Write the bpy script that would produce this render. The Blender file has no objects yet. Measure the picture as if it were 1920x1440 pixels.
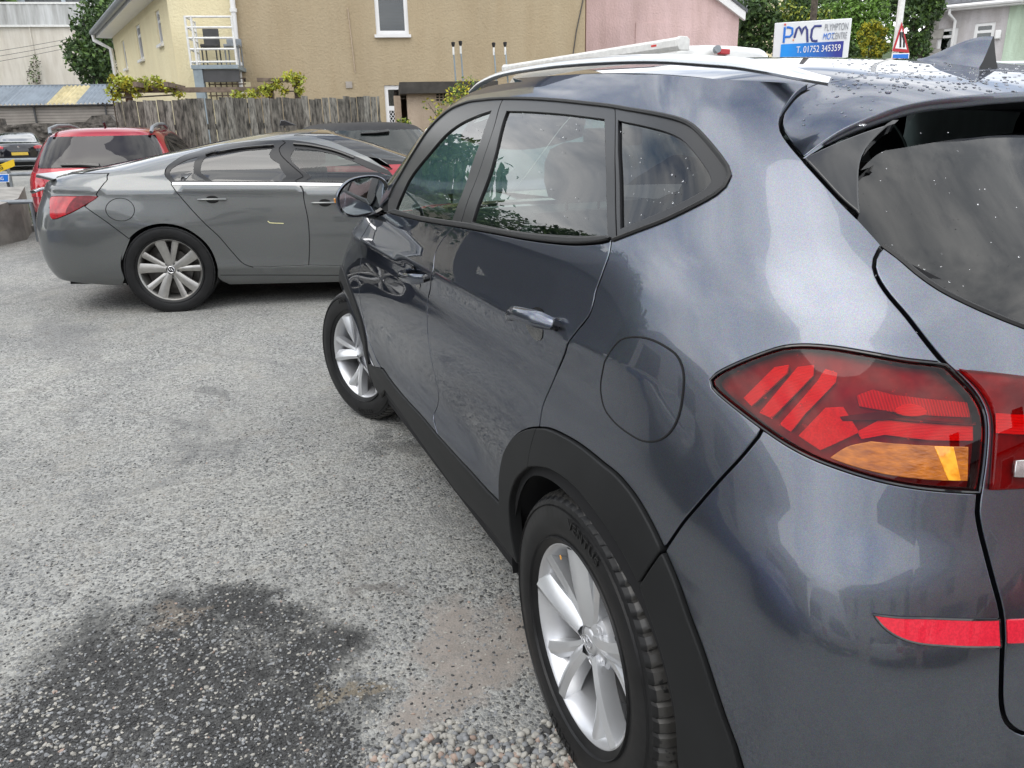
import bpy, bmesh, math, random
import numpy as np
from mathutils import Vector, Matrix
from mathutils.bvhtree import BVHTree
from mathutils.geometry import delaunay_2d_cdt
random.seed(7); rng = np.random.default_rng(7)
R_ = math.radians
scene = bpy.context.scene
COL = scene.collection

# ---------------------------------------------------------------- camera
CAM = np.array([-1.3279, 1.5669, 1.4578]); YAW, PITCH, ROLL, FPX = -0.37291, 0.315256, -0.021471, 1442.5
IW, IH = 1920, 1440
def cam_axes():
    f = np.array([math.cos(YAW)*math.cos(PITCH), math.sin(YAW)*math.cos(PITCH), -math.sin(PITCH)])
    r = np.array([math.sin(YAW), -math.cos(YAW), 0.0]); u = np.cross(r, f)
    return f, r*math.cos(ROLL)+u*math.sin(ROLL), -r*math.sin(ROLL)+u*math.cos(ROLL)
CF, CR, CU = cam_axes()
cd = bpy.data.cameras.new("camera"); cam = bpy.data.objects.new("camera", cd); COL.objects.link(cam)
cd.sensor_width = 36.0; cd.lens = FPX/IW*36.0; cd.clip_start = 0.05; cd.clip_end = 3000
M = Matrix.Identity(4)
for i in range(3):
    M[i][0], M[i][1], M[i][2], M[i][3] = CR[i], CU[i], -CF[i], CAM[i]
cam.matrix_world = M
scene.camera = cam

# ---------------------------------------------------------------- sky, sun, exposure
SUN_EL, SUN_AZ = 57.0, 128.0           # degrees; azimuth of the sun measured from +x towards +y
world = bpy.data.worlds.new("World"); scene.world = world; world.use_nodes = True
wn = world.node_tree; wn.nodes.clear()
def wnode(t, **k):
    n = wn.nodes.new(t)
    for a, b in k.items(): setattr(n, a, b)
    return n
wout = wnode('ShaderNodeOutputWorld'); wbg = wnode('ShaderNodeBackground')
sky = wnode('ShaderNodeTexSky', sky_type='NISHITA', sun_disc=False)
sky.sun_elevation = R_(SUN_EL); sky.sun_rotation = R_(90.0-SUN_AZ)
sky.air_density = 1.0; sky.dust_density = 1.2
# broken cloud layer over the clear sky, the same all round the sky
tc = wnode('ShaderNodeTexCoord'); mp = wnode('ShaderNodeMapping'); mp.inputs['Scale'].default_value = (1.0, 1.0, 2.6)
n1 = wnode('ShaderNodeTexNoise'); n1.inputs['Scale'].default_value = 1.9; n1.inputs['Detail'].default_value = 7; n1.inputs['Roughness'].default_value = 0.55; n1.inputs['Distortion'].default_value = 0.5
n2 = wnode('ShaderNodeTexNoise'); n2.inputs['Scale'].default_value = 3.4; n2.inputs['Detail'].default_value = 6; n2.inputs['Roughness'].default_value = 0.6
cr1 = wnode('ShaderNodeValToRGB'); cr1.color_ramp.elements[0].position = 0.31; cr1.color_ramp.elements[1].position = 0.50
cr2 = wnode('ShaderNodeValToRGB'); cr2.color_ramp.elements[0].position = 0.36; cr2.color_ramp.elements[1].position = 0.66
cr2.color_ramp.elements[0].color = (6.3, 6.6, 7.0, 1); cr2.color_ramp.elements[1].color = (12.4, 12.4, 12.3, 1)
mx = wnode('ShaderNodeMix', data_type='RGBA')
L = wn.links.new
L(tc.outputs['Generated'], mp.inputs['Vector']); L(mp.outputs['Vector'], n1.inputs['Vector']); L(mp.outputs['Vector'], n2.inputs['Vector'])
L(n1.outputs['Fac'], cr1.inputs['Fac']); L(n2.outputs['Fac'], cr2.inputs['Fac'])
L(cr1.outputs['Color'], mx.inputs[0]); L(sky.outputs['Color'], mx.inputs[6]); L(cr2.outputs['Color'], mx.inputs[7])
L(mx.outputs[2], wbg.inputs['Color']); wbg.inputs['Strength'].default_value = 0.124
L(wbg.outputs['Background'], wout.inputs['Surface'])
sl = bpy.data.lights.new("sun", 'SUN'); sl.energy = 0.55; sl.angle = R_(42.0); sl.color = (1.0, 0.96, 0.9)
so = bpy.data.objects.new("sun", sl); COL.objects.link(so)
_sd = Vector((math.cos(R_(SUN_AZ))*math.cos(R_(SUN_EL)), math.sin(R_(SUN_AZ))*math.cos(R_(SUN_EL)), math.sin(R_(SUN_EL))))
so.rotation_euler = _sd.to_track_quat('Z', 'Y').to_euler(); so.location = _sd*50
vs = scene.view_settings
vs.view_transform = 'Standard'; vs.look = 'None'; vs.exposure = 0.8; vs.gamma = 1.0; vs.use_curve_mapping = False
scene.render.engine = 'CYCLES'
scene.cycles.max_bounces = 10; scene.cycles.transparent_max_bounces = 16; scene.cycles.caustics_reflective = False; scene.cycles.caustics_refractive = False
scene.cycles.use_denoising = True; scene.cycles.sample_clamp_indirect = 6.0

# ---------------------------------------------------------------- rays: a pixel of the photograph as a line in the place
def ray(px, py):
    d = CF+(px-IW/2)/FPX*CR-(py-IH/2)/FPX*CU
    return d/np.linalg.norm(d)
def at_depth(px, py, dep):
    d = ray(px, py); return CAM+d*dep/(d@CF)
def at_y(px, py, y):
    d = ray(px, py); return CAM+d*(y-CAM[1])/d[1]
def at_x(px, py, x):
    d = ray(px, py); return CAM+d*(x-CAM[0])/d[0]
def smooth(a, b, x):
    t = np.clip((np.asarray(x, float)-a)/(b-a), 0, 1); return t*t*(3-2*t)
def gz(x, y=0):
    """height of the sloping yard"""
    x = np.asarray(x, float)
    return 0.10*smooth(2.9, 5.6, x)+0.014*np.maximum(0, x-5.6)
def on_ground(px, py):
    d = ray(px, py); t = 1.0
    for _ in range(60):
        p = CAM+d*t; t += (p[2]-gz(p[0], p[1]))/max(1e-3, -d[2])*0.8
    return CAM+d*t
def on_ground_v(px, py):
    """the same for many pixels at once"""
    px = np.asarray(px, float); py = np.asarray(py, float)
    d = CF+((px-IW/2)/FPX)[:, None]*CR-((py-IH/2)/FPX)[:, None]*CU; d /= np.linalg.norm(d, axis=1, keepdims=True); t = np.ones(len(px))
    for _ in range(60): p = CAM+d*t[:, None]; t += (p[:, 2]-gz(p[:, 0]))/np.maximum(1e-3, -d[:, 2])*0.8
    return CAM+d*t[:, None]
class Plane:
    """vertical plane through a point; a = metres along it to the right, z = height, n = metres towards the viewer"""
    def __init__(s, o, adir):
        a = np.array([adir[0], adir[1], 0.0]); a /= np.linalg.norm(a)
        s.o = np.array([o[0], o[1], 0.0]); s.a = a; s.n = np.cross(a, [0, 0, 1.0])
        if s.n@(CAM*[1, 1, 0]-s.o) < 0: s.n = -s.n
    def hit(s, px, py):
        d = ray(px, py); return CAM+d*(((s.o-CAM)@s.n)/(d@s.n))
    def az(s, px, py):
        p = s.hit(px, py); return float((p-s.o)@s.a), float(p[2])
    def w(s, a, z, n=0.0):
        p = s.o+s.a*a+s.n*n; return (p[0], p[1], z)

# ---------------------------------------------------------------- materials
MATS = {}
def nt(name):
    m = bpy.data.materials.new(name); m.use_nodes = True; t = m.node_tree
    b = t.nodes['Principled BSDF']; MATS[name] = m
    return m, t, b
def N(t, typ, **k):
    n = t.nodes.new(typ)
    for a, b in k.items():
        if a in n.inputs: n.inputs[a].default_value = b
        else: setattr(n, a, b)
    return n
def pmat(name, col, rough=0.6, metal=0.0, var=0.15, scale=4.0, bump=0.0, bscale=60.0, coat=0.0, col2=None, stretch=(1, 1, 1), thresh=(0.35, 0.65), spec=0.5, detail=6, dust=0.0, emit=None):
    """procedural surface: two tones mixed by noise, fine bump"""
    m, t, b = nt(name); lk = t.links.new
    g = N(t, 'ShaderNodeNewGeometry'); mpn = N(t, 'ShaderNodeMapping'); mpn.inputs['Scale'].default_value = stretch
    lk(g.outputs['Position'], mpn.inputs['Vector'])
    n = N(t, 'ShaderNodeTexNoise', Scale=scale, Detail=detail, Roughness=0.6); lk(mpn.outputs['Vector'], n.inputs['Vector'])
    r = N(t, 'ShaderNodeValToRGB'); e = r.color_ramp.elements
    e[0].position, e[1].position = thresh
    c2 = col2 if col2 else tuple(min(1, c*(1-var)) for c in col)
    c1 = col if col2 else tuple(min(1, c*(1+var)) for c in col)
    e[0].color = (*c2, 1); e[1].color = (*c1, 1)
    lk(n.outputs['Fac'], r.inputs['Fac']); lk(r.outputs['Color'], b.inputs['Base Color'])
    b.inputs['Roughness'].default_value = rough; b.inputs['Metallic'].default_value = metal
    b.inputs['Coat Weight'].default_value = coat; b.inputs['Coat Roughness'].default_value = 0.02; b.inputs['Specular IOR Level'].default_value = spec
    if emit: b.inputs['Emission Color'].default_value = (*emit[0], 1); b.inputs['Emission Strength'].default_value = emit[1]
    if bump:
        bn = N(t, 'ShaderNodeTexNoise', Scale=bscale, Detail=4); lk(mpn.outputs['Vector'], bn.inputs['Vector'])
        bm_ = N(t, 'ShaderNodeBump', Strength=min(1, bump*10), Distance=0.01*bump*10); lk(bn.outputs['Fac'], bm_.inputs['Height']); lk(bm_.outputs['Normal'], b.inputs['Normal'])
    return m
def glassmat(name, tint=(0.55, 0.65, 0.62), refl=1.0, rough=0.0, dens=0.0, ior=1.52):
    """sheet glass: tinted see-through plus mirror reflection that grows at grazing angles"""
    m, t, b = nt(name); t.nodes.remove(b); lk = t.links.new; o = t.nodes['Material Output']
    tr = N(t, 'ShaderNodeBsdfTransparent'); tr.inputs['Color'].default_value = (*tint, 1)
    gl = N(t, 'ShaderNodeBsdfGlossy', Roughness=rough); gl.inputs['Color'].default_value = (1, 1, 1, 1)
    fr = N(t, 'ShaderNodeFresnel', IOR=ior); mm = N(t, 'ShaderNodeMath', operation='MULTIPLY_ADD', use_clamp=True)
    mm.inputs[1].default_value = 1.6*refl; mm.inputs[2].default_value = 0.02
    mxs = N(t, 'ShaderNodeMixShader'); lk(fr.outputs['Fac'], mm.inputs[0]); lk(mm.outputs[0], mxs.inputs['Fac'])
    lk(tr.outputs[0], mxs.inputs[1]); lk(gl.outputs[0], mxs.inputs[2]); lk(mxs.outputs[0], o.inputs['Surface'])
    return m
def paint(name, base, flake=0.25, metal=0.75, rough=0.34, dirt=0.0, coat_ior=1.6):
    m, t, b = nt(name); lk = t.links.new
    g = N(t, 'ShaderNodeNewGeometry')
    v = N(t, 'ShaderNodeTexVoronoi', Scale=1400.0); lk(g.outputs['Position'], v.inputs['Vector'])
    mxc = N(t, 'ShaderNodeMix', data_type='RGBA'); mxc.inputs[0].default_value = flake
    mxc.inputs[6].default_value = (*base, 1)
    hs = N(t, 'ShaderNodeMix', data_type='RGBA'); hs.blend_type = 'MULTIPLY'; hs.inputs[0].default_value = 1.0
    hs.inputs[7].default_value = (*[c*2.2 for c in base], 1); lk(v.outputs['Color'], hs.inputs[6])
    lk(hs.outputs[2], mxc.inputs[7])
    b.inputs['Metallic'].default_value = metal; b.inputs['Roughness'].default_value = rough; b.inputs['Specular Tint'].default_value = (0.3, 0.32, 0.38, 1)
    b.inputs['Coat Weight'].default_value = 1.0; b.inputs['Coat Roughness'].default_value = 0.0; b.inputs['Coat IOR'].default_value = coat_ior
    if dirt:
        n = N(t, 'ShaderNodeTexNoise', Scale=2.2, Detail=8, Roughness=0.65); lk(g.outputs['Position'], n.inputs['Vector'])
        r = N(t, 'ShaderNodeValToRGB'); r.color_ramp.elements[0].position = 0.42; r.color_ramp.elements[1].position = 0.8
        lk(n.outputs['Fac'], r.inputs['Fac'])
        md = N(t, 'ShaderNodeMath', operation='MULTIPLY'); md.inputs[1].default_value = dirt; lk(r.outputs['Color'], md.inputs[0])
        m2 = N(t, 'ShaderNodeMix', data_type='RGBA'); lk(md.outputs[0], m2.inputs[0]); lk(mxc.outputs[2], m2.inputs[6]); m2.inputs[7].default_value = (0.2, 0.19, 0.17, 1)
        lk(m2.outputs[2], b.inputs['Base Color'])
        m3 = N(t, 'ShaderNodeMath', operation='MULTIPLY_ADD'); lk(md.outputs[0], m3.inputs[0]); m3.inputs[1].default_value = 0.5; m3.inputs[2].default_value = 0.03
        lk(m3.outputs[0], b.inputs['Coat Roughness'])
    else:
        lk(mxc.outputs[2], b.inputs['Base Color'])
    return m

# ---------------------------------------------------------------- mesh tools
def new_obj(name, me, mat=None, parent=None):
    o = bpy.data.objects.new(name, me); COL.objects.link(o)
    if mat is not None:
        for mm in (mat if isinstance(mat, (list, tuple)) else [mat]):
            me.materials.append(MATS[mm] if isinstance(mm, str) else mm)
    if parent is not None: o.parent = parent
    return o
def tag(o, label=None, cat=None, group=None, kind=None):
    if label: o['label'] = label
    if cat: o['category'] = cat
    if group: o['group'] = group
    if kind: o['kind'] = kind
    return o
def empty(name, loc=(0, 0, 0), label=None, cat=None, group=None, kind=None):
    o = bpy.data.objects.new(name, None); COL.objects.link(o); o.location = loc; o.empty_display_size = 0.2
    return tag(o, label, cat, group, kind)
WORLD_ROOTS = []
def wempty(*a, **k):
    """an Empty at a thing's base whose parts are laid out in world coordinates"""
    o = empty(*a, **k); WORLD_ROOTS.append(o); return o
def settle():
    for r in WORLD_ROOTS:
        inv = Matrix.Translation(r.location).inverted()
        for c in r.children: c.matrix_parent_inverse = inv
def frame_empty(name, mat4, **k):
    o = empty(name, **k); o.matrix_world = mat4; return o
class MB:
    """collects shapes, then links them as one mesh object"""
    def __init__(s): s.v = []; s.f = []; s.mi = []
    def add(s, vs, fs, mi=0):
        b = len(s.v); s.v.extend([tuple(map(float, p)) for p in vs]); s.f.extend([tuple(i+b for i in f) for f in fs]); s.mi.extend([mi]*len(fs)); return s
    def box(s, a, b, mi=0, T=None):
        x0, y0, z0 = a; x1, y1, z1 = b
        vs = [(x0, y0, z0), (x1, y0, z0), (x1, y1, z0), (x0, y1, z0), (x0, y0, z1), (x1, y0, z1), (x1, y1, z1), (x0, y1, z1)]
        if T is not None: vs = [T(p) for p in vs]
        return s.add(vs, [(0, 3, 2, 1), (4, 5, 6, 7), (0, 1, 5, 4), (1, 2, 6, 5), (2, 3, 7, 6), (3, 0, 4, 7)], mi)
    def prism(s, poly, t0, t1, T, mi=0):
        """poly = [(a,z)], extruded from t0 to t1; T(a,z,t) -> xyz"""
        n = len(poly); vs = [T(a, z, t0) for a, z in poly]+[T(a, z, t1) for a, z in poly]
        fs = [tuple(range(n-1, -1, -1)), tuple(range(n, 2*n))]+[(i, (i+1) % n, n+(i+1) % n, n+i) for i in range(n)]
        return s.add(vs, fs, mi)
    def tube(s, path, r, n=8, mi=0, cap=True, ry=None, up=None):
        P = [np.array(p, float) for p in path]; rs = r if hasattr(r, '__len__') else [r]*len(P); rys = ry if hasattr(ry, '__len__') else ([ry]*len(P) if ry else rs)
        vs = []; fs = []; prev = None
        for i, p in enumerate(P):
            t = P[min(i+1, len(P)-1)]-P[max(i-1, 0)]; t = t/(np.linalg.norm(t)+1e-12)
            if prev is None:
                u = np.array(up, float) if up is not None else (np.array([0, 0, 1.0]) if abs(t[2]) < 0.9 else np.array([1.0, 0, 0]))
            else: u = prev if up is None else np.array(up, float)
            u = u-t*(u@t); u /= np.linalg.norm(u)+1e-12; prev = u; w = np.cross(t, u)
            for k in range(n):
                a = 2*math.pi*k/n; vs.append(p+w*math.cos(a)*rs[i]+u*math.sin(a)*rys[i])
        for i in range(len(P)-1):
            for k in range(n): fs.append((i*n+k, i*n+(k+1) % n, (i+1)*n+(k+1) % n, (i+1)*n+k))
        if cap: fs.append(tuple(range(n-1, -1, -1))); fs.append(tuple((len(P)-1)*n+k for k in range(n)))
        return s.add(vs, fs, mi)
    def lathe(s, prof, n=32, T=None, mi=0, a0=0, a1=2*math.pi):
        """prof=[(r,h)] revolved about the local y axis: (r cos, h, r sin)"""
        full = abs(a1-a0-2*math.pi) < 1e-6; m = n if full else n+1; vs = []; fs = []
        for k in range(m):
            a = a0+(a1-a0)*k/n
            for r, h in prof:
                p = (r*math.cos(a), h, r*math.sin(a)); vs.append(T(p) if T else p)
        q = len(prof)
        for k in range(n):
            k2 = (k+1) % m
            for j in range(q-1): fs.append((k*q+j, k*q+j+1, k2*q+j+1, k2*q+j))
        return s.add(vs, fs, mi)
    def grid(s, P, mi=0, closed_u=False):
        """P[i][j] grid of points"""
        a = len(P); b = len(P[0]); vs = [p for row in P for p in row]; fs = []
        for i in range(a if closed_u else a-1):
            for j in range(b-1): fs.append((i*b+j, ((i+1) % a)*b+j, ((i+1) % a)*b+j+1, i*b+j+1))
        return s.add(vs, fs, mi)
    def mesh(s, name, smooth_angle=35):
        me = bpy.data.meshes.new(name); me.from_pydata(s.v, [], s.f); me.polygons.foreach_set('material_index', s.mi)
        bm = bmesh.new(); bm.from_mesh(me); bmesh.ops.recalc_face_normals(bm, faces=bm.faces); bm.to_mesh(me); bm.free()
        if smooth_angle:
            me.polygons.foreach_set('use_smooth', [True]*len(me.polygons)); me.set_sharp_from_angle(angle=R_(smooth_angle))
        me.update(); return me
    def build(s, name, mat, parent=None, smooth_angle=35, bevel=0, bseg=2):
        o = new_obj(name, s.mesh(name, smooth_angle), mat, parent)
        if bevel:
            b = o.modifiers.new('bevel', 'BEVEL'); b.width = bevel; b.segments = bseg; b.limit_method = 'ANGLE'; b.angle_limit = R_(40); b.harden_normals = False
        return o

# ---------------------------------------------------------------- splines
class Spline:
    """natural cubic spline through (t, y)"""
    def __init__(s, t, y):
        t = np.asarray(t, float); y = np.asarray(y, float); n = len(t); h = np.diff(t)
        A = np.zeros((n, n)); b = np.zeros(n); A[0, 0] = A[-1, -1] = 1
        for i in range(1, n-1):
            A[i, i-1], A[i, i], A[i, i+1] = h[i-1], 2*(h[i-1]+h[i]), h[i]
            b[i] = 6*((y[i+1]-y[i])/h[i]-(y[i]-y[i-1])/h[i-1])
        s.t, s.y, s.m, s.h = t, y, np.linalg.solve(A, b), h
    def __call__(s, x):
        x = np.clip(np.asarray(x, float), s.t[0], s.t[-1]); i = np.clip(np.searchsorted(s.t, x)-1, 0, len(s.h)-1)
        h = s.h[i]; a = (s.t[i+1]-x)/h; b = (x-s.t[i])/h
        return a*s.y[i]+b*s.y[i+1]+((a**3-a)*s.m[i]+(b**3-b)*s.m[i+1])*h*h/6
class Lin(Spline):
    """monotone (pchip-like) interpolation: no overshoot"""
    def __init__(s, t, y):
        t = np.asarray(t, float); y = np.asarray(y, float); h = np.diff(t); d = np.diff(y)/h; m = np.zeros(len(t))
        for i in range(1, len(t)-1):
            if d[i-1]*d[i] > 0:
                w1, w2 = 2*h[i]+h[i-1], h[i]+2*h[i-1]; m[i] = (w1+w2)/(w1/d[i-1]+w2/d[i])
        m[0], m[-1] = d[0], d[-1]; s.t, s.y, s.g, s.h = t, y, m, h
    def __call__(s, x):
        x = np.clip(np.asarray(x, float), s.t[0], s.t[-1]); i = np.clip(np.searchsorted(s.t, x)-1, 0, len(s.h)-1)
        h = s.h[i]; q = (x-s.t[i])/h; q2 = q*q; q3 = q2*q
        return (2*q3-3*q2+1)*s.y[i]+(q3-2*q2+q)*h*s.g[i]+(-2*q3+3*q2)*s.y[i+1]+(q3-q2)*h*s.g[i+1]
def catmull(pts, k=8, closed=False):
    P = [np.array(p, float) for p in pts]; n = len(P); out = []
    if n < 3 and not closed:
        return [P[0]+(P[-1]-P[0])*i/k for i in range(k)]+[P[-1]] if n == 2 else P
    for i in range(n if closed else n-1):
        p1, p2 = P[i], P[(i+1) % n]
        p0 = P[i-1] if (i > 0 or closed) else 2*p1-p2; p3 = P[(i+2) % n] if (i+2 < n or closed) else 2*p2-p1
        # centripetal parameters keep tight corners from looping
        t1 = max(1e-6, np.linalg.norm(p1-p0)**.5); t2 = t1+max(1e-6, np.linalg.norm(p2-p1)**.5); t3 = t2+max(1e-6, np.linalg.norm(p3-p2)**.5)
        for j in range(k):
            t = t1+(t2-t1)*j/k
            A1 = (t1-t)/t1*p0+t/t1*p1; A2 = (t2-t)/(t2-t1)*p1+(t-t1)/(t2-t1)*p2; A3 = (t3-t)/(t3-t2)*p2+(t-t2)/(t3-t2)*p3
            B1 = (t2-t)/t2*A1+t/t2*A2; B2 = (t3-t)/(t3-t1)*A2+(t-t1)/(t3-t1)*A3
            out.append((t2-t)/(t2-t1)*B1+(t-t1)/(t2-t1)*B2)
    if not closed: out.append(P[-1])
    return out
def resample(pts, h, closed=False):
    P = np.array(pts, float)
    if closed: P = np.vstack([P, P[:1]])
    d = np.r_[0, np.cumsum(np.linalg.norm(np.diff(P, axis=0), axis=1))]; n = max(2, int(round(d[-1]/h)))
    s = np.linspace(0, d[-1], n+1); Q = np.stack([np.interp(s, d, P[:, k]) for k in range(P.shape[1])], 1)
    return Q[:-1] if closed else Q
def in_poly(pts, poly):
    P = np.asarray(poly); Q = np.roll(P, 1, 0); c = np.zeros(len(pts), bool)
    dy = np.where(Q[:, 1] == P[:, 1], 1e-12, Q[:, 1]-P[:, 1]); sl = (Q[:, 0]-P[:, 0])/dy
    for i0 in range(0, len(pts), 1500):
        x = pts[i0:i0+1500, 0, None]; y = pts[i0:i0+1500, 1, None]
        k = ((P[:, 1] > y) != (Q[:, 1] > y)) & (x < sl*(y-P[:, 1])+P[:, 0]); c[i0:i0+1500] = k.sum(1) % 2 == 1
    return c
def area2(P): x, y = P[:, 0], P[:, 1]; return float(np.sum(x*np.roll(y, -1)-np.roll(x, -1)*y))
def inset(P, d):
    P = np.asarray(P, float); s = 1 if area2(P) > 0 else -1
    e = np.roll(P, -1, 0)-P; e /= np.linalg.norm(e, axis=1, keepdims=True)+1e-12
    nrm = np.stack([-e[:, 1], e[:, 0]], 1)*s; n0 = np.roll(nrm, 1, 0); m = nrm+n0
    m /= np.maximum(0.35, (m*m).sum(1, keepdims=True)/2)
    return P+m*d

# ---------------------------------------------------------------- curved body surfaces (cars)
class Body:
    """closed loop of plan outlines stacked in height. u: metres round the car (left side from the front to the rear, rear, right side, front), v: metres up the profile.
    rows: z, w (half width), xr (rearmost), x0, x1 (ends of the straight flank), xf (foremost), nr, nf (squareness of rear and front)"""
    R = 0.9
    def __init__(s, rows, Ls=2.0, bump=None, T=None, res=(460, 110)):
        A = np.array(rows, float); v = np.r_[0, np.cumsum(np.hypot(np.diff(A[:, 0]), np.diff(A[:, 1])))]
        s.sp = [Spline(v, A[:, 0])]+[Spline(v, A[:, 1])]+[Lin(v, A[:, k]) for k in range(2, 8)]
        s.vmax = v[-1]; s.Ls = Ls; s.A = math.pi*s.R; s.U = 2*Ls+2*s.A; s.bump = bump; s.T = T if T is not None else np.eye(4)
        s.uc = Ls+s.A/2
        zz = np.linspace(0, s.vmax, 400); s._vz = (s.sp[0](zz), zz)
        nu, nv = res; us = np.linspace(0, s.U, nu, endpoint=False); vv = np.linspace(0, s.vmax, nv)
        s.us, s.vv = us, vv; g = s.P(*np.meshgrid(us, vv, indexing='ij')); s.g = g
        W = s.world(g.reshape(-1, 3)); F = []
        for i in range(nu):
            for j in range(nv-1): F.append((i*nv+j, ((i+1) % nu)*nv+j, ((i+1) % nu)*nv+j+1, i*nv+j+1))
        s.nv, s.nu = nv, nu; s.W = W; s.bvh = BVHTree.FromPolygons(W.tolist(), F)
    def world(s, P): return P@s.T[:3, :3].T+s.T[:3, 3]
    def base(s, u, v):
        u = np.mod(u, s.U); z, w, xr, x0, x1, xf, nr, nf = [f(v) for f in s.sp]
        Ls, A = s.Ls, s.A; x = np.zeros_like(u); y = np.zeros_like(u)
        m = u < Ls; t = u/Ls; x[m] = (x1+(x0-x1)*t)[m]; y[m] = w[m]
        def arc(th, a, w, n):
            a = np.maximum(a, 0.01); w = np.maximum(w, 0.01); c, q = np.cos(th), np.sin(th); r = ((np.abs(c)/w)**n+(np.abs(q)/a)**n)**(-1/n); return r*c, r*q
        m = (u >= Ls) & (u < Ls+A); cy, sx = arc(np.clip((u-Ls)/s.R, 0, math.pi), x0-xr, w, nr); y[m] = cy[m]; x[m] = (x0-sx)[m]
        m = (u >= Ls+A) & (u < 2*Ls+A); t = (u-Ls-A)/Ls; x[m] = (x0+(x1-x0)*t)[m]; y[m] = -w[m]
        m = u >= 2*Ls+A; cy, sx = arc(np.clip((u-2*Ls-A)/s.R, 0, math.pi), xf-x1, w, nf); y[m] = -cy[m]; x[m] = (x1+sx)[m]
        return np.stack([x, y, z], -1)
    def fd(s, f, u, v, h=0.004):
        du = f(u+h, v)-f(u-h, v); dv = f(u, np.minimum(v+h, s.vmax))-f(u, np.maximum(v-h, 0))
        n = np.cross(du, dv); n /= np.linalg.norm(n, axis=-1, keepdims=True)+1e-12
        return n
    sign = None
    def orient(s, n, p):
        c = np.array([p[..., 0].mean()*0+1.0, 0, 0.9]); 
        if s.sign is None:
            q = s.base(np.array([0.8*s.Ls]), np.array([0.4*s.vmax])); nn = s.fd(s.base, np.array([0.8*s.Ls]), np.array([0.4*s.vmax])); s.sign = 1.0 if nn[0, 1]*q[0, 1] > 0 else -1.0
        return n*s.sign
    def P(s, u, v):
        u = np.asarray(u, float); v = np.asarray(v, float); p = s.base(u, v)
        if s.bump is not None:
            n = s.orient(s.fd(s.base, u, v), p); p = p+n*s.bump(p[..., 0], p[..., 1], p[..., 2])[..., None]
        return p
    def nrm(s, u, v): u = np.asarray(u, float); v = np.asarray(v, float); return s.orient(s.fd(s.P, u, v, 0.003), None if False else s.base(u, v))
    def v_of_z(s, z): return float(np.interp(z, s._vz[0], s._vz[1]))
    def hit(s, px, py):
        d = ray(px, py); loc, n, i, dist = s.bvh.ray_cast(Vector(CAM), Vector(d))
        if loc is None: return None
        a, b = divmod(i, s.nv-1); q = np.array([s.W[a*s.nv+b], s.W[((a+1) % s.nu)*s.nv+b], s.W[((a+1) % s.nu)*s.nv+b+1], s.W[a*s.nv+b+1]])
        # inverse bilinear by a few Newton steps
        f, g = 0.5, 0.5; L_ = np.array(loc)
        for _ in range(6):
            e = (1-f)*(1-g)*q[0]+f*(1-g)*q[1]+f*g*q[2]+(1-f)*g*q[3]-L_
            df = (1-g)*(q[1]-q[0])+g*(q[2]-q[3]); dg = (1-f)*(q[3]-q[0])+f*(q[2]-q[1])
            J = np.stack([df, dg], 1); st = np.linalg.lstsq(J, -e, rcond=None)[0]; f += st[0]; g += st[1]
        u = s.us[a]+f*s.U/s.nu
        return np.array([u-s.U if u > s.U-s.A/2 else u, s.vv[b]+g*s.vmax/(s.nv-1)])
    def trace(s, pts):
        out = []
        for p in pts:
            h = s.hit(*p)
            if h is None: print('miss', p); continue
            out.append(h)
        return out
    def xz(s, x, z, side=1):
        """u, v of a point of the flank (side 1 left, -1 right) given x and z"""
        v = s.v_of_z(z); uu = np.linspace(-s.A/2, s.uc, 900); p = s.P(uu, np.full(900, v)); i = int(np.argmin(np.abs(p[:, 0]-x)))
        return np.array([uu[i], v])
    def yz(s, y, z):
        v = s.v_of_z(z); uu = np.linspace(s.Ls*0.8, s.uc*2-s.Ls*0.8, 900); p = s.P(uu, np.full(900, v)); i = int(np.argmin(np.abs(p[:, 1]-y)))
        return np.array([uu[i], v])
class Height:
    """sheet z = f(x, y); u = -x, v = y so that the same panel code works"""
    def __init__(s, f): s.f = f; s.T = np.eye(4)
    def P(s, u, v): u = np.asarray(u, float); v = np.asarray(v, float); return np.stack([-u, v, s.f(-u, v)], -1)
    def nrm(s, u, v):
        u = np.asarray(u, float); v = np.asarray(v, float); h = 0.004
        zx = (s.f(-u+h, v)-s.f(-u-h, v))/(2*h); zy = (s.f(-u, v+h)-s.f(-u, v-h))/(2*h)
        n = np.stack([-zx, -zy, np.ones_like(zx)], -1); return n/np.linalg.norm(n, axis=-1, keepdims=True)
    def hit(s, px, py):
        d = ray(px, py); t = np.linspace(0.2, 6, 3000); p = CAM+d*t[:, None]; g = p[:, 2]-s.f(p[:, 0], p[:, 1])
        k = np.where(np.diff(np.sign(g)) != 0)[0]
        if len(k) == 0: i = int(np.argmin(np.abs(g)))
        else: i = k[0]
        return np.array([-p[i, 0], p[i, 1]])
    def trace(s, pts): return [s.hit(*p) for p in pts]
def chain(*parts, h=0.012):
    """joins smoothed polylines (in u,v) into one closed outline"""
    out = []
    for p in parts:
        q = resample(catmull(p, 8), h) if len(p) > 2 else resample(p, h)
        for a in q:
            if not out or np.linalg.norm(a-out[-1]) > h*0.3: out.append(a)
    if np.linalg.norm(out[0]-out[-1]) < h*0.3: out.pop()
    return np.array(out)
def loop_c(p, corners, h=0.01):
    """closed outline with sharp corners at the given points"""
    n = len(p); c = list(corners)+[corners[0]+n]; return chain(*[[p[k % n] for k in range(c[i], c[i+1]+1)] for i in range(len(corners))], h=h)
def loop(p, h=0.01): return resample(catmull(p, 8, closed=True), h, closed=True)
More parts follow.
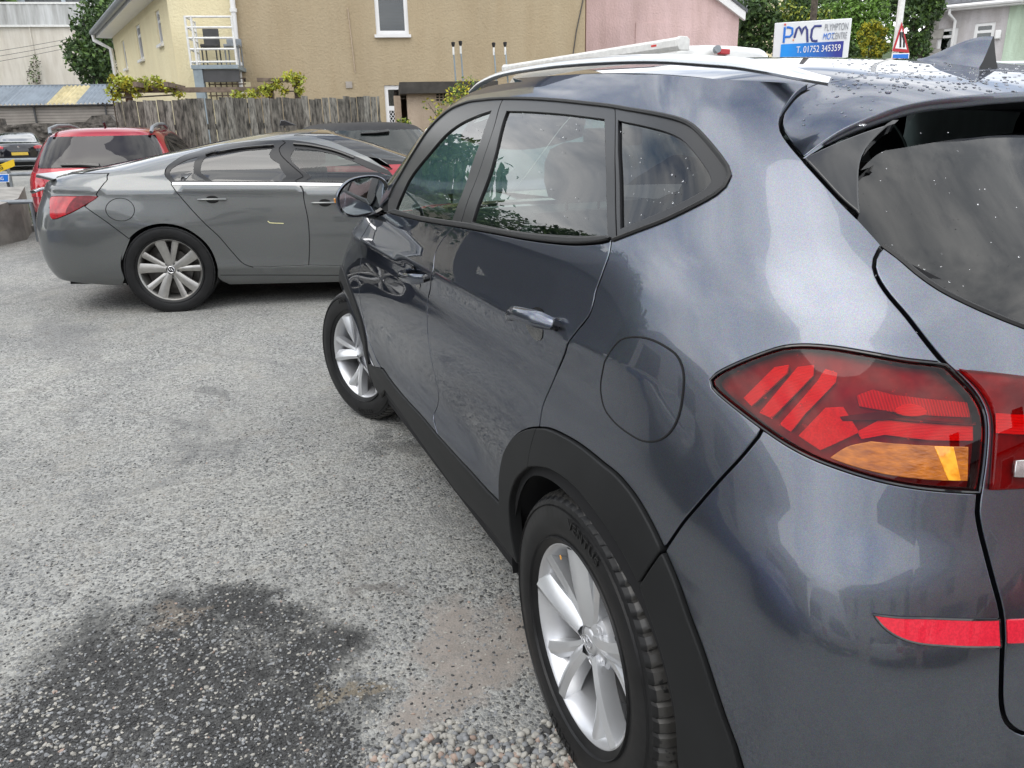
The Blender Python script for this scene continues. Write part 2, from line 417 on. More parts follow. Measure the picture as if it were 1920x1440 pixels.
def panel(name, S, outline, mat, parent, gap=0.003, off=0.0, roll=0.002, depth=0.012, holes=(), g=0.03, mirror=False, hole_roll=True, label=None, disp=None):
    """skin panel cut out of surface S; edges roll inwards"""
    O = inset(outline, gap+roll) if gap+roll else np.asarray(outline)
    if area2(O) < 0: O = O[::-1]
    HS = []
    for hh in holes:
        q = np.asarray(hh); q = q[::-1] if area2(q) > 0 else q
        HS.append(q)
    loops = [O]+HS
    lo, hi = O.min(0), O.max(0); gu, gv = np.meshgrid(np.arange(lo[0], hi[0], g), np.arange(lo[1], hi[1], g), indexing='ij')
    G = np.stack([gu.ravel(), gv.ravel()], 1); k = in_poly(G, O)
    for q in HS: k &= ~in_poly(G, q)
    G = G[k]
    B = np.vstack(loops)
    if len(G):
        dm = np.full(len(G), 9.0)
        for b in np.array_split(B, max(1, len(B)//200)): dm = np.minimum(dm, np.sqrt(((G[:, None]-b[None])**2).sum(2)).min(1))
        G = G[dm > g*0.45]
    V2 = np.vstack([B, G]) if len(G) else B
    ed = []; st = 0
    for l in loops: ed += [(st+i, st+(i+1) % len(l)) for i in range(len(l))]; st += len(l)
    r = delaunay_2d_cdt([Vector(p) for p in V2.tolist()], ed, [], 0, 1e-7)
    vc = np.array([tuple(p) for p in r[0]]); FT = np.array([tuple(f) for f in r[2]])
    cen = vc[FT].mean(1); k = in_poly(cen, O)
    for q in HS: k &= ~in_poly(cen, q)
    FT = FT[k]; FQ = []
    n = S.nrm(vc[:, 0], vc[:, 1]); p = S.P(vc[:, 0], vc[:, 1])+n*off
    if disp is not None: p = p+n*disp(vc, p)[:, None]
    V = p.tolist(); NN = n.tolist()
    if roll or depth:
        for li, l in enumerate(loops):
            if li and not hole_roll: continue
            nl = S.nrm(l[:, 0], l[:, 1]); pl = S.P(l[:, 0], l[:, 1])+nl*off
            t = np.roll(pl, -1, 0)-np.roll(pl, 1, 0); t /= np.linalg.norm(t, axis=1, keepdims=True)+1e-12
            o = np.cross(t, nl)
            if li == 0 and True:
                # outward must point away from the panel's middle
                c = pl.mean(0); 
                if (np.einsum('ij,ij->i', o, pl-c)).sum() < 0: o = -o
            else:
                c = pl.mean(0)
                if (np.einsum('ij,ij->i', o, pl-c)).sum() > 0: o = -o
            rings = [(math.sin(a)*roll, (1-math.cos(a))*roll, math.sin(a), math.cos(a)) for a in (0, R_(35), R_(65), R_(90))]+[(roll, roll+depth, 1, 0)]
            base = len(V); m = len(l)
            for ox, dn, so_, co_ in rings: V += (pl+o*ox-nl*dn).tolist(); NN += (o*so_+nl*co_).tolist()
            i = np.arange(m); j = (i+1) % m
            for ri in range(len(rings)-1): FQ.append(np.stack([base+ri*m+i, base+ri*m+j, base+ri*m+m+j, base+ri*m+m+i], 1))
    def mk(sgn):
        me = bpy.data.meshes.new(name); VV = np.array(V); NM = np.array(NN)
        if sgn < 0: VV = VV*[1, -1, 1]; NM = NM*[1, -1, 1]
        FF2 = []
        for X in ([FT]+([np.vstack(FQ)] if FQ else [])):
            q = VV[X]; e1, e2 = q[:, 1]-q[:, 0], q[:, 2]-q[:, 0]
            nn = np.stack([e1[:, 1]*e2[:, 2]-e1[:, 2]*e2[:, 1], e1[:, 2]*e2[:, 0]-e1[:, 0]*e2[:, 2], e1[:, 0]*e2[:, 1]-e1[:, 1]*e2[:, 0]], 1)
            bad = (nn*NM[X].mean(1)).sum(1) < 0
            X = X.copy(); X[bad] = X[bad][:, ::-1]; FF2 += X.tolist()
        me.from_pydata(VV.tolist(), [], FF2); me.polygons.foreach_set('use_smooth', [True]*len(me.polygons)); me.update()
        me.normals_split_custom_set_from_vertices(NM.tolist())
        return me
    o = new_obj(name, mk(1), mat, parent)
    if label: o['label'] = label
    if mirror:
        o2 = new_obj(name, mk(-1), mat, parent)
    return o
# ---------------------------------------------------------------- shared materials
paint('grey_paint', (0.134, 0.146, 0.176), flake=0.3, metal=1.0, rough=0.28, coat_ior=1.5)
pmat('black_gap', (0.004, 0.004, 0.005), 0.9, var=0)
pmat('black_plastic', (0.011, 0.0115, 0.012), 0.6, var=0.12, scale=9, spec=0.3, bump=0.004, bscale=900)
pmat('frame_black', (0.014, 0.0145, 0.016), 0.32, var=0.05, bump=0.001, bscale=700)
pmat('gloss_black', (0.008, 0.008, 0.009), 0.06, var=0, coat=0.6)
pmat('rubber', (0.012, 0.012, 0.012), 0.5, var=0.2, scale=30)
pmat('tyre', (0.009, 0.009, 0.0095), 0.45, spec=0.35, var=0.35, scale=14, bump=0.002, bscale=220)
pmat('tyre_worn', (0.012, 0.012, 0.012), 0.33, var=0.6, scale=40, col2=(0.045, 0.043, 0.04), thresh=(0.62, 0.45), bump=0.003, bscale=200)
pmat('alloy', (0.66, 0.665, 0.68), 0.34, metal=0.65, var=0.06, scale=8, coat=0.4)
pmat('alloy_machined', (0.72, 0.73, 0.745), 0.28, metal=0.7, var=0.05, coat=0.5)
pmat('chrome', (0.8, 0.8, 0.82), 0.05, metal=1.0, var=0)
pmat('satin_silver', (0.70, 0.72, 0.74), 0.28, metal=0.75, var=0.02, coat=0.4)
pmat('brake_disc', (0.1, 0.095, 0.09), 0.45, metal=0.8, var=0.3)
glassmat('side_glass', (0.46, 0.62, 0.57), 0.62)
glassmat('privacy_glass', (0.09, 0.10, 0.105), 0.55)
glassmat('rear_glass', (0.10, 0.125, 0.125), 0.5)
pmat('mirror_glass', (0.75, 0.82, 0.85), 0.03, metal=1.0, var=0)
pmat('seat_cloth', (0.10, 0.10, 0.105), 0.8, var=0.1, scale=20, bump=0.003, bscale=400)
pmat('interior_dark', (0.018, 0.018, 0.02), 0.75, var=0.1)
pmat('interior_grey', (0.12, 0.12, 0.12), 0.7, var=0.1)

# ---------------------------------------------------------------- shared wheel and lettering shapes
def tyre_mesh(Rr=0.352, wd=0.112, rim=0.2285, blocks=66):
    prof = [(rim, -wd*0.84), (rim+0.012, -wd*0.92), (rim+0.05, -wd), (rim+0.085, -wd*0.97), (rim+0.104, -wd*0.91), (Rr-0.012, -wd*0.83), (Rr-0.004, -wd*0.70), (Rr-0.001, -wd*0.52), (Rr-0.008, -wd*0.50), (Rr-0.008, -wd*0.44), (Rr, -wd*0.42), (Rr, -wd*0.07), (Rr-0.008, -wd*0.05)]
    prof = prof+[(r, -h) for r, h in prof[::-1]]; n = blocks*5; vs = []; fs = []; mi = []; q = len(prof)
    for k in range(n):
        a = 2*math.pi*k/n
        for j, (r, h) in enumerate(prof):
            jj = min(j, q-1-j); dp = 0
            if k % 5 in (0,) and jj in (4, 5, 6, 7): dp = (0.003, 0.006, 0.007, 0.007)[jj-4]
            if k % 5 in (2,) and jj in (10, 11): dp = 0.006
            sk = (0.018*(abs(h)/wd) if jj >= 5 else 0)
            vs.append(((r-dp)*math.cos(a+sk), h, (r-dp)*math.sin(a+sk)))
    for k in range(n):
        k2 = (k+1) % n
        for j in range(q-1): fs.append((k*q+j, k2*q+j, k2*q+j+1, k*q+j+1)); mi.append(1 if 5 <= j < q-6 else 0)
    # raised rings on the sidewall
    mb = MB(); mb.v = vs; mb.f = fs; mb.mi = mi
    for r in (rim+0.018, rim+0.092):
        mb.lathe([(r-0.002, wd*(0.93 if r < rim+0.05 else 0.95)), (r, wd*(0.985 if r < rim+0.05 else 0.985)), (r+0.002, wd*(0.94 if r < rim+0.05 else 0.935))], 120)
    return mb.mesh('tyre', 28)
def arc_text(s, rad, h, size, ang0, mirror_y=1, depth=0.0012):
    """lettering laid round a tyre's sidewall"""
    cu = bpy.data.curves.new('lettering', 'FONT'); cu.body = s; cu.size = size; cu.extrude = depth; cu.align_x = 'CENTER'; cu.space_character = 1.15
    ob = bpy.data.objects.new('lettering', cu); dg = bpy.context.evaluated_depsgraph_get(); COL.objects.link(ob); dg.update()
    me = bpy.data.meshes.new_from_object(ob.evaluated_get(dg)); bpy.data.objects.remove(ob)
    for v in me.vertices:
        x, y, z = v.co; a = ang0+x/rad*mirror_y*1.0; r = rad+y; v.co = (r*math.cos(a), h+z, r*math.sin(a))
    return me
def flat_text(s, size, depth=0.002, align='CENTER'):
    cu = bpy.data.curves.new('lettering', 'FONT'); cu.body = s; cu.size = size; cu.extrude = depth; cu.align_x = align
    ob = bpy.data.objects.new('lettering', cu); COL.objects.link(ob); dg = bpy.context.evaluated_depsgraph_get(); dg.update()
    me = bpy.data.meshes.new_from_object(ob.evaluated_get(dg)); bpy.data.objects.remove(ob); return me
def spoke(mb, f0, f1, w0, w1, h0, h1, r0, r1, thick, ridge, bow=0.0, lean=0.0):
    rows = []; n = 9
    for i in range(n):
        t = i/(n-1); r = r0+(r1-r0)*t; f = f0+(f1-f0)*(t**1.15); w = w0+(w1-w0)*t; h = h0+(h1-h0)*t-bow*math.sin(math.pi*t)
        row = []
        for s, hh in ((-1, -thick), (-1, -0.004+lean), (-0.35, ridge+lean*0.4), (0.25, ridge*0.75-lean*0.2), (1, -0.006-lean), (1, -thick)):
            a = f+s*w/r; row.append((r*math.cos(a), h+hh, r*math.sin(a)))
        rows.append(row)
    mb.grid(rows)
    return mb
# ================================================================ the yard
def ground_material():
    m, t, b = nt('asphalt'); lk = t.links.new; g = N(t, 'ShaderNodeNewGeometry'); P = g.outputs['Position']
    def noise(sc, det=5, rough=0.6, dist=0.0):
        n = N(t, 'ShaderNodeTexNoise', Scale=sc, Detail=det, Roughness=rough, Distortion=dist); lk(P, n.inputs['Vector']); return n.outputs['Fac']
    def ramp(fac, p0, p1, c0=(0, 0, 0), c1=(1, 1, 1), mid=None):
        r = N(t, 'ShaderNodeValToRGB'); e = r.color_ramp.elements; e[0].position, e[1].position = p0, p1; e[0].color = (*c0, 1); e[1].color = (*c1, 1)
        if mid: x = e.new(mid[0]); x.color = (*mid[1], 1)
        lk(fac, r.inputs['Fac']); return r.outputs['Color']
    def mix(fac, a, c, mode='MIX'):
        x = N(t, 'ShaderNodeMix', data_type='RGBA'); x.blend_type = mode
        if isinstance(fac, float): x.inputs[0].default_value = fac
        else: lk(fac, x.inputs[0])
        for i, s in ((6, a), (7, c)):
            if isinstance(s, tuple): x.inputs[i].default_value = (*s, 1)
            else: lk(s, x.inputs[i])
        return x.outputs[2]
    def math_(op, a, c, clamp=False):
        x = N(t, 'ShaderNodeMath', operation=op, use_clamp=clamp)
        for i, s in ((0, a), (1, c)):
            if isinstance(s, (int, float)): x.inputs[i].default_value = s
            else: lk(s, x.inputs[i])
        return x.outputs[0]
    dn = N(t, 'ShaderNodeTexNoise', Scale=3.2, Detail=6, Roughness=0.65); lk(P, dn.inputs['Vector'])
    warp = N(t, 'ShaderNodeVectorMath', operation='MULTIPLY_ADD'); lk(dn.outputs['Color'], warp.inputs[0]); warp.inputs[1].default_value = (0.8, 0.8, 0); warp.inputs[2].default_value = (-0.40, -0.40, 0)
    wp = N(t, 'ShaderNodeVectorMath', operation='ADD'); lk(P, wp.inputs[0]); lk(warp.outputs[0], wp.inputs[1])
    def blot(cx, cy, rx, ry, rot, soft=0.5):
        mp_ = N(t, 'ShaderNodeMapping', vector_type='TEXTURE'); mp_.inputs['Location'].default_value = (cx, cy, 0); mp_.inputs['Rotation'].default_value = (0, 0, rot); mp_.inputs['Scale'].default_value = (rx, ry, 1)
        lk(wp.outputs[0], mp_.inputs['Vector']); sx = N(t, 'ShaderNodeSeparateXYZ'); lk(mp_.outputs[0], sx.inputs[0])
        d = math_('ADD', math_('MULTIPLY', sx.outputs[0], sx.outputs[0]), math_('MULTIPLY', sx.outputs[1], sx.outputs[1]))
        return ramp(d, 1-soft, 1+soft*0.6, (1, 1, 1), (0, 0, 0))
    # bound chippings
    v = N(t, 'ShaderNodeTexVoronoi', Scale=92.0); lk(P, v.inputs['Vector'])
    v2 = N(t, 'ShaderNodeTexVoronoi', Scale=230.0); lk(P, v2.inputs['Vector'])
    ve = N(t, 'ShaderNodeTexVoronoi', Scale=92.0, feature='DISTANCE_TO_EDGE'); lk(P, ve.inputs['Vector'])
    bw = N(t, 'ShaderNodeRGBToBW'); lk(v.outputs['Color'], bw.inputs[0])
    chips = ramp(bw.outputs[0], 0.2, 0.85, (0.11, 0.113, 0.115), (0.50, 0.495, 0.47), mid=(0.5, (0.27, 0.272, 0.265)))
    pit = ramp(bw.outputs[0], 0.80, 0.84); chips = mix(pit, chips, (0.045, 0.046, 0.046))
    big = ramp(noise(0.55, 6), 0.34, 0.66, (0.74, 0.75, 0.77), (1.12, 1.12, 1.10))
    col = mix(1.0, chips, big, 'MULTIPLY')
    fine = ramp(noise(420, 3), 0.3, 0.7, (0.72, 0.72, 0.72), (1.2, 1.2, 1.2)); col = mix(1.0, col, fine, 'MULTIPLY')
    joint = ramp(ve.outputs['Distance'], 0.0, 0.10, (0, 0, 0), (1, 1, 1)); col = mix(joint, (0.385, 0.38, 0.352), col)
    dust = ramp(noise(1.7, 8, 0.7), 0.42, 0.72); col = mix(math_('MULTIPLY', dust, 0.5), col, (0.36, 0.352, 0.32))
    warm = ramp(noise(4.5, 7, 0.7, 0.6), 0.52, 0.70); col = mix(math_('MULTIPLY', warm, 0.35), col, (0.27, 0.245, 0.205))
    worn = ramp(noise(0.9, 9, 0.75, 1.2), 0.53, 0.60); col = mix(math_('MULTIPLY', worn, 0.38), col, (0.13, 0.133, 0.135))
    # oily stain, bare concrete patch, small marks: each has a place of its own on the yard
    def c2(px, py): p = on_ground(px, py); return p
    # oil stain
    a = c2(250, 1290); s1 = blot(a[0], a[1], 0.52, 0.46, 0.3, 0.75)
    a = c2(430, 1140); s2 = blot(a[0], a[1], 0.36, 0.22, 1.0, 0.8)
    a = c2(560, 1250); s3 = blot(a[0], a[1], 0.34, 0.17, 0.2, 0.8)
    a = c2(90, 1390); s4 = blot(a[0], a[1], 0.40, 0.3, 0.2, 0.75)
    a = c2(470, 1400); s5 = blot(a[0], a[1], 0.34, 0.26, 0.2, 0.8)
    oil = math_('MAXIMUM', math_('MAXIMUM', math_('MAXIMUM', s1, s2), math_('MAXIMUM', s3, s4)), s5)
    ogr = ramp(noise(30, 6, 0.7), 0.35, 0.62, (0.016, 0.016, 0.016), (0.075, 0.075, 0.073))
    ogr = mix(0.6, ogr, ramp(bw.outputs[0], 0.2, 0.95, (0.5, 0.5, 0.5), (1.35, 1.35, 1.35)), 'MULTIPLY')
    col = mix(math_('MULTIPLY', oil, 0.96), col, ogr)
    a = c2(850, 1235); p1_ = blot(a[0], a[1], 0.30, 0.15, -0.5, 0.75)
    a = c2(800, 1330); p2_ = blot(a[0], a[1], 0.20, 0.15, 0.0, 0.75)
    a = c2(960, 1190); p3_ = blot(a[0], a[1], 0.20, 0.09, -0.3, 0.75)
    patch = math_('MAXIMUM', math_('MAXIMUM', p1_, p2_), p3_)
    pc = ramp(noise(9, 8, 0.7), 0.35, 0.7, (0.25, 0.222, 0.195), (0.37, 0.33, 0.295)); pc = mix(1.0, pc, ramp(noise(180, 4), 0.3, 0.7, (0.8, 0.8, 0.8), (1.15, 1.15, 1.15)), 'MULTIPLY')
    col = mix(math_('MULTIPLY', patch, ramp(bw.outputs[0], 0.25, 0.5, (0.72, 0.72, 0.72), (1, 1, 1))), col, pc)
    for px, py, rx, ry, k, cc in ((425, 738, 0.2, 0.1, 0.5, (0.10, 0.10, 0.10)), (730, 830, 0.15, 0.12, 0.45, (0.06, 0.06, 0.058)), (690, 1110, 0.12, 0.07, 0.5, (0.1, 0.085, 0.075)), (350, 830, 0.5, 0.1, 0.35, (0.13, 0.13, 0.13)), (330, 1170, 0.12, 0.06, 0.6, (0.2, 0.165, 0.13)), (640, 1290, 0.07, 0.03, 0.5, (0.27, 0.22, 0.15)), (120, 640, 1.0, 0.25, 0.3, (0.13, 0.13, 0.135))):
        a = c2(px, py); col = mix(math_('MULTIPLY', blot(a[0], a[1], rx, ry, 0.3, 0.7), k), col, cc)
    lk(col, b.inputs['Base Color'])
    rr = mix(math_('MULTIPLY', oil, 0.8), (0.72, 0.72, 0.72), (0.6, 0.6, 0.6)); lk(rr, b.inputs['Roughness']); b.inputs['Specular IOR Level'].default_value = 0.35
    hgt = math_('ADD', math_('MULTIPLY', math_('SUBTRACT', 0.5, v.outputs['Distance'], False), 1.0), math_('MULTIPLY', v2.outputs['Distance'], -0.4))
    hgt = math_('MULTIPLY', hgt, math_('SUBTRACT', 1.0, math_('MULTIPLY', patch, 0.85)))
    hgt = math_('ADD', hgt, math_('MULTIPLY', noise(500, 2), 0.25))
    bp = N(t, 'ShaderNodeBump', Strength=1.0, Distance=0.0045); lk(hgt, bp.inputs['Height']); lk(bp.outputs['Normal'], b.inputs['Normal'])
ground_material()
xs = np.r_[np.arange(-60, -6, 6), np.arange(-6, 14, 0.25), np.arange(14, 60, 3), [80, 120, 200, 400]]; ys = np.r_[[-400, -200, -100, -60], np.arange(-40, 41, 4), [60, 100, 200, 400]]
mb = MB(); mb.grid([[(x, y, float(gz(x, y))) for y in ys] for x in xs]); tag(mb.build('ground', 'asphalt', smooth_angle=180), kind='structure')
# ---- loose stones
pmat('stone_pale', (0.36, 0.345, 0.31), 0.85, var=0.25, scale=40, bump=0.004, bscale=300)
pmat('stone_grey', (0.22, 0.225, 0.23), 0.85, var=0.3, scale=40, bump=0.004, bscale=300)
pmat('stone_pink', (0.34, 0.255, 0.21), 0.85, var=0.2, scale=40)
pmat('stone_dark', (0.05, 0.05, 0.05), 0.8, var=0.3, scale=40)
def ico(sub):
    bm = bmesh.new(); bmesh.ops.create_icosphere(bm, subdivisions=sub, radius=1.0); v = np.array([tuple(x.co) for x in bm.verts]); f = [tuple(x.index for x in q.verts) for q in bm.faces]; bm.free(); return v, f
IV, IF = ico(2); IV1, IF1 = ico(1)
def stones(name, pts, label, sizes, probs, flat=0.6, sink=0.35, fine=True):
    """many small stones as one mesh, each its own size, shape and turn"""
    V, F = (IV, IF) if fine else (IV1, IF1); F = np.array(F); P = np.asarray(pts, float)[:, :2]; n = len(P); s = np.asarray(sizes)
    ax = np.stack([np.ones(n), rng.uniform(0.6, 1.0, n), rng.uniform(flat*0.7, flat*1.2, n)], 1)*s[:, None]
    k1, k2 = rng.normal(size=(n, 3)), rng.normal(size=(n, 3)); d = 1+0.18*np.sin(k1@V.T*2.2+rng.uniform(0, 6, (n, 1)))+0.10*np.sin(k2@V.T*4+rng.uniform(0, 6, (n, 1)))
    if not fine: d = d*rng.uniform(0.78, 1.2, d.shape)
    q = np.sign(V)[None]*np.abs(V)[None]**rng.uniform(0.75, 1.0, (n, 1, 1))*d[..., None]*ax[:, None]
    a = rng.uniform(0, 6.28, n)[:, None]; c, sn = np.cos(a), np.sin(a)
    X = q[..., 0]*c-q[..., 1]*sn+P[:, :1]; Y = q[..., 0]*sn+q[..., 1]*c+P[:, 1:]; Z = q[..., 2]+gz(P[:, 0])[:, None]+(ax[:, 2]*(1-2*sink))[:, None]
    VV = np.stack([X, Y, Z], -1).reshape(-1, 3); FF = (F[None]+(np.arange(n)*len(V))[:, None, None]).reshape(-1, 3)
    me = bpy.data.meshes.new(name); me.from_pydata(VV, [], FF.tolist())
    for m in ('stone_pale', 'stone_grey', 'stone_pink', 'stone_dark'): me.materials.append(MATS[m])
    me.polygons.foreach_set('material_index', np.repeat(rng.choice(4, n, p=probs), len(F)).astype(np.int32)); me.polygons.foreach_set('use_smooth', [fine]*len(me.polygons)); me.update()
    return tag(new_obj(name, me), label, 'gravel', kind='stuff')
def in_px(px0, px1, py0, py1, n): return on_ground_v(rng.uniform(px0, px1, n), rng.uniform(py0, py1, n))[:, :2]
pts = []
for (cx, cy, rx, ry, n) in ((370, 1205, 90, 50, 60), (430, 1260, 130, 60, 55), (90, 1345, 110, 60, 110), (300, 1380, 180, 60, 70), (120, 1420, 160, 40, 60), (450, 1370, 160, 60, 45), (200, 1200, 260, 90, 35), (560, 1180, 60, 60, 18), (600, 1230, 40, 60, 16)):
    pts.append(on_ground_v(cx+rng.normal(size=n)*rx*0.6, cy+rng.normal(size=n)*ry*0.6)[:, :2])
pts = np.vstack(pts)
stones('gravel', pts, 'loose pale stones scattered over the oily black stain', rng.uniform(0.003, 0.0085, len(pts)), [0.50, 0.44, 0.02, 0.04], sink=0.35, fine=False)
pts = []
def gravel_edge(x): return np.interp(x, [600, 700, 780, 830, 900, 960, 1000, 1040, 1090], [1440, 1402, 1375, 1352, 1378, 1392, 1370, 1335, 1350])
x, y = rng.uniform(690, 1200, 2400), rng.uniform(1325, 1560, 2400); k = (y > gravel_edge(x)+rng.normal(size=2400)*7) & ((y > 1405) | (rng.random(2400) < 0.8)); pts = on_ground_v(x[k], y[k])[:, :2]
stones('gravel', pts, 'rounded pale pebbles heaped beside the rear tyre', rng.uniform(0.005, 0.0115, len(pts)), [0.47, 0.40, 0.06, 0.07], flat=0.7, sink=0.2)
pts = np.vstack([in_px(0, 1000, 800, 1440, 7000), in_px(0, 720, 600, 900, 1800)])
stones('gravel', pts, 'fine chippings bedded in the grey asphalt', rng.uniform(0.0022, 0.0062, len(pts)), [0.30, 0.42, 0.02, 0.26], flat=0.5, sink=0.46, fine=False)
x, y = rng.uniform(0, 680, 9000), rng.uniform(1065, 1440, 9000); k = y > np.interp(x, [0, 120, 260, 400, 520, 600, 680], [1300, 1225, 1140, 1100, 1110, 1200, 1400])+rng.normal(size=9000)*14; pts = on_ground_v(x[k], y[k])[:, :2]
stones('gravel', pts, 'black grit over the oily stain', rng.uniform(0.002, 0.0052, len(pts)), [0.03, 0.14, 0.0, 0.83], sink=0.3, fine=False)
# ================================================================ buildings behind the yard
def stucco(name, col, var=0.06, scale=0.7, bump=0.03, streak=0.25):
    """painted render with weathering that runs down"""
    m, t, b = nt(name); lk = t.links.new; g = N(t, 'ShaderNodeNewGeometry')
    n1_ = N(t, 'ShaderNodeTexNoise', Scale=scale, Detail=8, Roughness=0.65); lk(g.outputs['Position'], n1_.inputs['Vector'])
    mp_ = N(t, 'ShaderNodeMapping'); mp_.inputs['Scale'].default_value = (3, 3, 0.5); lk(g.outputs['Position'], mp_.inputs['Vector'])
    n2_ = N(t, 'ShaderNodeTexNoise', Scale=1.0, Detail=6, Roughness=0.6); lk(mp_.outputs[0], n2_.inputs['Vector'])
    r1 = N(t, 'ShaderNodeValToRGB'); r1.color_ramp.elements[0].position = 0.3; r1.color_ramp.elements[1].position = 0.7
    r1.color_ramp.elements[0].color = (*[c*(1-var) for c in col], 1); r1.color_ramp.elements[1].color = (*[min(1, c*(1+var)) for c in col], 1); lk(n1_.outputs['Fac'], r1.inputs['Fac'])
    r2 = N(t, 'ShaderNodeValToRGB'); r2.color_ramp.elements[0].position = 0.35; r2.color_ramp.elements[1].position = 0.6; k = 1-streak
    r2.color_ramp.elements[0].color = (k, k*0.98, k*0.95, 1); r2.color_ramp.elements[1].color = (1, 1, 1, 1); lk(n2_.outputs['Fac'], r2.inputs['Fac'])
    mx_ = N(t, 'ShaderNodeMix', data_type='RGBA'); mx_.blend_type = 'MULTIPLY'; mx_.inputs[0].default_value = 1.0; lk(r1.outputs[0], mx_.inputs[6]); lk(r2.outputs[0], mx_.inputs[7])
    lk(mx_.outputs[2], b.inputs['Base Color']); b.inputs['Roughness'].default_value = 0.9
    n3_ = N(t, 'ShaderNodeTexNoise', Scale=22.0, Detail=5); lk(g.outputs['Position'], n3_.inputs['Vector']); bp = N(t, 'ShaderNodeBump', Strength=0.5, Distance=bump); lk(n3_.outputs['Fac'], bp.inputs['Height']); lk(bp.outputs['Normal'], b.inputs['Normal'])
    return m
stucco('render_tan', (0.40, 0.325, 0.215), streak=0.07); stucco('render_cream', (0.76, 0.68, 0.45), streak=0.05); stucco('render_white', (0.70, 0.66, 0.59), streak=0.15)
stucco('render_pink', (0.64, 0.465, 0.455), var=0.14, streak=0.12); stucco('render_grey', (0.50, 0.48, 0.49)); stucco('render_mint', (0.50, 0.62, 0.50)); stucco('render_buff', (0.50, 0.40, 0.31), streak=0.15)
pmat('upvc', (0.75, 0.75, 0.75), 0.35, var=0.03); pmat('blind', (0.45, 0.50, 0.55), 0.6, var=0.05)
pmat('slate', (0.10, 0.105, 0.115), 0.65, var=0.35, scale=9, bump=0.01, bscale=40); pmat('bitumen', (0.055, 0.05, 0.045), 0.85, var=0.3, scale=5)
pmat('old_wood', (0.22, 0.21, 0.18), 0.9, col2=(0.03, 0.03, 0.026), scale=3.0, stretch=(9, 9, 2.2), thresh=(0.36, 0.68), bump=0.02, bscale=25, detail=8)
pmat('old_wood_pale', (0.29, 0.285, 0.25), 0.9, col2=(0.045, 0.044, 0.038), scale=3.5, stretch=(9, 9, 2.0), thresh=(0.34, 0.62), bump=0.02, bscale=25, detail=8)
pmat('timber', (0.17, 0.13, 0.10), 0.85, var=0.35, scale=8, stretch=(1, 1, 1), bump=0.01, bscale=60)
pmat('galv_blue', (0.20, 0.235, 0.275), 0.5, var=0.15, scale=1.5, stretch=(1, 1, 0.4)); pmat('grp_yellow', (0.50, 0.43, 0.25), 0.55, var=0.2, scale=2)
pmat('siding', (0.33, 0.30, 0.27), 0.7, var=0.12, scale=1.5); pmat('rubble', (0.10, 0.09, 0.08), 0.95, var=0.7, scale=4, bump=0.06, bscale=7, detail=10)
pmat('clad_white', (0.55, 0.56, 0.56), 0.55, col2=(0.30, 0.30, 0.29), scale=0.8, stretch=(2.5, 2.5, 0.25)); pmat('steel_white', (0.72, 0.72, 0.70), 0.4, var=0.1, scale=12)
pmat('steel_grey', (0.24, 0.29, 0.32), 0.5, var=0.15, scale=6); pmat('pipe_grey', (0.22, 0.24, 0.26), 0.4, metal=0.3, var=0.15, scale=9); pmat('charcoal', (0.06, 0.06, 0.062), 0.7, var=0.2)
pmat('dark_open', (0.012, 0.012, 0.012), 0.9, var=0); pmat('concrete', (0.30, 0.29, 0.27), 0.9, var=0.25, scale=4, bump=0.02, bscale=30)
glassmat('house_glass', (0.35, 0.4, 0.42), 1.0)
pmat('sign_white', (0.72, 0.74, 0.76), 0.35, var=0.02); pmat('ink_navy', (0.03, 0.04, 0.19), 0.4, var=0); pmat('ink_blue', (0.01, 0.16, 0.62), 0.4, var=0); pmat('ink_grey', (0.27, 0.28, 0.31), 0.4, var=0); pmat('ink_red', (0.65, 0.06, 0.05), 0.4, var=0); pmat('ink_black', (0.015, 0.015, 0.015), 0.5, var=0); pmat('sign_yellow', (0.78, 0.52, 0.02), 0.45, var=0.05); pmat('ink_white', (0.8, 0.8, 0.8), 0.4, var=0); pmat('ink_orange', (0.7, 0.2, 0.03), 0.4, var=0)
pmat('red_border', (0.45, 0.02, 0.03), 0.4, var=0.05)
pmat('leaf_dark', (0.052, 0.092, 0.034), 0.55, var=0.5, scale=3); pmat('leaf_mid', (0.085, 0.145, 0.035), 0.55, var=0.45, scale=3); pmat('leaf_bright', (0.13, 0.24, 0.04), 0.55, var=0.4, scale=3)
pmat('leaf_yellow', (0.42, 0.38, 0.035), 0.55, var=0.4, scale=4); pmat('leaf_lime', (0.30, 0.34, 0.05), 0.55, var=0.4, scale=4); pmat('bark', (0.08, 0.065, 0.05), 0.9, var=0.4, scale=8, bump=0.02, bscale=30)
for k in ('leaf_dark', 'leaf_mid', 'leaf_bright', 'leaf_yellow', 'leaf_lime'):
    b = MATS[k].node_tree.nodes['Principled BSDF']; b.inputs['Subsurface Weight'].default_value = 0.0; b.inputs['Transmission Weight'].default_value = 0.0; b.inputs['Specular IOR Level'].default_value = 0.3
ADIR = np.array([-0.2313, -0.9728]); BDIR = np.array([0.9728, -0.2313])
def PT(pl, n0=0.0):
    """box maker in plane coordinates"""
    return lambda p: pl.w(p[0], p[2], p[1]+n0)
def pbox(mb, pl, a0, a1, z0, z1, n0, n1, mi=0): return mb.box((a0, n0, z0), (a1, n1, z1), mi, PT(pl))
def pxbox(mb, pl, x0, y0, x1, y1, n0, n1, mi=0):
    """box whose front face covers the pixel rectangle, at distance n off the plane"""
    a0, z1 = pl.az(x0, y0); a1, z0 = pl.az(x1, y1); return pbox(mb, pl, min(a0, a1), max(a0, a1), min(z0, z1), max(z0, z1), n0, n1, mi)
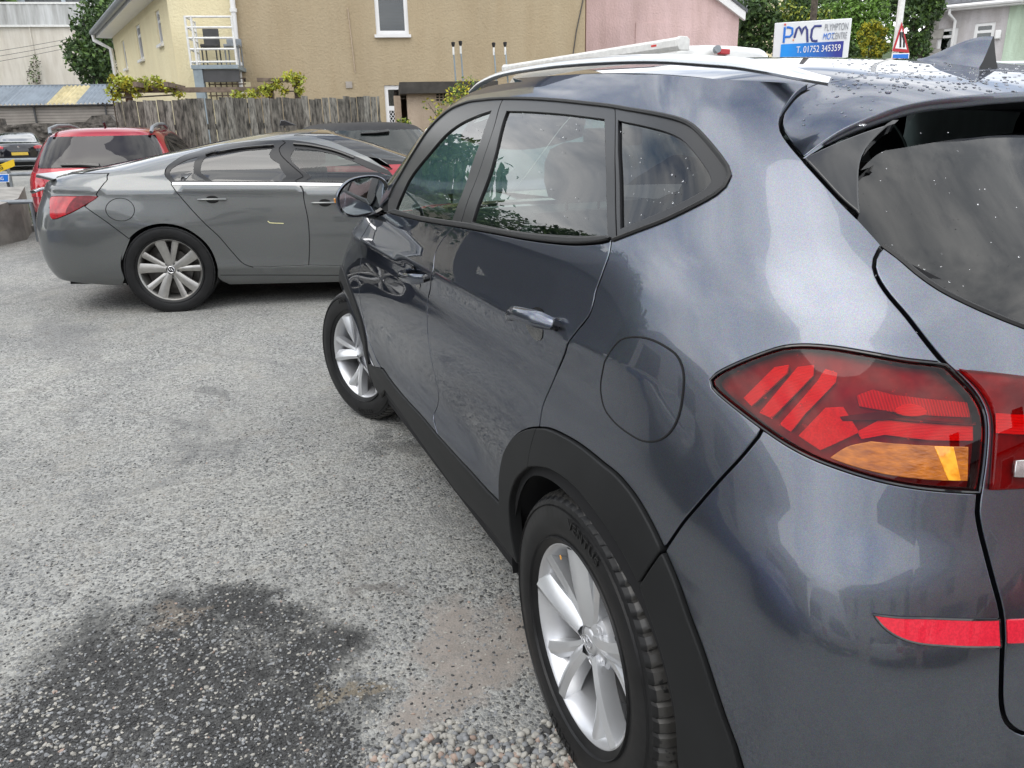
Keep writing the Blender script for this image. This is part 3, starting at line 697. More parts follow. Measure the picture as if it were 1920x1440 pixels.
def window(par, pl, a0, a1, z0, z1, frame=0.06, bars_v=0, bars_h=1, back='blind', n0=-0.10, sill=True, glass='house_glass', split=0.5):
    mb = MB()
    pbox(mb, pl, a0, a0+frame, z0, z1, n0, n0+0.07); pbox(mb, pl, a1-frame, a1, z0, z1, n0, n0+0.07)
    pbox(mb, pl, a0+frame, a1-frame, z1-frame, z1, n0, n0+0.07); pbox(mb, pl, a0+frame, a1-frame, z0, z0+frame, n0, n0+0.07)
    for k in range(bars_h): z = z0+(z1-z0)*(split if bars_h == 1 else (k+1)/(bars_h+1)); pbox(mb, pl, a0+frame, a1-frame, z-frame*0.45, z+frame*0.45, n0, n0+0.06)
    for k in range(bars_v): a = a0+(a1-a0)*(k+1)/(bars_v+1); pbox(mb, pl, a-frame*0.35, a+frame*0.35, z0+frame, z1-frame, n0, n0+0.058)
    w = mb.build('window', 'upvc', par)
    mb = MB(); pbox(mb, pl, a0+frame*0.8, a1-frame*0.8, z0+frame*0.8, z1-frame*0.8, n0+0.02, n0+0.028); mb.build('pane', glass, w)
    if back == 'blind':
        k = 0; z = z0+frame
        mb = MB()
        while z < z1-frame: pbox(mb, pl, a0+frame, a1-frame, z, z+0.055, n0-0.06, n0-0.05); z += 0.065
        mb.build('blind', 'blind', w)
    mb = MB(); pbox(mb, pl, a0, a1, z0, z1, n0-0.3, n0-0.28); mb.build('room', 'dark_open' if back != 'blind' else 'ink_grey', w)
    if sill: mb = MB(); pbox(mb, pl, a0-0.04, a1+0.04, z0-0.06, z0, n0+0.02, 0.07); mb.build('sill', 'upvc', w)
    return w
def wall_with_holes(par, pl, a0, a1, z0, z1, holes, mat, thick=0.3, name='wall', n=0.0):
    """rendered wall with real openings"""
    As = sorted({a0, a1, *[h[0] for h in holes], *[h[1] for h in holes]}); Zs = sorted({z0, z1, *[h[2] for h in holes], *[h[3] for h in holes]}); mb = MB()
    for i in range(len(As)-1):
        for j in range(len(Zs)-1):
            ca, cz = (As[i]+As[i+1])/2, (Zs[j]+Zs[j+1])/2
            if any(h[0] < ca < h[1] and h[2] < cz < h[3] for h in holes): continue
            pbox(mb, pl, As[i], As[i+1], Zs[j], Zs[j+1], n-thick, n)
    o = mb.build(name, mat, par, smooth_angle=0)
    bm = bmesh.new(); bm.from_mesh(o.data); bmesh.ops.remove_doubles(bm, verts=bm.verts, dist=0.001)
    # drop the inner faces shared by neighbouring blocks
    seen = {}
    for f in bm.faces: seen.setdefault(tuple(sorted(v.index for v in f.verts)), []).append(f)
    bmesh.ops.delete(bm, geom=[f for fs in seen.values() if len(fs) > 1 for f in fs], context='FACES'); bm.to_mesh(o.data); bm.free()
    return o
def px_hole(pl, x0, y0, x1, y1): a0, z1 = pl.az(x0, y0); a1, z0 = pl.az(x1, y1); return (min(a0, a1), max(a0, a1), min(z0, z1), max(z0, z1))

# ---- tan house
o = at_depth(730, 65, 17.0); PTAN = Plane(o, ADIR)
aL, _ = PTAN.az(441, 60); aR, _ = PTAN.az(1097, 60); GZ = 0.2
th = wempty('house', PTAN.w(aL, 0.2), 'tan rendered house wall with a white sash window and lattice door', 'house')
hw = px_hole(PTAN, 697, -62, 767, 65); hd = px_hole(PTAN, 720, 160, 760, 262)
hd = (hd[0], hd[1], 0.15, hd[3])
wall_with_holes(th, PTAN, aL, aR, -0.5, 9.0, [hw, hd], 'render_tan', 0.35)
mb = MB(); pbox(mb, PTAN, aL+0.01, aR-0.01, -0.5, 9.0, -7.0, -0.36); mb.build('house_core', 'render_tan', th)
mb = MB(); T_ = lambda a, z, t: PTAN.w(a, z, t); mb.prism([(aL-0.3, 9.0), (aR+0.3, 9.0), (aR+0.3, 9.1), ((aL+aR)/2, 12.0), (aL-0.3, 9.1)], -7.2, 0.3, T_); mb.build('roof', 'slate', th)
window(th, PTAN, *hw, frame=0.085, split=0.56)
a0, a1, z0, z1 = hd
mb = MB(); pbox(mb, PTAN, a0, a0+0.08, z0, z1, -0.12, -0.03); pbox(mb, PTAN, a1-0.08, a1, z0, z1, -0.12, -0.03); pbox(mb, PTAN, a0+0.08, a1-0.08, z1-0.09, z1, -0.12, -0.03); zm = (PTAN.az(735, 203)[1]); pbox(mb, PTAN, a0+0.08, a1-0.08, zm-0.05, zm+0.05, -0.12, -0.035); dr = mb.build('door', 'upvc', th)
mb = MB(); pbox(mb, PTAN, a0+0.07, a1-0.07, zm, z1-0.08, -0.085, -0.075); mb.build('pane', 'house_glass', dr)
mb = MB(); pbox(mb, PTAN, a0+0.05, a1-0.05, z0, z1-0.05, -0.3, -0.28); mb.build('room', 'dark_open', dr)
lat = (a0+0.08, a1-0.08, z0+0.25, zm-0.05)
mb = MB(); st = 0.095
for s in (1, -1):
    k = -30
    while k < 40:
        pts = []
        for i in range(41):
            t = i/40; aa = lat[0]+(lat[1]-lat[0])*t; zz = lat[2]+k*st+s*(aa-lat[0])*1.25
            if lat[2] <= zz <= lat[3]: pts.append(PTAN.w(aa, zz, -0.06))
        if len(pts) > 1: mb.tube([pts[0], pts[-1]], 0.007, 4)
        k += 1
mb.build('lattice', 'upvc', dr)
mb = MB(); pxbox(mb, PTAN, 648, 153, 661, 165, -0.02, 0.03); mb.build('vent', 'siding', th)
mb = MB(); mb.tube([PTAN.w(*PTAN.az(652, 15), 0.02), PTAN.w(*PTAN.az(666, 136), 0.02)], 0.010, 6); mb.build('cable', 'render_buff', th)
mb = MB(); mb.tube([PTAN.w(*PTAN.az(1097, -20), 0.02), PTAN.w(*PTAN.az(1080, 60), 0.02), PTAN.w(*PTAN.az(1073, 110), 0.02)], 0.012, 6); mb.build('cable', 'charcoal', th)
mb = MB(); mb.tube([PTAN.w(*PTAN.az(434, -40), 0.09), PTAN.w(*PTAN.az(437, 0), 0.09), PTAN.w(*PTAN.az(452, 160), 0.09), PTAN.w(*PTAN.az(461, 260), 0.09)], 0.055, 10)
for x, y in ((439.5, 24), (445, 84), (450.5, 124)): p = PTAN.w(*PTAN.az(x, y), 0.09); mb.tube([p, (p[0], p[1], p[2]+0.07)], 0.075, 10)
mb.build('downpipe', 'upvc', th)
# ---- cream house: front strip with the balcony, long side wall with three windows
aC, _ = PTAN.az(326, 100)
ch = wempty('house', PTAN.w(aC, 0.2), 'pale yellow rendered house with three narrow windows and a balcony', 'house')
wall_with_holes(ch, PTAN, aC, aL-0.002, -0.5, 9.0, [], 'render_cream', 0.3, n=-0.05)
cc = PTAN.w(aC, 0, -0.05); SDIR = ray(-8, 267)[:2]; PSIDE = Plane(cc, SDIR)
# along BDIR a grows away from us
aF, _ = PSIDE.az(219, 120)
aF = max(4.0, min(14.0, aF)); HS = []
for xl, xr_, yt, xb, yb in ((227.5, 232, 78, 232, 132), (253, 261.5, 50, 261, 115), (290, 298, 23, 293, 89)):
    p_, q_, r_ = PSIDE.az(xl, yt), PSIDE.az(xr_, yt), PSIDE.az(xb, yb); HS.append((q_[0], p_[0], r_[1], p_[1]))
ez0 = max(h_[3] for h_ in HS)+0.22
print('cream side', aF, ez0, HS)
wall_with_holes(ch, PSIDE, 0.0, aF, -0.5, ez0, HS, 'render_cream', 0.3, name='side_wall')
for h_ in HS: window(ch, PSIDE, *h_, frame=0.07, bars_h=1, back='dark', split=0.7)
T2 = lambda a, z, t: PSIDE.w(a, z, t)
mb = MB(); mb.prism([(-0.1, ez0-0.02), (aF+0.25, ez0-0.02), (aF+0.25, ez0+0.16), (-0.1, ez0+0.16)], 0.0, 0.42, T2); mb.build('fascia', 'upvc', ch)
mb = MB(); mb.tube([PSIDE.w(-0.1, ez0+0.12, 0.50), PSIDE.w(aF+0.3, ez0+0.12, 0.50)], 0.09, 10); mb.build('gutter', 'pipe_grey', ch)
mb = MB(); mb.add([PSIDE.w(-0.1, ez0+0.2, 0.45), PSIDE.w(aF+0.3, ez0+0.2, 0.45), PSIDE.w(aF+0.3, ez0+2.6, -3.6), PSIDE.w(-0.1, ez0+2.6, -3.6), PSIDE.w(-0.1, ez0+0.1, 0.45), PSIDE.w(aF+0.3, ez0+0.1, 0.45), PSIDE.w(aF+0.3, ez0+2.5, -3.6), PSIDE.w(-0.1, ez0+2.5, -3.6)], [(0, 1, 2, 3), (4, 5, 6, 7), (0, 1, 5, 4), (2, 3, 7, 6), (0, 3, 7, 4), (1, 2, 6, 5)]); mb.build('roof', 'slate', ch, smooth_angle=0)
mb = MB(); p0 = PSIDE.w(aF+0.15, ez0+0.05, 0.50); mb.tube([p0, (p0[0], p0[1], p0[2]-0.15), PSIDE.w(aF-0.05, ez0-0.35, 0.10), PSIDE.w(aF-0.05, 0.3, 0.10)], 0.06, 10); mb.build('downpipe', 'upvc', ch)
mb = MB(); mb.box((0.02, -4.0, -0.5), (aF, -0.31, ez0), 0, lambda p: PSIDE.w(p[0], p[2], p[1])); mb.build('house_core', 'render_cream', ch)
# balcony
PB = Plane(PTAN.w(0, 0, 0.95), ADIR)                        # front rail line, 0.95 m in front of the wall
def bpx(x, y): return PB.az(x, y)
bal = wempty('balcony', PB.w(bpx(400, 125)[0], 0.2), 'white-railed balcony on a blue-grey steel frame against the yellow wall', 'balcony')
aB0, zB = bpx(358, 122); aB1, _ = bpx(446, 122); zb0 = bpx(400, 129)[1]
mb = MB(); pbox(mb, PB, aB0, aB1, zb0, zB, -0.98, 0.0); mb.build('deck', 'steel_grey', bal)
for y in (31, 51, 71, 92, 116):
    a_, z_ = bpx(350, y); mb = MB(); mb.tube([PB.w(aB0, z_, -0.03), PB.w(aB1, z_, -0.03)], 0.021, 8); mb.tube([PB.w(aB0, z_, -0.03), PB.w(aB0, z_, -0.9)], 0.018, 8); mb.build('rail', 'steel_white', bal)
zt = bpx(350, 29)[1]
for a_, n_ in ((aB0, -0.03), (aB0, -0.85), (aB0+0.12, -0.03), (aB1-0.02, -0.03)):
    mb = MB(); mb.tube([PB.w(a_, zB-0.05, n_), PB.w(a_, zt, n_)], 0.024, 8); mb.build('post', 'steel_white', bal)
mb = MB(); pbox(mb, PB, aB0+0.02, aB0+0.2, 0.2, zb0, -0.2, -0.02); mb.build('leg', 'steel_grey', bal)
mb = MB(); pbox(mb, PB, aB0+0.2, aB1, zb0-0.25, zb0-0.02, -0.12, -0.04); mb.build('beam', 'charcoal', bal)
mb = MB(); a_, z1_ = bpx(383, 140); a2_, z0_ = bpx(452, 200); pbox(mb, PB, a_, a2_, z0_, z1_, -0.99, -0.95); mb.build('doorway', 'dark_open', bal)
tr_ = wempty('trellis', PB.w(bpx(418, 170)[0], 0.3, -0.3), 'dark timber trellis grid in the opening under the balcony', 'trellis')
for x in np.arange(383, 458, 11): a_, z_ = bpx(x, 145); mb = MB(); pbox(mb, PB, a_-0.012, a_+0.012, bpx(x, 190)[1], z_, -0.42, -0.40); mb.build('slat', 'timber', tr_)
for y in (145, 156, 167, 178): a_, z_ = bpx(383, y); a2_, _ = bpx(455, y); mb = MB(); pbox(mb, PB, a_, a2_, z_-0.012, z_+0.012, -0.399, -0.38); mb.build('slat', 'timber', tr_)
mb = MB(); pbox(mb, PB, bpx(385, 147)[0], bpx(455, 147)[0], bpx(400, 190)[1], bpx(400, 149)[1], -0.9, -0.88); o = mb.build('screen', 'render_cream', tr_)
# things standing on the balcony
def chair(x0, y0, x1, y1, label, n=-0.45, mat='charcoal'):
    a0, zt_ = bpx(x0, y0); a1, _ = bpx(x1, y0); r = wempty('chair', PB.w((a0+a1)/2, zB, n), label, 'chair')
    zs = zB+0.42; mb = MB(); pbox(mb, PB, a0, a1, zs-0.03, zt_, n-0.22, n-0.18); mb.build('backrest', mat, r, bevel=0.01)
    mb = MB(); pbox(mb, PB, a0, a1, zs-0.05, zs, n-0.18, n+0.22); mb.build('seat', mat, r, bevel=0.01)
    for aa in (a0+0.02, a1-0.02):
        for nn in (n-0.2, n+0.2): mb = MB(); mb.tube([PB.w(aa, zB, nn), PB.w(aa, zs-0.05, nn)], 0.014, 6); mb.build('leg', mat, r)
    return r
chair(365, 46, 396, 50, 'tall dark panel-backed chair at the left end of the balcony')
chair(412, 66, 441, 70, 'lower grey chair at the right end of the balcony', mat='pipe_grey')
# ---- leaves
def leaf_mesh(name, centers, radii, n, size, mats, parent, squash=1.0, seed=0, shell=0.55, droop=0.0):
    r = np.random.default_rng(seed); V = []; F = []; MI = []
    w = np.array([q[0]*q[1]*q[2] for q in radii]); w = w/w.sum(); idx = r.choice(len(centers), n, p=w)
    d = r.normal(size=(n, 3)); d /= np.linalg.norm(d, axis=1, keepdims=True); rad = (shell+(1-shell)*r.random(n))**0.6*(0.85+0.3*r.random(n))
    C = np.array(centers)[idx]+d*np.array(radii)[idx]*rad[:, None]; C[:, 2] -= droop*rad**2
    a = r.normal(size=(n, 3)); a /= np.linalg.norm(a, axis=1, keepdims=True); b = np.cross(a, r.normal(size=(n, 3))); b /= np.linalg.norm(b, axis=1, keepdims=True)
    s = size*r.uniform(0.6, 1.35, n)[:, None]; q = np.stack([C-a*s, C+b*s*0.5, C+a*s, C-b*s*0.5], 1).reshape(-1, 3)
    me = bpy.data.meshes.new(name); me.from_pydata(q.tolist(), [], np.arange(4*n).reshape(-1, 4).tolist())
    for m in mats: me.materials.append(MATS[m])
    me.polygons.foreach_set('material_index', r.choice(len(mats), n).astype(np.int32)); me.update()
    o = bpy.data.objects.new(name, me); COL.objects.link(o); o.parent = parent; return o
def tree(base, blobs, n, size, mats, label, cat='tree', trunk=0.15, name='tree', seed=0, group=None, limbs=True):
    """blobs: (centre, radii) lobes of the crown"""
    r = empty(name, base, label, cat, group); B = np.array(base, float)
    cs = [np.array(c)-B for c, _ in blobs]
    leaf_mesh('crown', [tuple(c) for c in cs], [q for _, q in blobs], n, size, mats, r, seed=seed)
    top = max(c[2] for c in cs); mb = MB(); mid = np.mean(cs, 0)
    mb.tube([(0, 0, -0.3), (mid[0]*0.2, mid[1]*0.2, top*0.35), (mid[0]*0.7, mid[1]*0.7, top*0.75)], [trunk, trunk*0.75, trunk*0.4], 8)
    t_ = mb.build('trunk', 'bark', r)
    if limbs:
        for k, c in enumerate(cs[:9]):
            mb = MB(); s = np.array([mid[0]*0.25, mid[1]*0.25, top*(0.3+0.03*k)]); mb.tube([s, s*0.5+c*0.5+[0, 0, 0.1], c], [trunk*0.5, trunk*0.3, trunk*0.1], 6); mb.build('limb', 'bark', t_)
    return r
def lobes(c, R, k, seed, sq=1.0, spread=0.6, rs=0.55):
    r = np.random.default_rng(seed); out = []
    for _ in range(k):
        d = r.normal(size=3); d /= np.linalg.norm(d); out.append((tuple(np.array(c)+d*np.array(R)*spread*r.uniform(0.5, 1.0)), tuple(np.array(R)*rs*r.uniform(0.75, 1.2))))
    return out
# ---- weathered board fence
o = at_depth(217, 188, 11.3); PF = Plane(o, ADIR); aF0, zF0 = PF.az(217, 188); aF1, zF1 = PF.az(712, 181)
fe = wempty('fence', PF.w(aF0, gz(12)), 'weathered grey close-boarded timber fence behind the parked cars', 'fence')
k = 0; a = aF0
while a < aF1-0.02:
    w = min(rng.uniform(0.085, 0.115), aF1-a); zt = zF0+(zF1-zF0)*(a-aF0)/(aF1-aF0)+rng.normal()*0.012; mb = MB(); nn = rng.uniform(0.0, 0.018); tl = rng.normal()*0.006
    mb.prism([(a, 0.1), (a+w-0.006, 0.1), (a+w-0.006+tl, zt-rng.uniform(0, 0.012)), (a+tl, zt)], nn, nn+0.02, lambda aa, z, t: PF.w(aa, z, t)); mb.build('board', 'old_wood' if rng.random() < 0.62 else 'old_wood_pale', fe, smooth_angle=0); a += w
for zz in (0.6, 1.6): mb = MB(); pbox(mb, PF, aF0, aF1, zz, zz+0.08, -0.06, -0.005); mb.build('rail', 'old_wood', fe)
# ---- pergola with vines behind the fence
PP = Plane(at_depth(400, 166, 12.6), ADIR)
pg = wempty('pergola', PP.w(PP.az(400, 166)[0], 0.3), 'timber pergola beam and posts behind the fence with vines', 'pergola')
def pbeam(x0, y0, x1, y1, h, n0, n1, nm): a0, z0 = PP.az(x0, y0); a1, z1 = PP.az(x1, y1); mb = MB(); mb.prism([(a0, z0-h), (a1, z1-h), (a1, z1), (a0, z0)], n0, n1, lambda a, z, t: PP.w(a, z, t)); mb.build(nm, 'timber', pg, smooth_angle=0)
pbeam(215, 165, 502, 163, 0.075, -0.05, 0.05, 'beam'); pbeam(484, 147, 568, 148, 0.06, 0.06, 0.16, 'beam')
for x, y in ((239, 166), (505, 150), (555, 150)): a_, z_ = PP.az(x, y); mb = MB(); pbox(mb, PP, a_-0.045, a_+0.045, 0.2, z_-0.06, -0.045, 0.045); mb.build('post', 'timber', pg)
for x in (275, 330): a_, z_ = PP.az(x, 164); mb = MB(); pbox(mb, PP, a_-0.03, a_+0.03, z_-0.02, z_+0.05, -0.5, 0.6); mb.build('rafter', 'timber', pg)
def vine(pxs, n, size, mats, label, dep_pl=PP, seed=1, nn=0.15):
    bl = []
    for x, y, r in pxs: p = dep_pl.w(*dep_pl.az(x, y), nn); bl.append((p, (r, r, r*0.8)))
    b = bl[0][0]; r = empty('climbing_vine', (b[0], b[1], 0.3), label, 'vine'); B = np.array(r.location)
    leaf_mesh('foliage', [tuple(np.array(c)-B) for c, _ in bl], [q for _, q in bl], n, size, mats, r, seed=seed, shell=0.1)
    mb = MB(); mb.tube([(0, 0, 0)]+[tuple(np.array(c)-B) for c, _ in bl], 0.012, 5); mb.build('stem', 'bark', r); return r
vine([(215, 170, 0.13), (230, 155, 0.16), (250, 160, 0.16), (275, 158, 0.16), (300, 158, 0.14), (320, 165, 0.13), (340, 178, 0.10), (225, 185, 0.13), (262, 178, 0.08), (210, 152, 0.08)], 900, 0.035, ['leaf_lime', 'leaf_lime', 'leaf_yellow'], 'yellow-green vine over the left end of the pergola')
vine([(450, 180, 0.12), (475, 178, 0.12), (500, 170, 0.15), (520, 160, 0.13), (545, 145, 0.13), (560, 150, 0.14), (565, 172, 0.10), (535, 172, 0.10)], 800, 0.035, ['leaf_yellow', 'leaf_lime', 'leaf_lime'], 'bright yellow vine over the right end of the pergola', seed=4)
# ---- small outhouse beyond the fence end
PO = Plane(at_depth(790, 200, 13.2), ADIR); oh = wempty('outhouse', PO.w(PO.az(790, 200)[0], 0.3), 'small flat-roofed outhouse with vent bricks beside the fence end', 'shed')
a0, zt = PO.az(763, 176); a1, _ = PO.az(900, 176); ad0, _ = PO.az(753, 200); ad1, _ = PO.az(766, 200)
mb = MB(); pbox(mb, PO, a0, a1, 0.1, zt, -2.2, 0.0); mb.build('wall', 'render_buff', oh)
mb = MB(); pbox(mb, PO, ad0-0.12, ad0, 0.1, zt, -1.6, -0.6); mb.build('pier', 'render_buff', oh)
mb = MB(); pbox(mb, PO, ad0, a0, 0.1, zt-0.03, -1.3, -1.25); mb.build('door', 'timber', oh)
ar0, zr1 = PO.az(741, 155); ar1, zr0 = PO.az(905, 174); mb = MB(); pbox(mb, PO, a0-0.12, a1+0.3, zr0+0.0, zr1, -2.4, 0.15); pbox(mb, PO, ar0+0.1, a0-0.12, zr0+0.0, zr1-0.003, -2.4, -0.55); mb.build('roof', 'bitumen', oh)
for x in (818, 825, 832):
    for y in (171, 176, 181, 186): mb = MB(); pxbox(mb, PO, x, y, x+5, y+3, -0.02, 0.006); mb.build('vent_slot', 'dark_open', oh)
# shrub by the outhouse
q = PO.w(*PO.az(850, 230), 0.5)
tree((q[0], q[1], 0.3), [(PO.w(*PO.az(x, y), 0.5), (r, r, r)) for x, y, r in ((855, 190, 0.25), (840, 215, 0.25), (870, 175, 0.22), (822, 238, 0.22), (800, 195, 0.12), (850, 240, 0.3), (880, 170, 0.2))], 1000, 0.032, ['leaf_lime', 'leaf_mid', 'leaf_yellow'], 'yellowish shrub growing in front of the outhouse', 'shrub', 0.03, 'shrub', 11)
q = PO.w(*PO.az(757, 240), 0.6)
tree((q[0], q[1], 0.3), [(PO.w(*PO.az(x, y), 0.6), (0.12, 0.12, 0.14)) for x, y in ((755, 235), (760, 245), (750, 246))], 220, 0.03, ['leaf_lime', 'leaf_mid'], 'little green plant at the foot of the lattice door', 'plant', 0.01, 'plant', 12, limbs=False)
# ---- four steel rods with black caps
for i, (x, yt, lab) in enumerate(((853, 79, 'first from the fence'), (867, 77, 'second from the fence'), (931, 80, 'third from the fence'), (953, 79, 'fourth from the fence'))):
    a_, z_ = PO.az(x, yt); a2, z2 = PO.az(x+6, 175); r = wempty('steel_rod', PO.w(a2, zr1, -0.4), 'upright steel rod with black cap on the outhouse roof, '+lab, 'rod', 'capped rods on the outhouse roof')
    mb = MB(); mb.tube([PO.w(a2, zr1, -0.4), PO.w(a_, z_, -0.4)], 0.014, 8); mb.build('shaft', 'steel_grey', r)
    p = PO.w(a_, z_, -0.4); mb = MB(); mb.lathe([(0.0, 0.05), (0.035, 0.04), (0.03, 0.0), (0.016, -0.04)], 12, T=lambda q_: (p[0]+q_[0], p[1]+q_[2], p[2]+q_[1])); mb.build('cap', 'ink_black', r)
    mb = MB(); mb.tube([(p[0], p[1], p[2]-0.16), (p[0], p[1], p[2]-0.03)], 0.018, 8); mb.build('sleeve', 'steel_white', r)
# ---- long shed with blue corrugated roof on the left
PS = Plane(at_depth(100, 196, 37.0), ADIR); sh = wempty('shed', PS.w(PS.az(100, 196)[0], 0.3), 'long low shed with blue corrugated roof and one yellow sheet', 'shed')
s0, sz0 = PS.az(-60, 197); s1, sz1 = PS.az(213, 193); up = 2.6; PSU = Plane(PS.w(0, 0, -up), ADIR); zt = PSU.az(100, 161)[1]; zl = PS.az(100, 195)[1]
def corr(x0, x1, mat):
    a0, _ = PS.az(x0, 195); a1, _ = PS.az(x1, 195); n = max(4, int((a1-a0)/0.04)); rows = []
    for i in range(n+1):
        a = a0+(a1-a0)*i/n; w = 0.045*math.sin(2*math.pi*a/0.2); rows.append([PS.w(a, zl+w, 0.0), PS.w(a, zt+w, -up)])
    mb = MB(); mb.grid(rows); return mb.build('roof_sheet', mat, sh, smooth_angle=60)
for x0, x1, m_ in ((-60, -18, 'galv_blue'), (-18, 24, 'galv_blue'), (24, 87, 'galv_blue'), (87, 140, 'grp_yellow'), (140, 178, 'galv_blue'), (178, 214, 'galv_blue')): corr(x0, x1, m_)
mb = MB(); pbox(mb, PS, s0, s1, zt-0.02, zt+0.06, -up-0.1, -up+0.02); mb.build('ridge', 'galv_blue', sh)
mb = MB(); pbox(mb, PS, s0, s1, zl-0.09, zl-0.03, -0.16, -0.05); mb.build('gutter', 'charcoal', sh)
zz = PS.az(100, 233)[1]-0.4; nb = 9; zz1 = zl-0.1
for i in range(nb): z_ = zz+(zz1-zz)*i/nb; mb = MB(); pbox(mb, PS, s0, s1, z_+0.004, z_+(zz1-zz)/nb-0.008, -0.3-0.004*(i % 2), -0.26); mb.build('board', 'siding', sh)
mb = MB(); pbox(mb, PS, s0, s1, 0.2, zl-0.05, -up, -0.31); mb.build('core', 'dark_open', sh)
for x in (195, 60): a_, _ = PS.az(x, 200); mb = MB(); pbox(mb, PS, a_-0.035, a_+0.035, 0.3, zl-0.05, -0.2, -0.13); mb.build('post', 'charcoal', sh)
# dark rubble wall in front of it
PR = Plane(at_depth(100, 240, 35.0), ADIR); prof = [(-80, 218), (2, 222), (6, 236), (60, 231), (110, 231), (160, 228), (172, 217), (205, 215), (216, 228), (235, 232), (240, 238)]
poly = [PR.az(x, y) for x, y in prof]; poly = [(poly[0][0], 0.1)]+poly+[(poly[-1][0], 0.1)]
rw_ = wempty('rubble_wall', PR.w(poly[0][0], 0.3), 'low dark rubble stone wall in front of the corrugated shed', 'wall'); mb = MB(); mb.prism(poly, -0.4, 0.0, lambda a, z, t: PR.w(a, z, t)); mb.build('wall', 'rubble', rw_, smooth_angle=0)
for i in range(240):
    a_ = rng.uniform(poly[0][0], poly[-1][0]); z_ = rng.uniform(0.6, PR.az(100, 236)[1])
    V = IV1*np.array([rng.uniform(0.12, 0.28), 0.08, rng.uniform(0.07, 0.14)]); q = [PR.w(a_+v[0], z_+v[2], v[1]-0.005) for v in V]; mb = MB(); mb.add(q, IF1); mb.build('stone', 'rubble', rw_, smooth_angle=50)
# ---- big cream shed wall far left with white profiled cladding
PW = Plane(at_depth(80, 100, 48.0), ADIR); bw_ = wempty('warehouse', PW.w(PW.az(80, 100)[0], 0.4), 'tall cream warehouse wall with streaked white cladding along its top', 'building')
w0, _ = PW.az(-900, 100); w1, _ = PW.az(330, 100); zc0 = PW.az(80, 47)[1]; zc1 = PW.az(80, 8)[1]
mb = MB(); pbox(mb, PW, w0, w1, 0.2, zc0, -6, 0); mb.build('wall', 'render_white', bw_)
n = int((w1-w0)/0.09); rows = [[PW.w(w0+(w1-w0)*i/n, zc0, 0.12+0.03*(1 if (i//2) % 2 else 0)), PW.w(w0+(w1-w0)*i/n, zc1, 0.02+0.03*(1 if (i//2) % 2 else 0))] for i in range(n+1)]
mb = MB(); mb.grid(rows); mb.build('cladding', 'clad_white', bw_, smooth_angle=0)
mb = MB(); pbox(mb, PW, w0, w1, zc0-0.12, zc0, 0.0, 0.16); pbox(mb, PW, w0, w1, zc1, zc1+0.12, -0.3, 0.08); mb.build('trim', 'steel_white', bw_)
mb = MB(); pbox(mb, PW, w0, w1, zc1-0.3, zc1+2.2, -5, -1.2); mb.build('upper_storey', 'slate', bw_)
for x0, x1 in ((10, 32), (98, 110), (137, 155)): a0, z1_ = PW.az(x0, -20); a1, z0_ = PW.az(x1, 5); mb = MB(); pbox(mb, PW, a0, a1, z0_, z1_, -1.19, -1.12); mb.build('window', 'blind', bw_)
mb = MB(); mb.tube([PW.w(*PW.az(56, 50), 0.06), PW.w(*PW.az(73, 155), 0.06)], 0.045, 8); mb.build('downpipe', 'render_white', bw_)
for (ya, yb) in ((97, 76), (107, 84), (117, 92)):
    mb = MB(); mb.tube([PW.w(*PW.az(-20, ya+8), 1.2), PW.w(*PW.az(70, (ya+yb)/2+4), 1.2), PW.w(*PW.az(150, yb), 1.2)], 0.012, 5); c_ = mb.build('overhead_cable', 'ink_black'); tag(c_, {97: 'uppermost', 107: 'middle', 117: 'lowest'}[ya]+' of three cables crossing the cream warehouse wall', 'cable')
q = PW.w(*PW.az(72, 150), 0.4)
tree((q[0], q[1], 0.4), [(PW.w(*PW.az(x, y), 0.4), (0.35, 0.3, 0.7)) for x, y in ((70, 140), (74, 125), (66, 150))], 260, 0.07, ['leaf_mid', 'bark'], 'straggly weed climbing the warehouse downpipe', 'plant', 0.03, 'plant', 21, limbs=False)
# tree between warehouse and cream house
PTR = Plane(at_depth(190, 90, 42.0), ADIR); q = PTR.w(*PTR.az(188, 165), 0)
bl = [(PTR.w(*PTR.az(x, y), rng.uniform(-1.2, 1.2)), (r*1.6, r*1.6, r*1.6)) for x, y, r in ((185, 20, 0.65), (205, 10, 0.6), (170, 45, 0.6), (195, 50, 0.75), (160, 75, 0.55), (185, 80, 0.75), (215, 60, 0.65), (150, 100, 0.45), (175, 112, 0.65), (200, 112, 0.65), (158, 128, 0.45), (190, 138, 0.6), (148, 122, 0.35), (210, 130, 0.5), (225, 30, 0.5), (142, 90, 0.3))]
tree((q[0], q[1], 0.4), bl, 5600, 0.13, ['leaf_dark', 'leaf_dark', 'leaf_mid'], 'dark green tree between the cream warehouse and the yellow house', 'tree', 0.22, 'tree', 31)
mb = MB(); p = PTR.w(*PTR.az(164, 34), 0.7); mb.tube([(p[0], p[1], 0.4), p], 0.05, 8); tag(mb.build('pole', 'charcoal'), 'dark thin pole standing in front of the dark green tree', 'pole')
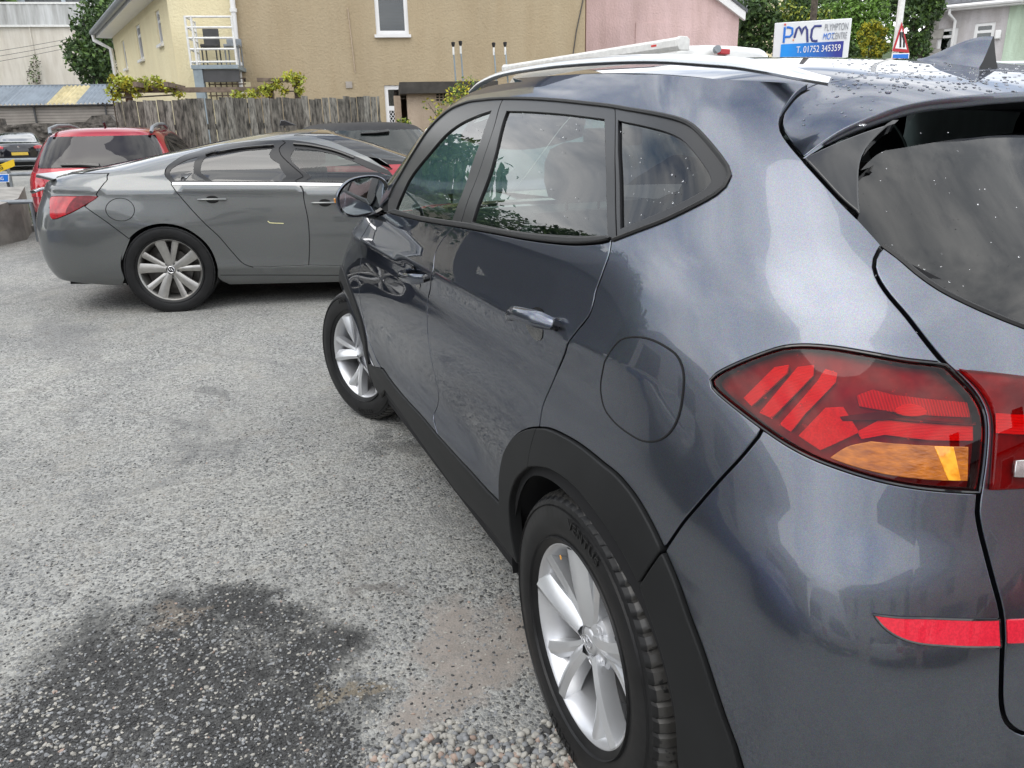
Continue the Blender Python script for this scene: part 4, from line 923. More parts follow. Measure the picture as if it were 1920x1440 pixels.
# ================================================================ right-hand background
PK = Plane(at_depth(1240, 60, 20.0), ADIR); ph = wempty('house', PK.w(PK.az(1240, 60)[0], 0.3), 'pink rendered gable wall with a faint bricked-up window', 'house')
k0, _ = PK.az(1099, 60); k1, zE = PK.az(1386, 33); kt, zT = PK.az(1338, -4); sl_ = (zT-zE)/(k1-kt); zap = zE+sl_*(k1-k0)*0.62; kap = k1-(k1-k0)*0.62
mb = MB(); mb.prism([(k0, 0), (k1, 0), (k1, zE), (kap, zap), (k0, zap-sl_*(kap-k0))], -8, 0, lambda a, z, t: PK.w(a, z, t)); mb.build('wall', 'render_pink', ph, smooth_angle=0)
mb = MB(); a0, z1 = PK.az(1192, 42); a1, z0 = PK.az(1246, 82); pbox(mb, PK, a0, a1, z0, z1, 0.0, 0.02); mb.build('blind_window', 'render_pink', ph)
mb = MB(); mb.prism([(k1+0.12, zE-0.08), (k1+0.12, zE+0.16), (kap, zap+0.2), (kap, zap-0.04)], 0.0, 0.12, lambda a, z, t: PK.w(a, z, t)); mb.build('bargeboard', 'upvc', ph, smooth_angle=0)
mb = MB(); mb.prism([(k1+0.16, zE+0.10), (k1+0.16, zE+0.18), (kap, zap+0.30), (kap, zap+0.22)], -8.2, 0.14, lambda a, z, t: PK.w(a, z, t)); mb.prism([(k0-0.2, zap-sl_*(kap-k0)), (kap, zap+0.22), (kap, zap+0.38), (k0-0.2, zap-sl_*(kap-k0)+0.16)], -8.2, 0.2, lambda a, z, t: PK.w(a, z, t)); mb.build('roof', 'slate', ph, smooth_angle=0)
# ---- garage sign
PG = Plane(at_depth(1520, 80, 22.0), -np.array([CR[0], CR[1]])*-1); PG = Plane(at_depth(1520, 80, 22.0), (np.array([math.sin(YAW), -math.cos(YAW)])*math.cos(0.35)+np.array([math.cos(YAW), math.sin(YAW)])*-math.sin(0.35)))
g0, gt = PG.az(1453, 43); g1, _ = PG.az(1596, 50); gb_ = gt-1.62; GW = g1-g0
sg_ = wempty('garage_sign', PG.w((g0+g1)/2, 0.4), 'white and blue box sign of the test centre with a phone number', 'sign')
mb = MB(); pbox(mb, PG, g0, g1, gb_, gt, -0.28, 0.0); mb.build('case', 'sign_white', sg_, bevel=0.02)
for a_ in (g0+0.25, g1-0.25): mb = MB(); pbox(mb, PG, a_-0.06, a_+0.06, 0.0, gb_, -0.2, -0.08); mb.build('post', 'steel_white', sg_)
m_, t_, b_ = nt('panel_blue'); lk = t_.links.new; tcn = N(t_, 'ShaderNodeTexCoord'); sx = N(t_, 'ShaderNodeSeparateXYZ'); lk(tcn.outputs['Generated'], sx.inputs[0]); rr_ = N(t_, 'ShaderNodeValToRGB'); rr_.color_ramp.elements[0].color = (0.022, 0.03, 0.26, 1); rr_.color_ramp.elements[1].color = (0.0, 0.27, 0.80, 1); rr_.color_ramp.elements[0].position = 0.1; rr_.color_ramp.elements[1].position = 0.9; lk(sx.outputs[1], rr_.inputs[0]); lk(rr_.outputs[0], b_.inputs['Base Color']); b_.inputs['Roughness'].default_value = 0.4
def fz(f): return gt-(gt-PG.az(1530, 106)[1])*f       # 0 at the top edge, 1 where the roof hides it
H1 = gt-PG.az(1530, 107)[1]
mb = MB(); pbox(mb, PG, g0+GW*0.105, g1-GW*0.075, gb_+0.12, gt-H1*0.60, 0.0, 0.012); mb.build('blue_panel', 'panel_blue', sg_)
def sign_text(s, a, z, size, mat, wide=1.0, slant=0.0, bold=0.0):
    me = flat_text(s, size, 0.004, 'LEFT')
    for v in me.vertices: x, y, q = v.co; v.co = PG.w(a+x*wide+y*slant, z+y, 0.018+q)
    new_obj('lettering', me, mat, sg_)
def stroke(pts, mat, r=0.030):
    mb = MB(); mb.tube([PG.w(g0+GW*x, gt-H1*y, 0.014) for x, y in pts], r, 8, ry=0.008, up=tuple(PG.n)); mb.build('logo_stroke', mat, sg_)
stroke([(0.138, 0.13), (0.138, 0.56)], 'ink_blue'); stroke([(0.138, 0.40), (0.215, 0.40), (0.245, 0.33), (0.24, 0.18), (0.19, 0.145), (0.162, 0.145)], 'ink_blue')
stroke([(0.275, 0.44), (0.30, 0.20), (0.325, 0.15), (0.35, 0.22), (0.365, 0.36), (0.385, 0.20), (0.41, 0.15), (0.435, 0.24), (0.455, 0.58)], 'ink_navy')
stroke([(0.62, 0.16), (0.53, 0.155), (0.50, 0.24), (0.495, 0.45), (0.515, 0.545), (0.56, 0.56), (0.585, 0.55)], 'ink_navy')
mb = MB(); pbox(mb, PG, g0+GW*0.126, g0+GW*0.15, gt-H1*0.085, gt-H1*0.035, 0.0, 0.02); mb.build('logo_dot', 'ink_red', sg_)
mb = MB(); pbox(mb, PG, g0+GW*0.255, g0+GW*0.272, gt-H1*0.52, gt-H1*0.48, 0.0, 0.02); mb.build('logo_dot', 'ink_orange', sg_)
sign_text('PLYMPTON', g0+GW*0.66, gt-H1*0.30, H1*0.27, 'ink_grey', 0.47); sign_text('MOT', g0+GW*0.645, gt-H1*0.535, H1*0.25, 'ink_blue', 0.56, 0.12); sign_text('CENTRE', g0+GW*0.772, gt-H1*0.535, H1*0.25, 'ink_grey', 0.43)
sign_text('T. 01752 345359', g0+GW*0.315, gt-H1*0.86, H1*0.255, 'ink_white', 0.70)
# ---- lamp post with road-narrows sign
PL_ = Plane(at_depth(1687, 60, 17.0), np.array([math.sin(YAW), -math.cos(YAW)]))
lpst = wempty('lamp_post', PL_.w(PL_.az(1684, 80)[0], 0.3), 'pale grey lamp post carrying a triangular road sign', 'lamp post'); a0, z0 = PL_.az(1694, -60); a1, z1 = PL_.az(1684, 90)
mb = MB(); mb.tube([PL_.w(a1, 0.2, -0.1), PL_.w(a1, z1, -0.1), PL_.w(a1, z0+3, -0.1)], [0.085, 0.075, 0.06], 12); mb.build('column', 'steel_white', lpst)
mb = MB(); mb.tube([PL_.w(a1, z0+3, -0.1), PL_.w(a1+0.5, z0+3.3, -0.1), PL_.w(a1+1.1, z0+3.35, -0.1)], 0.04, 8); mb.build('arm', 'steel_white', lpst); mb = MB(); pbox(mb, PL_, a1+0.9, a1+1.5, z0+3.28, z0+3.42, -0.2, 0.0); mb.build('lantern', 'steel_grey', lpst, bevel=0.03)
rs_ = wempty('road_sign', PL_.w(a1, 0.3, 0.0), 'red-bordered triangular warning sign, road narrows, on the lamp post', 'road sign')
tri = [PL_.az(1691, 41), PL_.az(1705, 99), PL_.az(1673, 96)]; c = np.mean(tri, 0)
def scl(f): return [tuple(c+(np.array(p)-c)*f) for p in tri]
TL = lambda a, z, t: PL_.w(a, z, t)
for f, n0, n1, m_ in ((1.0, -0.01, 0.0, 'red_border'), (0.68, 0.0, 0.004, 'ink_white')): mb = MB(); mb.prism(scl(f), n0, n1, TL); mb.build('face' if f == 1 else 'plate', m_, rs_, smooth_angle=0)
for pts in ([(1688.5, 60), (1688, 89)], [(1692.5, 60), (1692.5, 68), (1695, 76), (1694.5, 89)]): mb = MB(); mb.tube([PL_.w(*PL_.az(*p), 0.006) for p in pts], 0.022, 6, ry=0.003, up=tuple(PL_.n)); mb.build('symbol', 'ink_black', rs_)
bs_ = wempty('blue_sign', PL_.w(a1, 0.3, 0.0), 'blue rectangular plate with white border under the triangular sign', 'road sign'); mb = MB(); pxbox(mb, PL_, 1673, 100, 1703, 118, -0.01, 0.0); mb.build('border', 'ink_white', bs_); mb = MB(); pxbox(mb, PL_, 1674.5, 102, 1701.5, 117, 0.0, 0.005); mb.build('plate', 'ink_blue', bs_)
# ---- grey and mint houses
AG = np.array([math.sin(YAW), -math.cos(YAW)])*math.cos(0.62)-np.array([math.cos(YAW), math.sin(YAW)])*math.sin(0.62)
PH = Plane(at_depth(1745, 80, 25.0), AG); gh = wempty('house', PH.w(PH.az(1745, 80)[0], 0.3), 'grey rendered cottage with slate roof and stone quoins', 'house')
h0, _ = PH.az(1742, 60); hm, _ = PH.az(1886, 60); h1 = hm+5.0; ze = PH.az(1742, 24)[1]
hol = [px_hole(PH, 1762, 54, 1790, 104), px_hole(PH, 1829, 44, 1859, 96)]
wall_with_holes(gh, PH, h0, hm, 0.0, ze, hol, 'render_grey', 0.3)
for h_ in hol: window(gh, PH, *h_, frame=0.09, bars_h=1, back='dark', split=0.7)
mb = MB(); pbox(mb, PH, h0+0.02, h1, 0, ze, -6, -0.31); mb.build('house_core', 'render_grey', gh)
zq = 0.3; i = 0
while zq < ze-0.3: mb = MB(); w = 0.42 if i % 2 else 0.26; pbox(mb, PH, h0-0.03, h0+w, zq, zq+0.28, -0.25, 0.025); mb.build('quoin', 'concrete', gh, bevel=0.01); zq += 0.29; i += 1
mb = MB(); pbox(mb, PH, h0-0.35, h1, ze-0.02, ze+0.14, 0.0, 0.28); mb.build('fascia', 'upvc', gh)
mb = MB(); mb.tube([PH.w(h0-0.35, ze+0.08, 0.33), PH.w(h1, ze+0.08, 0.33)], 0.06, 8); mb.build('gutter', 'upvc', gh)
mb = MB(); p = PH.w(h0+0.55, ze+0.05, 0.3); mb.tube([p, PH.w(h0+0.55, ze-0.12, 0.28), PH.w(h0+0.72, ze-0.32, 0.08), PH.w(h0+0.72, 0.2, 0.08)], 0.045, 8); mb.build('downpipe', 'upvc', gh)
rows_ = 9; dz, dn_ = 0.20, 0.26
for r in range(rows_):
    na = int((h1-h0+0.7)/0.30)
    for k in range(na if r < 6 else 0):
        a = h0-0.36+k*0.30+(0.15 if r % 2 else 0)
        if a > h0+6.0: continue
        z_, n_ = ze+0.15+r*dz, 0.33-r*dn_; mb = MB(); mb.add([PH.w(a, z_+0.012, n_), PH.w(a+0.292, z_+0.012, n_), PH.w(a+0.292, z_+dz*1.35, n_-dn_*1.3), PH.w(a, z_+dz*1.35, n_-dn_*1.3), PH.w(a, z_-0.008, n_), PH.w(a+0.292, z_-0.008, n_)], [(0, 1, 2, 3), (4, 5, 1, 0)]); mb.build('slate', 'slate', gh, smooth_angle=0)
mb = MB(); mb.add([PH.w(h0-0.36, ze+0.12, 0.33), PH.w(h1, ze+0.12, 0.33), PH.w(h1, ze+0.12+14*dz, 0.33-14*dn_), PH.w(h0-0.36, ze+0.12+14*dz, 0.33-14*dn_)], [(0, 1, 2, 3)]); mb.build('roof', 'slate', gh)
mb = MB(); pxbox(mb, PH, 1867, 57, 1876, 73, 0.0, 0.12); mb.build('wall_lamp', 'upvc', gh, bevel=0.03)
mh = wempty('house', PH.w(hm+1, 0.3), 'pale mint green house joined to the grey cottage', 'house'); wall_with_holes(mh, PH, hm+0.004, h1, 0.0, ze-0.021, [], 'render_mint', 0.3, n=0.004)
# ---- telegraph pole, far cottage, trees and hedges
PT_ = Plane(at_depth(1526, 20, 31.0), ADIR); mb = MB(); a_, z_ = PT_.az(1526, 20); mb.tube([PT_.w(a_, 0.3), PT_.w(a_, z_+5)], [0.15, 0.11], 10); tag(mb.build('telegraph_pole', 'bark'), 'brown timber telegraph pole rising behind the garage sign', 'pole')
PFc = Plane(at_depth(1470, 10, 60.0), ADIR); fc = wempty('cottage', PFc.w(PFc.az(1470, 10)[0], 3), 'cream cottage gable and grey roof among the hillside trees', 'house'); a0, zz0 = PFc.az(1438, 12); a1, _ = PFc.az(1492, 12)
mb = MB(); mb.prism([(a0, 2), (a1, 2), (a1, zz0), ((a0+a1)/2, zz0+2.0), (a0, zz0)], -6, 0, lambda a, z, t: PFc.w(a, z, t)); mb.build('wall', 'render_cream', fc, smooth_angle=0)
mb = MB(); mb.prism([(a0-0.4, zz0-0.1), ((a0+a1)/2, zz0+2.2), (a1+0.4, zz0-0.1), (a1+0.4, zz0+0.15), ((a0+a1)/2, zz0+2.5), (a0-0.4, zz0+0.15)], -6.3, 0.3, lambda a, z, t: PFc.w(a, z, t)); mb.build('roof', 'slate', fc, smooth_angle=0)
def ptree(dep, spots, n, size, mats, label, base_px, cat='tree', trunk=0.15, name='tree', seed=0, th=0.5):
    pl = Plane(at_depth(base_px[0], base_px[1], dep), ADIR); q = pl.w(*pl.az(*base_px), 0); r_ = np.random.default_rng(seed); sc = dep/FPX
    bl = [(pl.w(*pl.az(x, y), r_.uniform(-1, 1)*rr*sc*th), (rr*sc, rr*sc, rr*sc)) for x, y, rr in spots]
    return tree((q[0], q[1], float(gz(q[0]))), bl, n, size, mats, label, cat, trunk, name, seed)
ptree(34, [(1400, 20, 30), (1420, 50, 30), (1395, 70, 28), (1430, 15, 26), (1440, 75, 26), (1410, 100, 30), (1445, 45, 22), (1385, 45, 20), (1390, 100, 26)], 4200, 0.11, ['leaf_dark', 'leaf_mid', 'leaf_dark'], 'dark leafy tree between the pink house and the garage sign', (1415, 120), seed=41)
ptree(36, [(1470, 30, 24), (1500, 36, 22), (1455, 45, 20), (1520, 40, 20), (1480, 50, 22), (1540, 36, 16)], 2600, 0.10, ['leaf_mid', 'leaf_dark', 'leaf_lime'], 'reddish green hedge rising behind the garage sign', (1490, 120), 'hedge', 0.1, 'hedge', 42)
ptree(52, [(1505, 8, 26), (1500, -10, 24), (1512, 20, 22)], 2600, 0.14, ['leaf_dark', 'leaf_dark', 'leaf_mid'], 'pointed dark conifer beside the far cream cottage', (1505, 100), seed=43)
ptree(40, [(1560, 30, 26), (1590, 22, 26), (1620, 30, 26), (1640, 20, 22), (1600, 50, 26), (1570, 55, 22), (1650, 50, 26), (1625, 60, 26), (1660, 75, 24), (1545, 48, 18), (1600, 80, 25)], 5600, 0.11, ['leaf_bright', 'leaf_mid', 'leaf_bright'], 'broad bright green tree behind the sign and golden conifer', (1610, 120), seed=44)
ptree(48, [(1570, 0, 30), (1620, -8, 30), (1660, 0, 28), (1540, 5, 24), (1700, -5, 28), (1680, 20, 26)], 4200, 0.14, ['leaf_dark', 'leaf_mid', 'leaf_dark'], 'tall dark trees filling the hillside behind the bright tree', (1620, 100), seed=45)
ptree(28, [(1632, 75, 9), (1632, 60, 9), (1622, 52, 8), (1645, 50, 8), (1655, 60, 8), (1650, 80, 10), (1618, 80, 9), (1634, 44, 7), (1658, 90, 9), (1615, 100, 10), (1640, 100, 12), (1612, 65, 7)], 3600, 0.055, ['leaf_yellow', 'leaf_yellow', 'leaf_lime', 'leaf_mid'], 'golden yellow conifer beside the garage sign', (1635, 125), seed=46, trunk=0.08)
ptree(24, [(1710, 30, 24), (1725, 55, 20), (1712, 80, 22), (1728, 95, 20), (1740, 20, 22), (1700, 105, 20), (1732, 75, 16), (1745, -5, 24), (1715, 0, 24)], 4200, 0.075, ['leaf_dark', 'leaf_mid', 'leaf_dark'], 'dark tree between the lamp post and the grey cottage', (1718, 125), seed=47)
ptree(27, [(1560, 105, 14), (1600, 105, 14), (1590, 90, 12), (1480, 115, 14), (1460, 110, 12)], 1500, 0.07, ['leaf_dark', 'leaf_mid'], 'low dark hedge running behind the garage sign posts', (1540, 130), 'hedge', 0.06, 'hedge', 48)
# wooded hillside far behind
rows = []
for x in np.linspace(45, 150, 16): rows.append([(x, y, 0.5+max(0, (x-48))*0.22+1.5*math.sin(y*0.07+x*0.05)) for y in np.linspace(-130, -2, 30)])
pmat('hill_green', (0.05, 0.085, 0.025), 0.95, col2=(0.02, 0.035, 0.012), scale=0.35, bump=0.3, bscale=0.8); mb = MB(); mb.grid(rows); tag(mb.build('hill', 'hill_green', smooth_angle=180), kind='structure')
# ---- white motorhome van behind the SUV
paint('van_white', (0.62, 0.62, 0.60), flake=0.0, metal=0.0, rough=0.35, dirt=0.12)
vn = at_depth(1283, 74, 10.4); vf = at_depth(958, 125, 13.6); vd = (vf-vn)*[1, 1, 0]; VL = np.linalg.norm(vd); vd /= VL; vy = np.array([-vd[1], vd[0], 0])   # vy: towards its left
zg = float(gz(vn[0])); ztop = vn[2]
def VW(x, y, z): p = np.array([vn[0], vn[1], 0])+vd*x+vy*y; return (p[0], p[1], z)
van = wempty('camper_van', VW(2, -0.95, zg), 'white high-roofed camper van with a roof awning beyond the SUV', 'van')
def vsec(x, w, h, zl=0.35, n=20):
    row = []
    for k in range(n+1):
        a = math.pi*k/n; c_, s_ = math.cos(a), math.sin(a); yy = w*math.copysign(abs(c_)**0.28, c_); zz = zg+zl+(h-zl)*abs(s_)**0.42; row.append(VW(x, -0.98+yy, zz))
    return row
hh = ztop-zg-0.045
mb = MB(); mb.grid([vsec(x, w, h) for x, w, h in ((-0.12, 0.80, hh-0.30), (-0.10, 0.90, hh-0.10), (-0.02, 0.97, hh), (0.3, 0.99, hh+0.02), (3.6, 0.99, hh+0.04), (4.3, 0.98, hh-0.05), (4.9, 0.95, hh-0.55), (5.3, 0.92, 1.35), (5.9, 0.85, 1.05), (6.0, 0.8, 0.8))]); sec0 = vsec(-0.12, 0.80, hh-0.30); mb.add(sec0, [tuple(range(len(sec0)))]); mb.build('body', 'van_white', van, smooth_angle=50)
dzv = vn[2]-vf[2]
mb = MB(); mb.prism([(-0.05, -0.09), (0.13, -0.09), (0.16, -0.05), (0.16, 0.035), (0.12, 0.065), (0.0, 0.065), (-0.05, 0.04)], 0.0, VL, lambda a, z, t: VW(t, a, ztop-0.04+z-dzv*t/VL)); aw = mb.build('awning', 'steel_white', van, smooth_angle=0, bevel=0.008)
for x in (-0.05, VL): mb = MB(); mb.prism([(-0.06, -0.10), (0.14, -0.10), (0.17, -0.05), (0.17, 0.04), (0.13, 0.075), (-0.01, 0.075), (-0.06, 0.04)], x, x+0.05, lambda a, z, t: VW(t, a, ztop-0.04+z-dzv*max(0, t)/VL)); mb.build('end_cap', 'steel_white', aw, smooth_angle=0, bevel=0.01)
mb = MB(); mb.box((0.36, 0.158, 0), (0.46, 0.162, 0.025), 0, lambda p: VW(p[0], p[1]+0.002, ztop-0.06+p[2])); mb.build('badge', 'ink_red', aw)
bl_ = at_depth(1366, 93, 10.6); mb = MB(); mb.box((-0.16, -0.76, hh-0.13), (-0.06, -0.56, hh-0.06), 0, lambda p: VW(p[0], p[1], zg+p[2])); mb.build('brake_light', 'red_border', van, bevel=0.01)
mb = MB(); mb.tube([VW(-0.14, -0.48, zg+hh-0.08), VW(-0.2, -0.46, zg+hh-0.07)], 0.05, 10); mb.build('camera', 'pipe_grey', van)
for y in (-0.22, -1.78): mb = MB(); mb.box((-0.16, y-0.07, 0.75), (-0.10, y+0.07, 1.35), 0, lambda p: VW(p[0], p[1], zg+p[2])); mb.build('tail_lamp', 'red_border', van, bevel=0.02)
for y in (-0.55, -1.42): mb = MB(); mb.box((-0.145, y-0.32, 1.25), (-0.115, y+0.32, 1.85), 0, lambda p: VW(p[0], p[1], zg+p[2])); mb.build('rear_window', 'gloss_black', van, bevel=0.02)
def plain_wheel(par, T, x, y, z, r=0.33, w=0.2, rimr=0.2):
    mb = MB(); mb.lathe([(rimr, -w/2), (r*0.93, -w/2), (r, -w*0.36), (r, w*0.36), (r*0.93, w/2), (rimr, w/2)], 28, T=lambda p: T(x+p[0], y+p[1], z+p[2])); t = mb.build('wheel', 'tyre', par)
    mb = MB(); mb.lathe([(rimr, w*0.46), (rimr*0.92, w*0.3), (0.05, w*0.36), (0, w*0.38)], 28, T=lambda p: T(x+p[0], y+p[1], z+p[2])); mb.lathe([(rimr, -w*0.46), (rimr*0.92, -w*0.3), (0, -w*0.38)], 28, T=lambda p: T(x+p[0], y+p[1], z+p[2])); mb.build('rim', 'alloy', t); return t
for x in (0.95, 4.95):
    for y in (-0.12, -1.84): plain_wheel(van, lambda a, b, c: VW(a, b, zg+c), x, y, 0.33)
# ================================================================ the dark grey SUV in the foreground
def sbump(x, y, z):
    """pressed shape of the flank: shoulder line, haunch over the wheel, lower door blade"""
    s = smooth(-0.62, -0.15, x)                                   # fades into the rear corner
    zc = 1.005+0.052*smooth(2.6, -0.3, x)-0.01*smooth(0.3, -0.4, x)
    d = z-zc
    crease = 0.017*np.exp(-np.abs(d)/0.05)-0.006*np.exp(-((d+0.08)/0.05)**2)
    crease = crease*smooth(3.0, 2.4, x)*smooth(-0.32, 0.12, x)
    haunch = 0.028*np.exp(-((x-0.0)/0.36)**2)*np.exp(-((z-0.74)/0.17)**2)+0.03*np.exp(-((x-2.67)/0.36)**2)*np.exp(-((z-0.74)/0.17)**2)
    zb = 0.47+0.05*smooth(2.2, 0.6, x)
    blade = 0.016*np.exp(-((z-zb)/0.05)**2)*smooth(0.45, 0.8, x)*smooth(2.35, 1.9, x)
    scoop = -0.012*np.exp(-((z-0.62)/0.09)**2)*smooth(0.3, 0.8, x)*smooth(2.4, 1.9, x)
    return (crease+haunch+blade+scoop)*s
HERO = Body([
    # z,    w,    xr,    x0,   x1,   xf,   nr,  nf
    (0.16, 0.800, -0.62, 0.05, 1.90, 3.35, 4.6, 4.0),
    (0.26, 0.870, -0.70, 0.05, 1.90, 3.44, 4.8, 4.0),
    (0.36, 0.903, -0.745, 0.05, 1.90, 3.50, 5.0, 4.0),
    (0.48, 0.914, -0.775, 0.05, 1.90, 3.52, 5.2, 4.0),
    (0.60, 0.916, -0.785, 0.05, 1.90, 3.52, 5.2, 4.0),
    (0.72, 0.918, -0.780, 0.05, 1.90, 3.51, 5.0, 4.0),
    (0.82, 0.918, -0.765, 0.05, 1.90, 3.48, 4.4, 3.6),
    (0.92, 0.914, -0.745, 0.05, 1.90, 3.40, 3.7, 3.2),
    (1.02, 0.904, -0.725, 0.05, 1.95, 3.15, 3.3, 3.0),
    (1.10, 0.890, -0.700, 0.05, 1.95, 2.80, 3.1, 3.0),
    (1.17, 0.872, -0.665, 0.05, 1.90, 2.60, 3.0, 3.2),
    (1.24, 0.848, -0.615, 0.06, 1.75, 2.45, 3.0, 3.2),
    (1.32, 0.810, -0.540, 0.08, 1.60, 2.30, 3.0, 3.4),
    (1.40, 0.775, -0.460, 0.10, 1.52, 2.15, 3.0, 3.4),
    (1.48, 0.737, -0.380, 0.13, 1.44, 2.00, 2.9, 3.4),
    (1.545, 0.698, -0.300, 0.18, 1.34, 1.85, 2.8, 3.4),
    (1.60, 0.650, -0.230, 0.22, 1.22, 1.70, 2.7, 3.4),
    (1.645, 0.590, -0.160, 0.26, 1.10, 1.52, 2.7, 3.4)], Ls=2.0, bump=sbump)
H = HERO
car = empty('parked_suv', (0, 0, 0), 'dark blue-grey SUV with silver roof rail, rear corner filling the right of the picture', 'car')

# ---- traced edges (pixels of the photograph, laid on the body skin)
PX = dict(
 dlo_top=[(727, 398), (729, 370), (742, 343), (760, 312), (781, 277), (803, 244), (823, 222), (843, 206), (870, 193.5), (907, 187), (943, 184.5), (993, 185), (1043, 188), (1093, 193), (1152, 200), (1204, 209), (1246, 217), (1277, 225.5), (1298, 236), (1319, 256), (1346, 288), (1362.5, 311), (1368, 324), (1366, 338), (1354, 354), (1335, 368), (1298, 388), (1246, 413), (1194, 433), (1150, 450)],
 dlo_bot=[(727, 399), (793, 415), (853, 425), (927, 438), (993, 450), (1060, 457.5), (1093, 458), (1127, 455), (1148, 450)],
 crease=[(962, 146), (1025, 141), (1119, 136.5), (1212, 137.5), (1306, 143), (1400, 148.5), (1487, 152.5), (1522, 157)],
 groove=[(1522, 157), (1500, 169), (1480, 191), (1464, 216), (1461, 236), (1468, 253), (1485, 276), (1502.5, 296), (1540, 337), (1580, 380), (1612, 412), (1635, 437), (1655, 459)],
 tg_up=[(1655, 459), (1643, 477), (1638, 495), (1643, 517), (1663, 550), (1697, 590), (1730, 633), (1760, 670), (1773, 685)],
 lamp_top=[(1773, 685), (1763, 682.5), (1697, 675), (1630, 663), (1563, 652), (1507, 648), (1467, 651.5), (1430, 663), (1380, 683), (1345, 701), (1333, 712)],
 lamp_bot=[(1333, 712), (1336, 726), (1353, 743), (1390, 773), (1430, 803), (1473, 832), (1520, 857), (1580, 880), (1647, 900), (1713, 913), (1780, 920), (1835, 923)],
 lamp_gap=[(1835, 923), (1840, 897), (1846, 847), (1848, 800), (1843, 770), (1827, 740), (1797, 707), (1773, 685)],
 bump_gap=[(1432, 806), (1390, 857), (1347, 903), (1300, 957), (1283, 977), (1246, 1031)],
 clad_q=[(1246, 1031), (1222, 981), (1194, 932.5), (1162, 893), (1133, 869), (1093, 837), (1060, 817), (1030, 804), (1011, 802)],
 clad_d=[(1011, 802), (997, 803), (977, 810), (957, 829), (944, 857), (938, 897), (938, 943)],
 clad_b=[(1246, 1031), (1271, 1090), (1295, 1158), (1319, 1222), (1339, 1283), (1359, 1343), (1379, 1396)],
 gc=[(1146, 451), (1142, 477), (1130, 511), (1117, 547), (1113, 567), (1105, 590), (1081, 621), (1060, 660), (1043, 700), (1027, 737), (1017, 763), (1011, 802)],
 gb=[(850, 427), (828, 452), (815, 479), (811, 510), (807, 537), (802, 563), (801, 590), (802, 623), (807, 663), (815, 703), (822, 737), (821, 757), (813, 780), (816, 797), (822, 817)],
 ga=[(700, 409), (682, 438), (675, 464), (673, 511), (674.5, 555), (679, 584), (688, 628), (700, 660), (714, 689)],
 sill_f=[(822, 817), (793, 782), (760, 746), (735, 715), (719, 692)],
 sill_r=[(938, 943), (910, 914), (877, 877), (843, 840), (822, 817)],
 sill_bot=[(973, 1057), (952, 1029), (920, 989), (880, 945), (860, 923), (827, 877), (793, 830), (750, 767), (723, 731)],
 arch_in_d=[(994, 876), (984, 884), (968, 904), (958.5, 940), (960.5, 993), (973, 1055)],
 arch_in_q=[(1203, 1095), (1172, 1035), (1140, 985), (1093, 924), (1065, 898), (1037, 881), (1009, 875), (994, 876)],
 arch_in_b=[(1300, 1439), (1268, 1325), (1243, 1215), (1220, 1145), (1203, 1095)],
 cgap=[(1011, 802), (1003, 827), (994, 876)],
 bgapc=[(1246, 1031), (1203, 1095)],
 farch_out=[(631, 470), (642, 477), (650, 497), (659, 526), (671, 567), (682, 607), (694, 642), (703, 674), (716, 691)],
 fuel=[(1190, 632), (1218, 636), (1246, 649), (1270, 668), (1281, 695), (1281, 735), (1272, 782), (1257, 810), (1236, 825), (1208, 827), (1180, 813), (1150, 788), (1133, 762), (1127, 728), (1132, 690), (1145, 660), (1164, 638)],
 bline=[(943, 184.5), (925, 240), (905, 300), (886, 352), (862, 424)],
 cline=[(1152, 200), (1152, 300), (1153, 380), (1155, 449)],
 fglass=[(922, 206), (893, 216), (860, 232), (833, 253), (807, 283), (773, 325), (753, 363), (741, 397), (793, 407), (847, 414), (860, 378), (880, 322), (902, 260)],
 rglass=[(949, 207), (993, 208), (1060, 213), (1133, 222), (1135, 300), (1137, 370), (1139, 442), (1087, 443), (993, 437), (927, 427), (883, 417), (903, 360), (927, 287)],
 qglass=[(1157, 224), (1204, 234), (1250, 246), (1277, 259), (1298, 280), (1319, 307), (1331, 327), (1334, 339), (1324, 352), (1298, 369), (1246, 394), (1194, 416), (1161, 430), (1159, 330)],
 gl_low=[(1657, 461), (1685, 481), (1720, 511), (1763, 541), (1820, 570), (1873, 593), (1919, 611)],
 trim=[(1505, 297), (1565, 269), (1630, 244), (1685, 227), (1665, 238), (1635, 266), (1617, 291), (1611, 316), (1610, 352), (1612, 390), (1616, 408), (1580, 378), (1540, 335)],
 tg_low=[(1836, 925), (1832, 960), (1837, 993), (1847, 1033), (1863, 1093), (1877, 1147), (1880, 1193), (1878, 1260), (1878, 1320), (1886, 1352), (1902, 1369), (1919, 1377)],
 refl=[(1637, 1152), (1680, 1157), (1747, 1159), (1872, 1161), (1875, 1212), (1780, 1211), (1713, 1204), (1680, 1192), (1657, 1176)],
 belt_hi=[(742, 392), (793, 405), (847, 413), (883, 418), (927, 427), (993, 437), (1060, 443), (1100, 444), (1140, 441)],
)
E_ = {k: H.trace(v) for k, v in PX.items()}
for k in ('lamp_top', 'lamp_bot', 'lamp_gap', 'groove', 'crease', 'gc', 'gb', 'ga', 'clad_q', 'refl', 'tg_low', 'dlo_bot'):
    a, b = H.P(np.array([E_[k][0][0], E_[k][-1][0]]), np.array([E_[k][0][1], E_[k][-1][1]])); print('HERO', k, a.round(2), b.round(2))
rv = lambda k: E_[k][::-1]
CN = dict(fglass=(0, 7, 9), rglass=(0, 3, 6, 10), qglass=(0, 12))
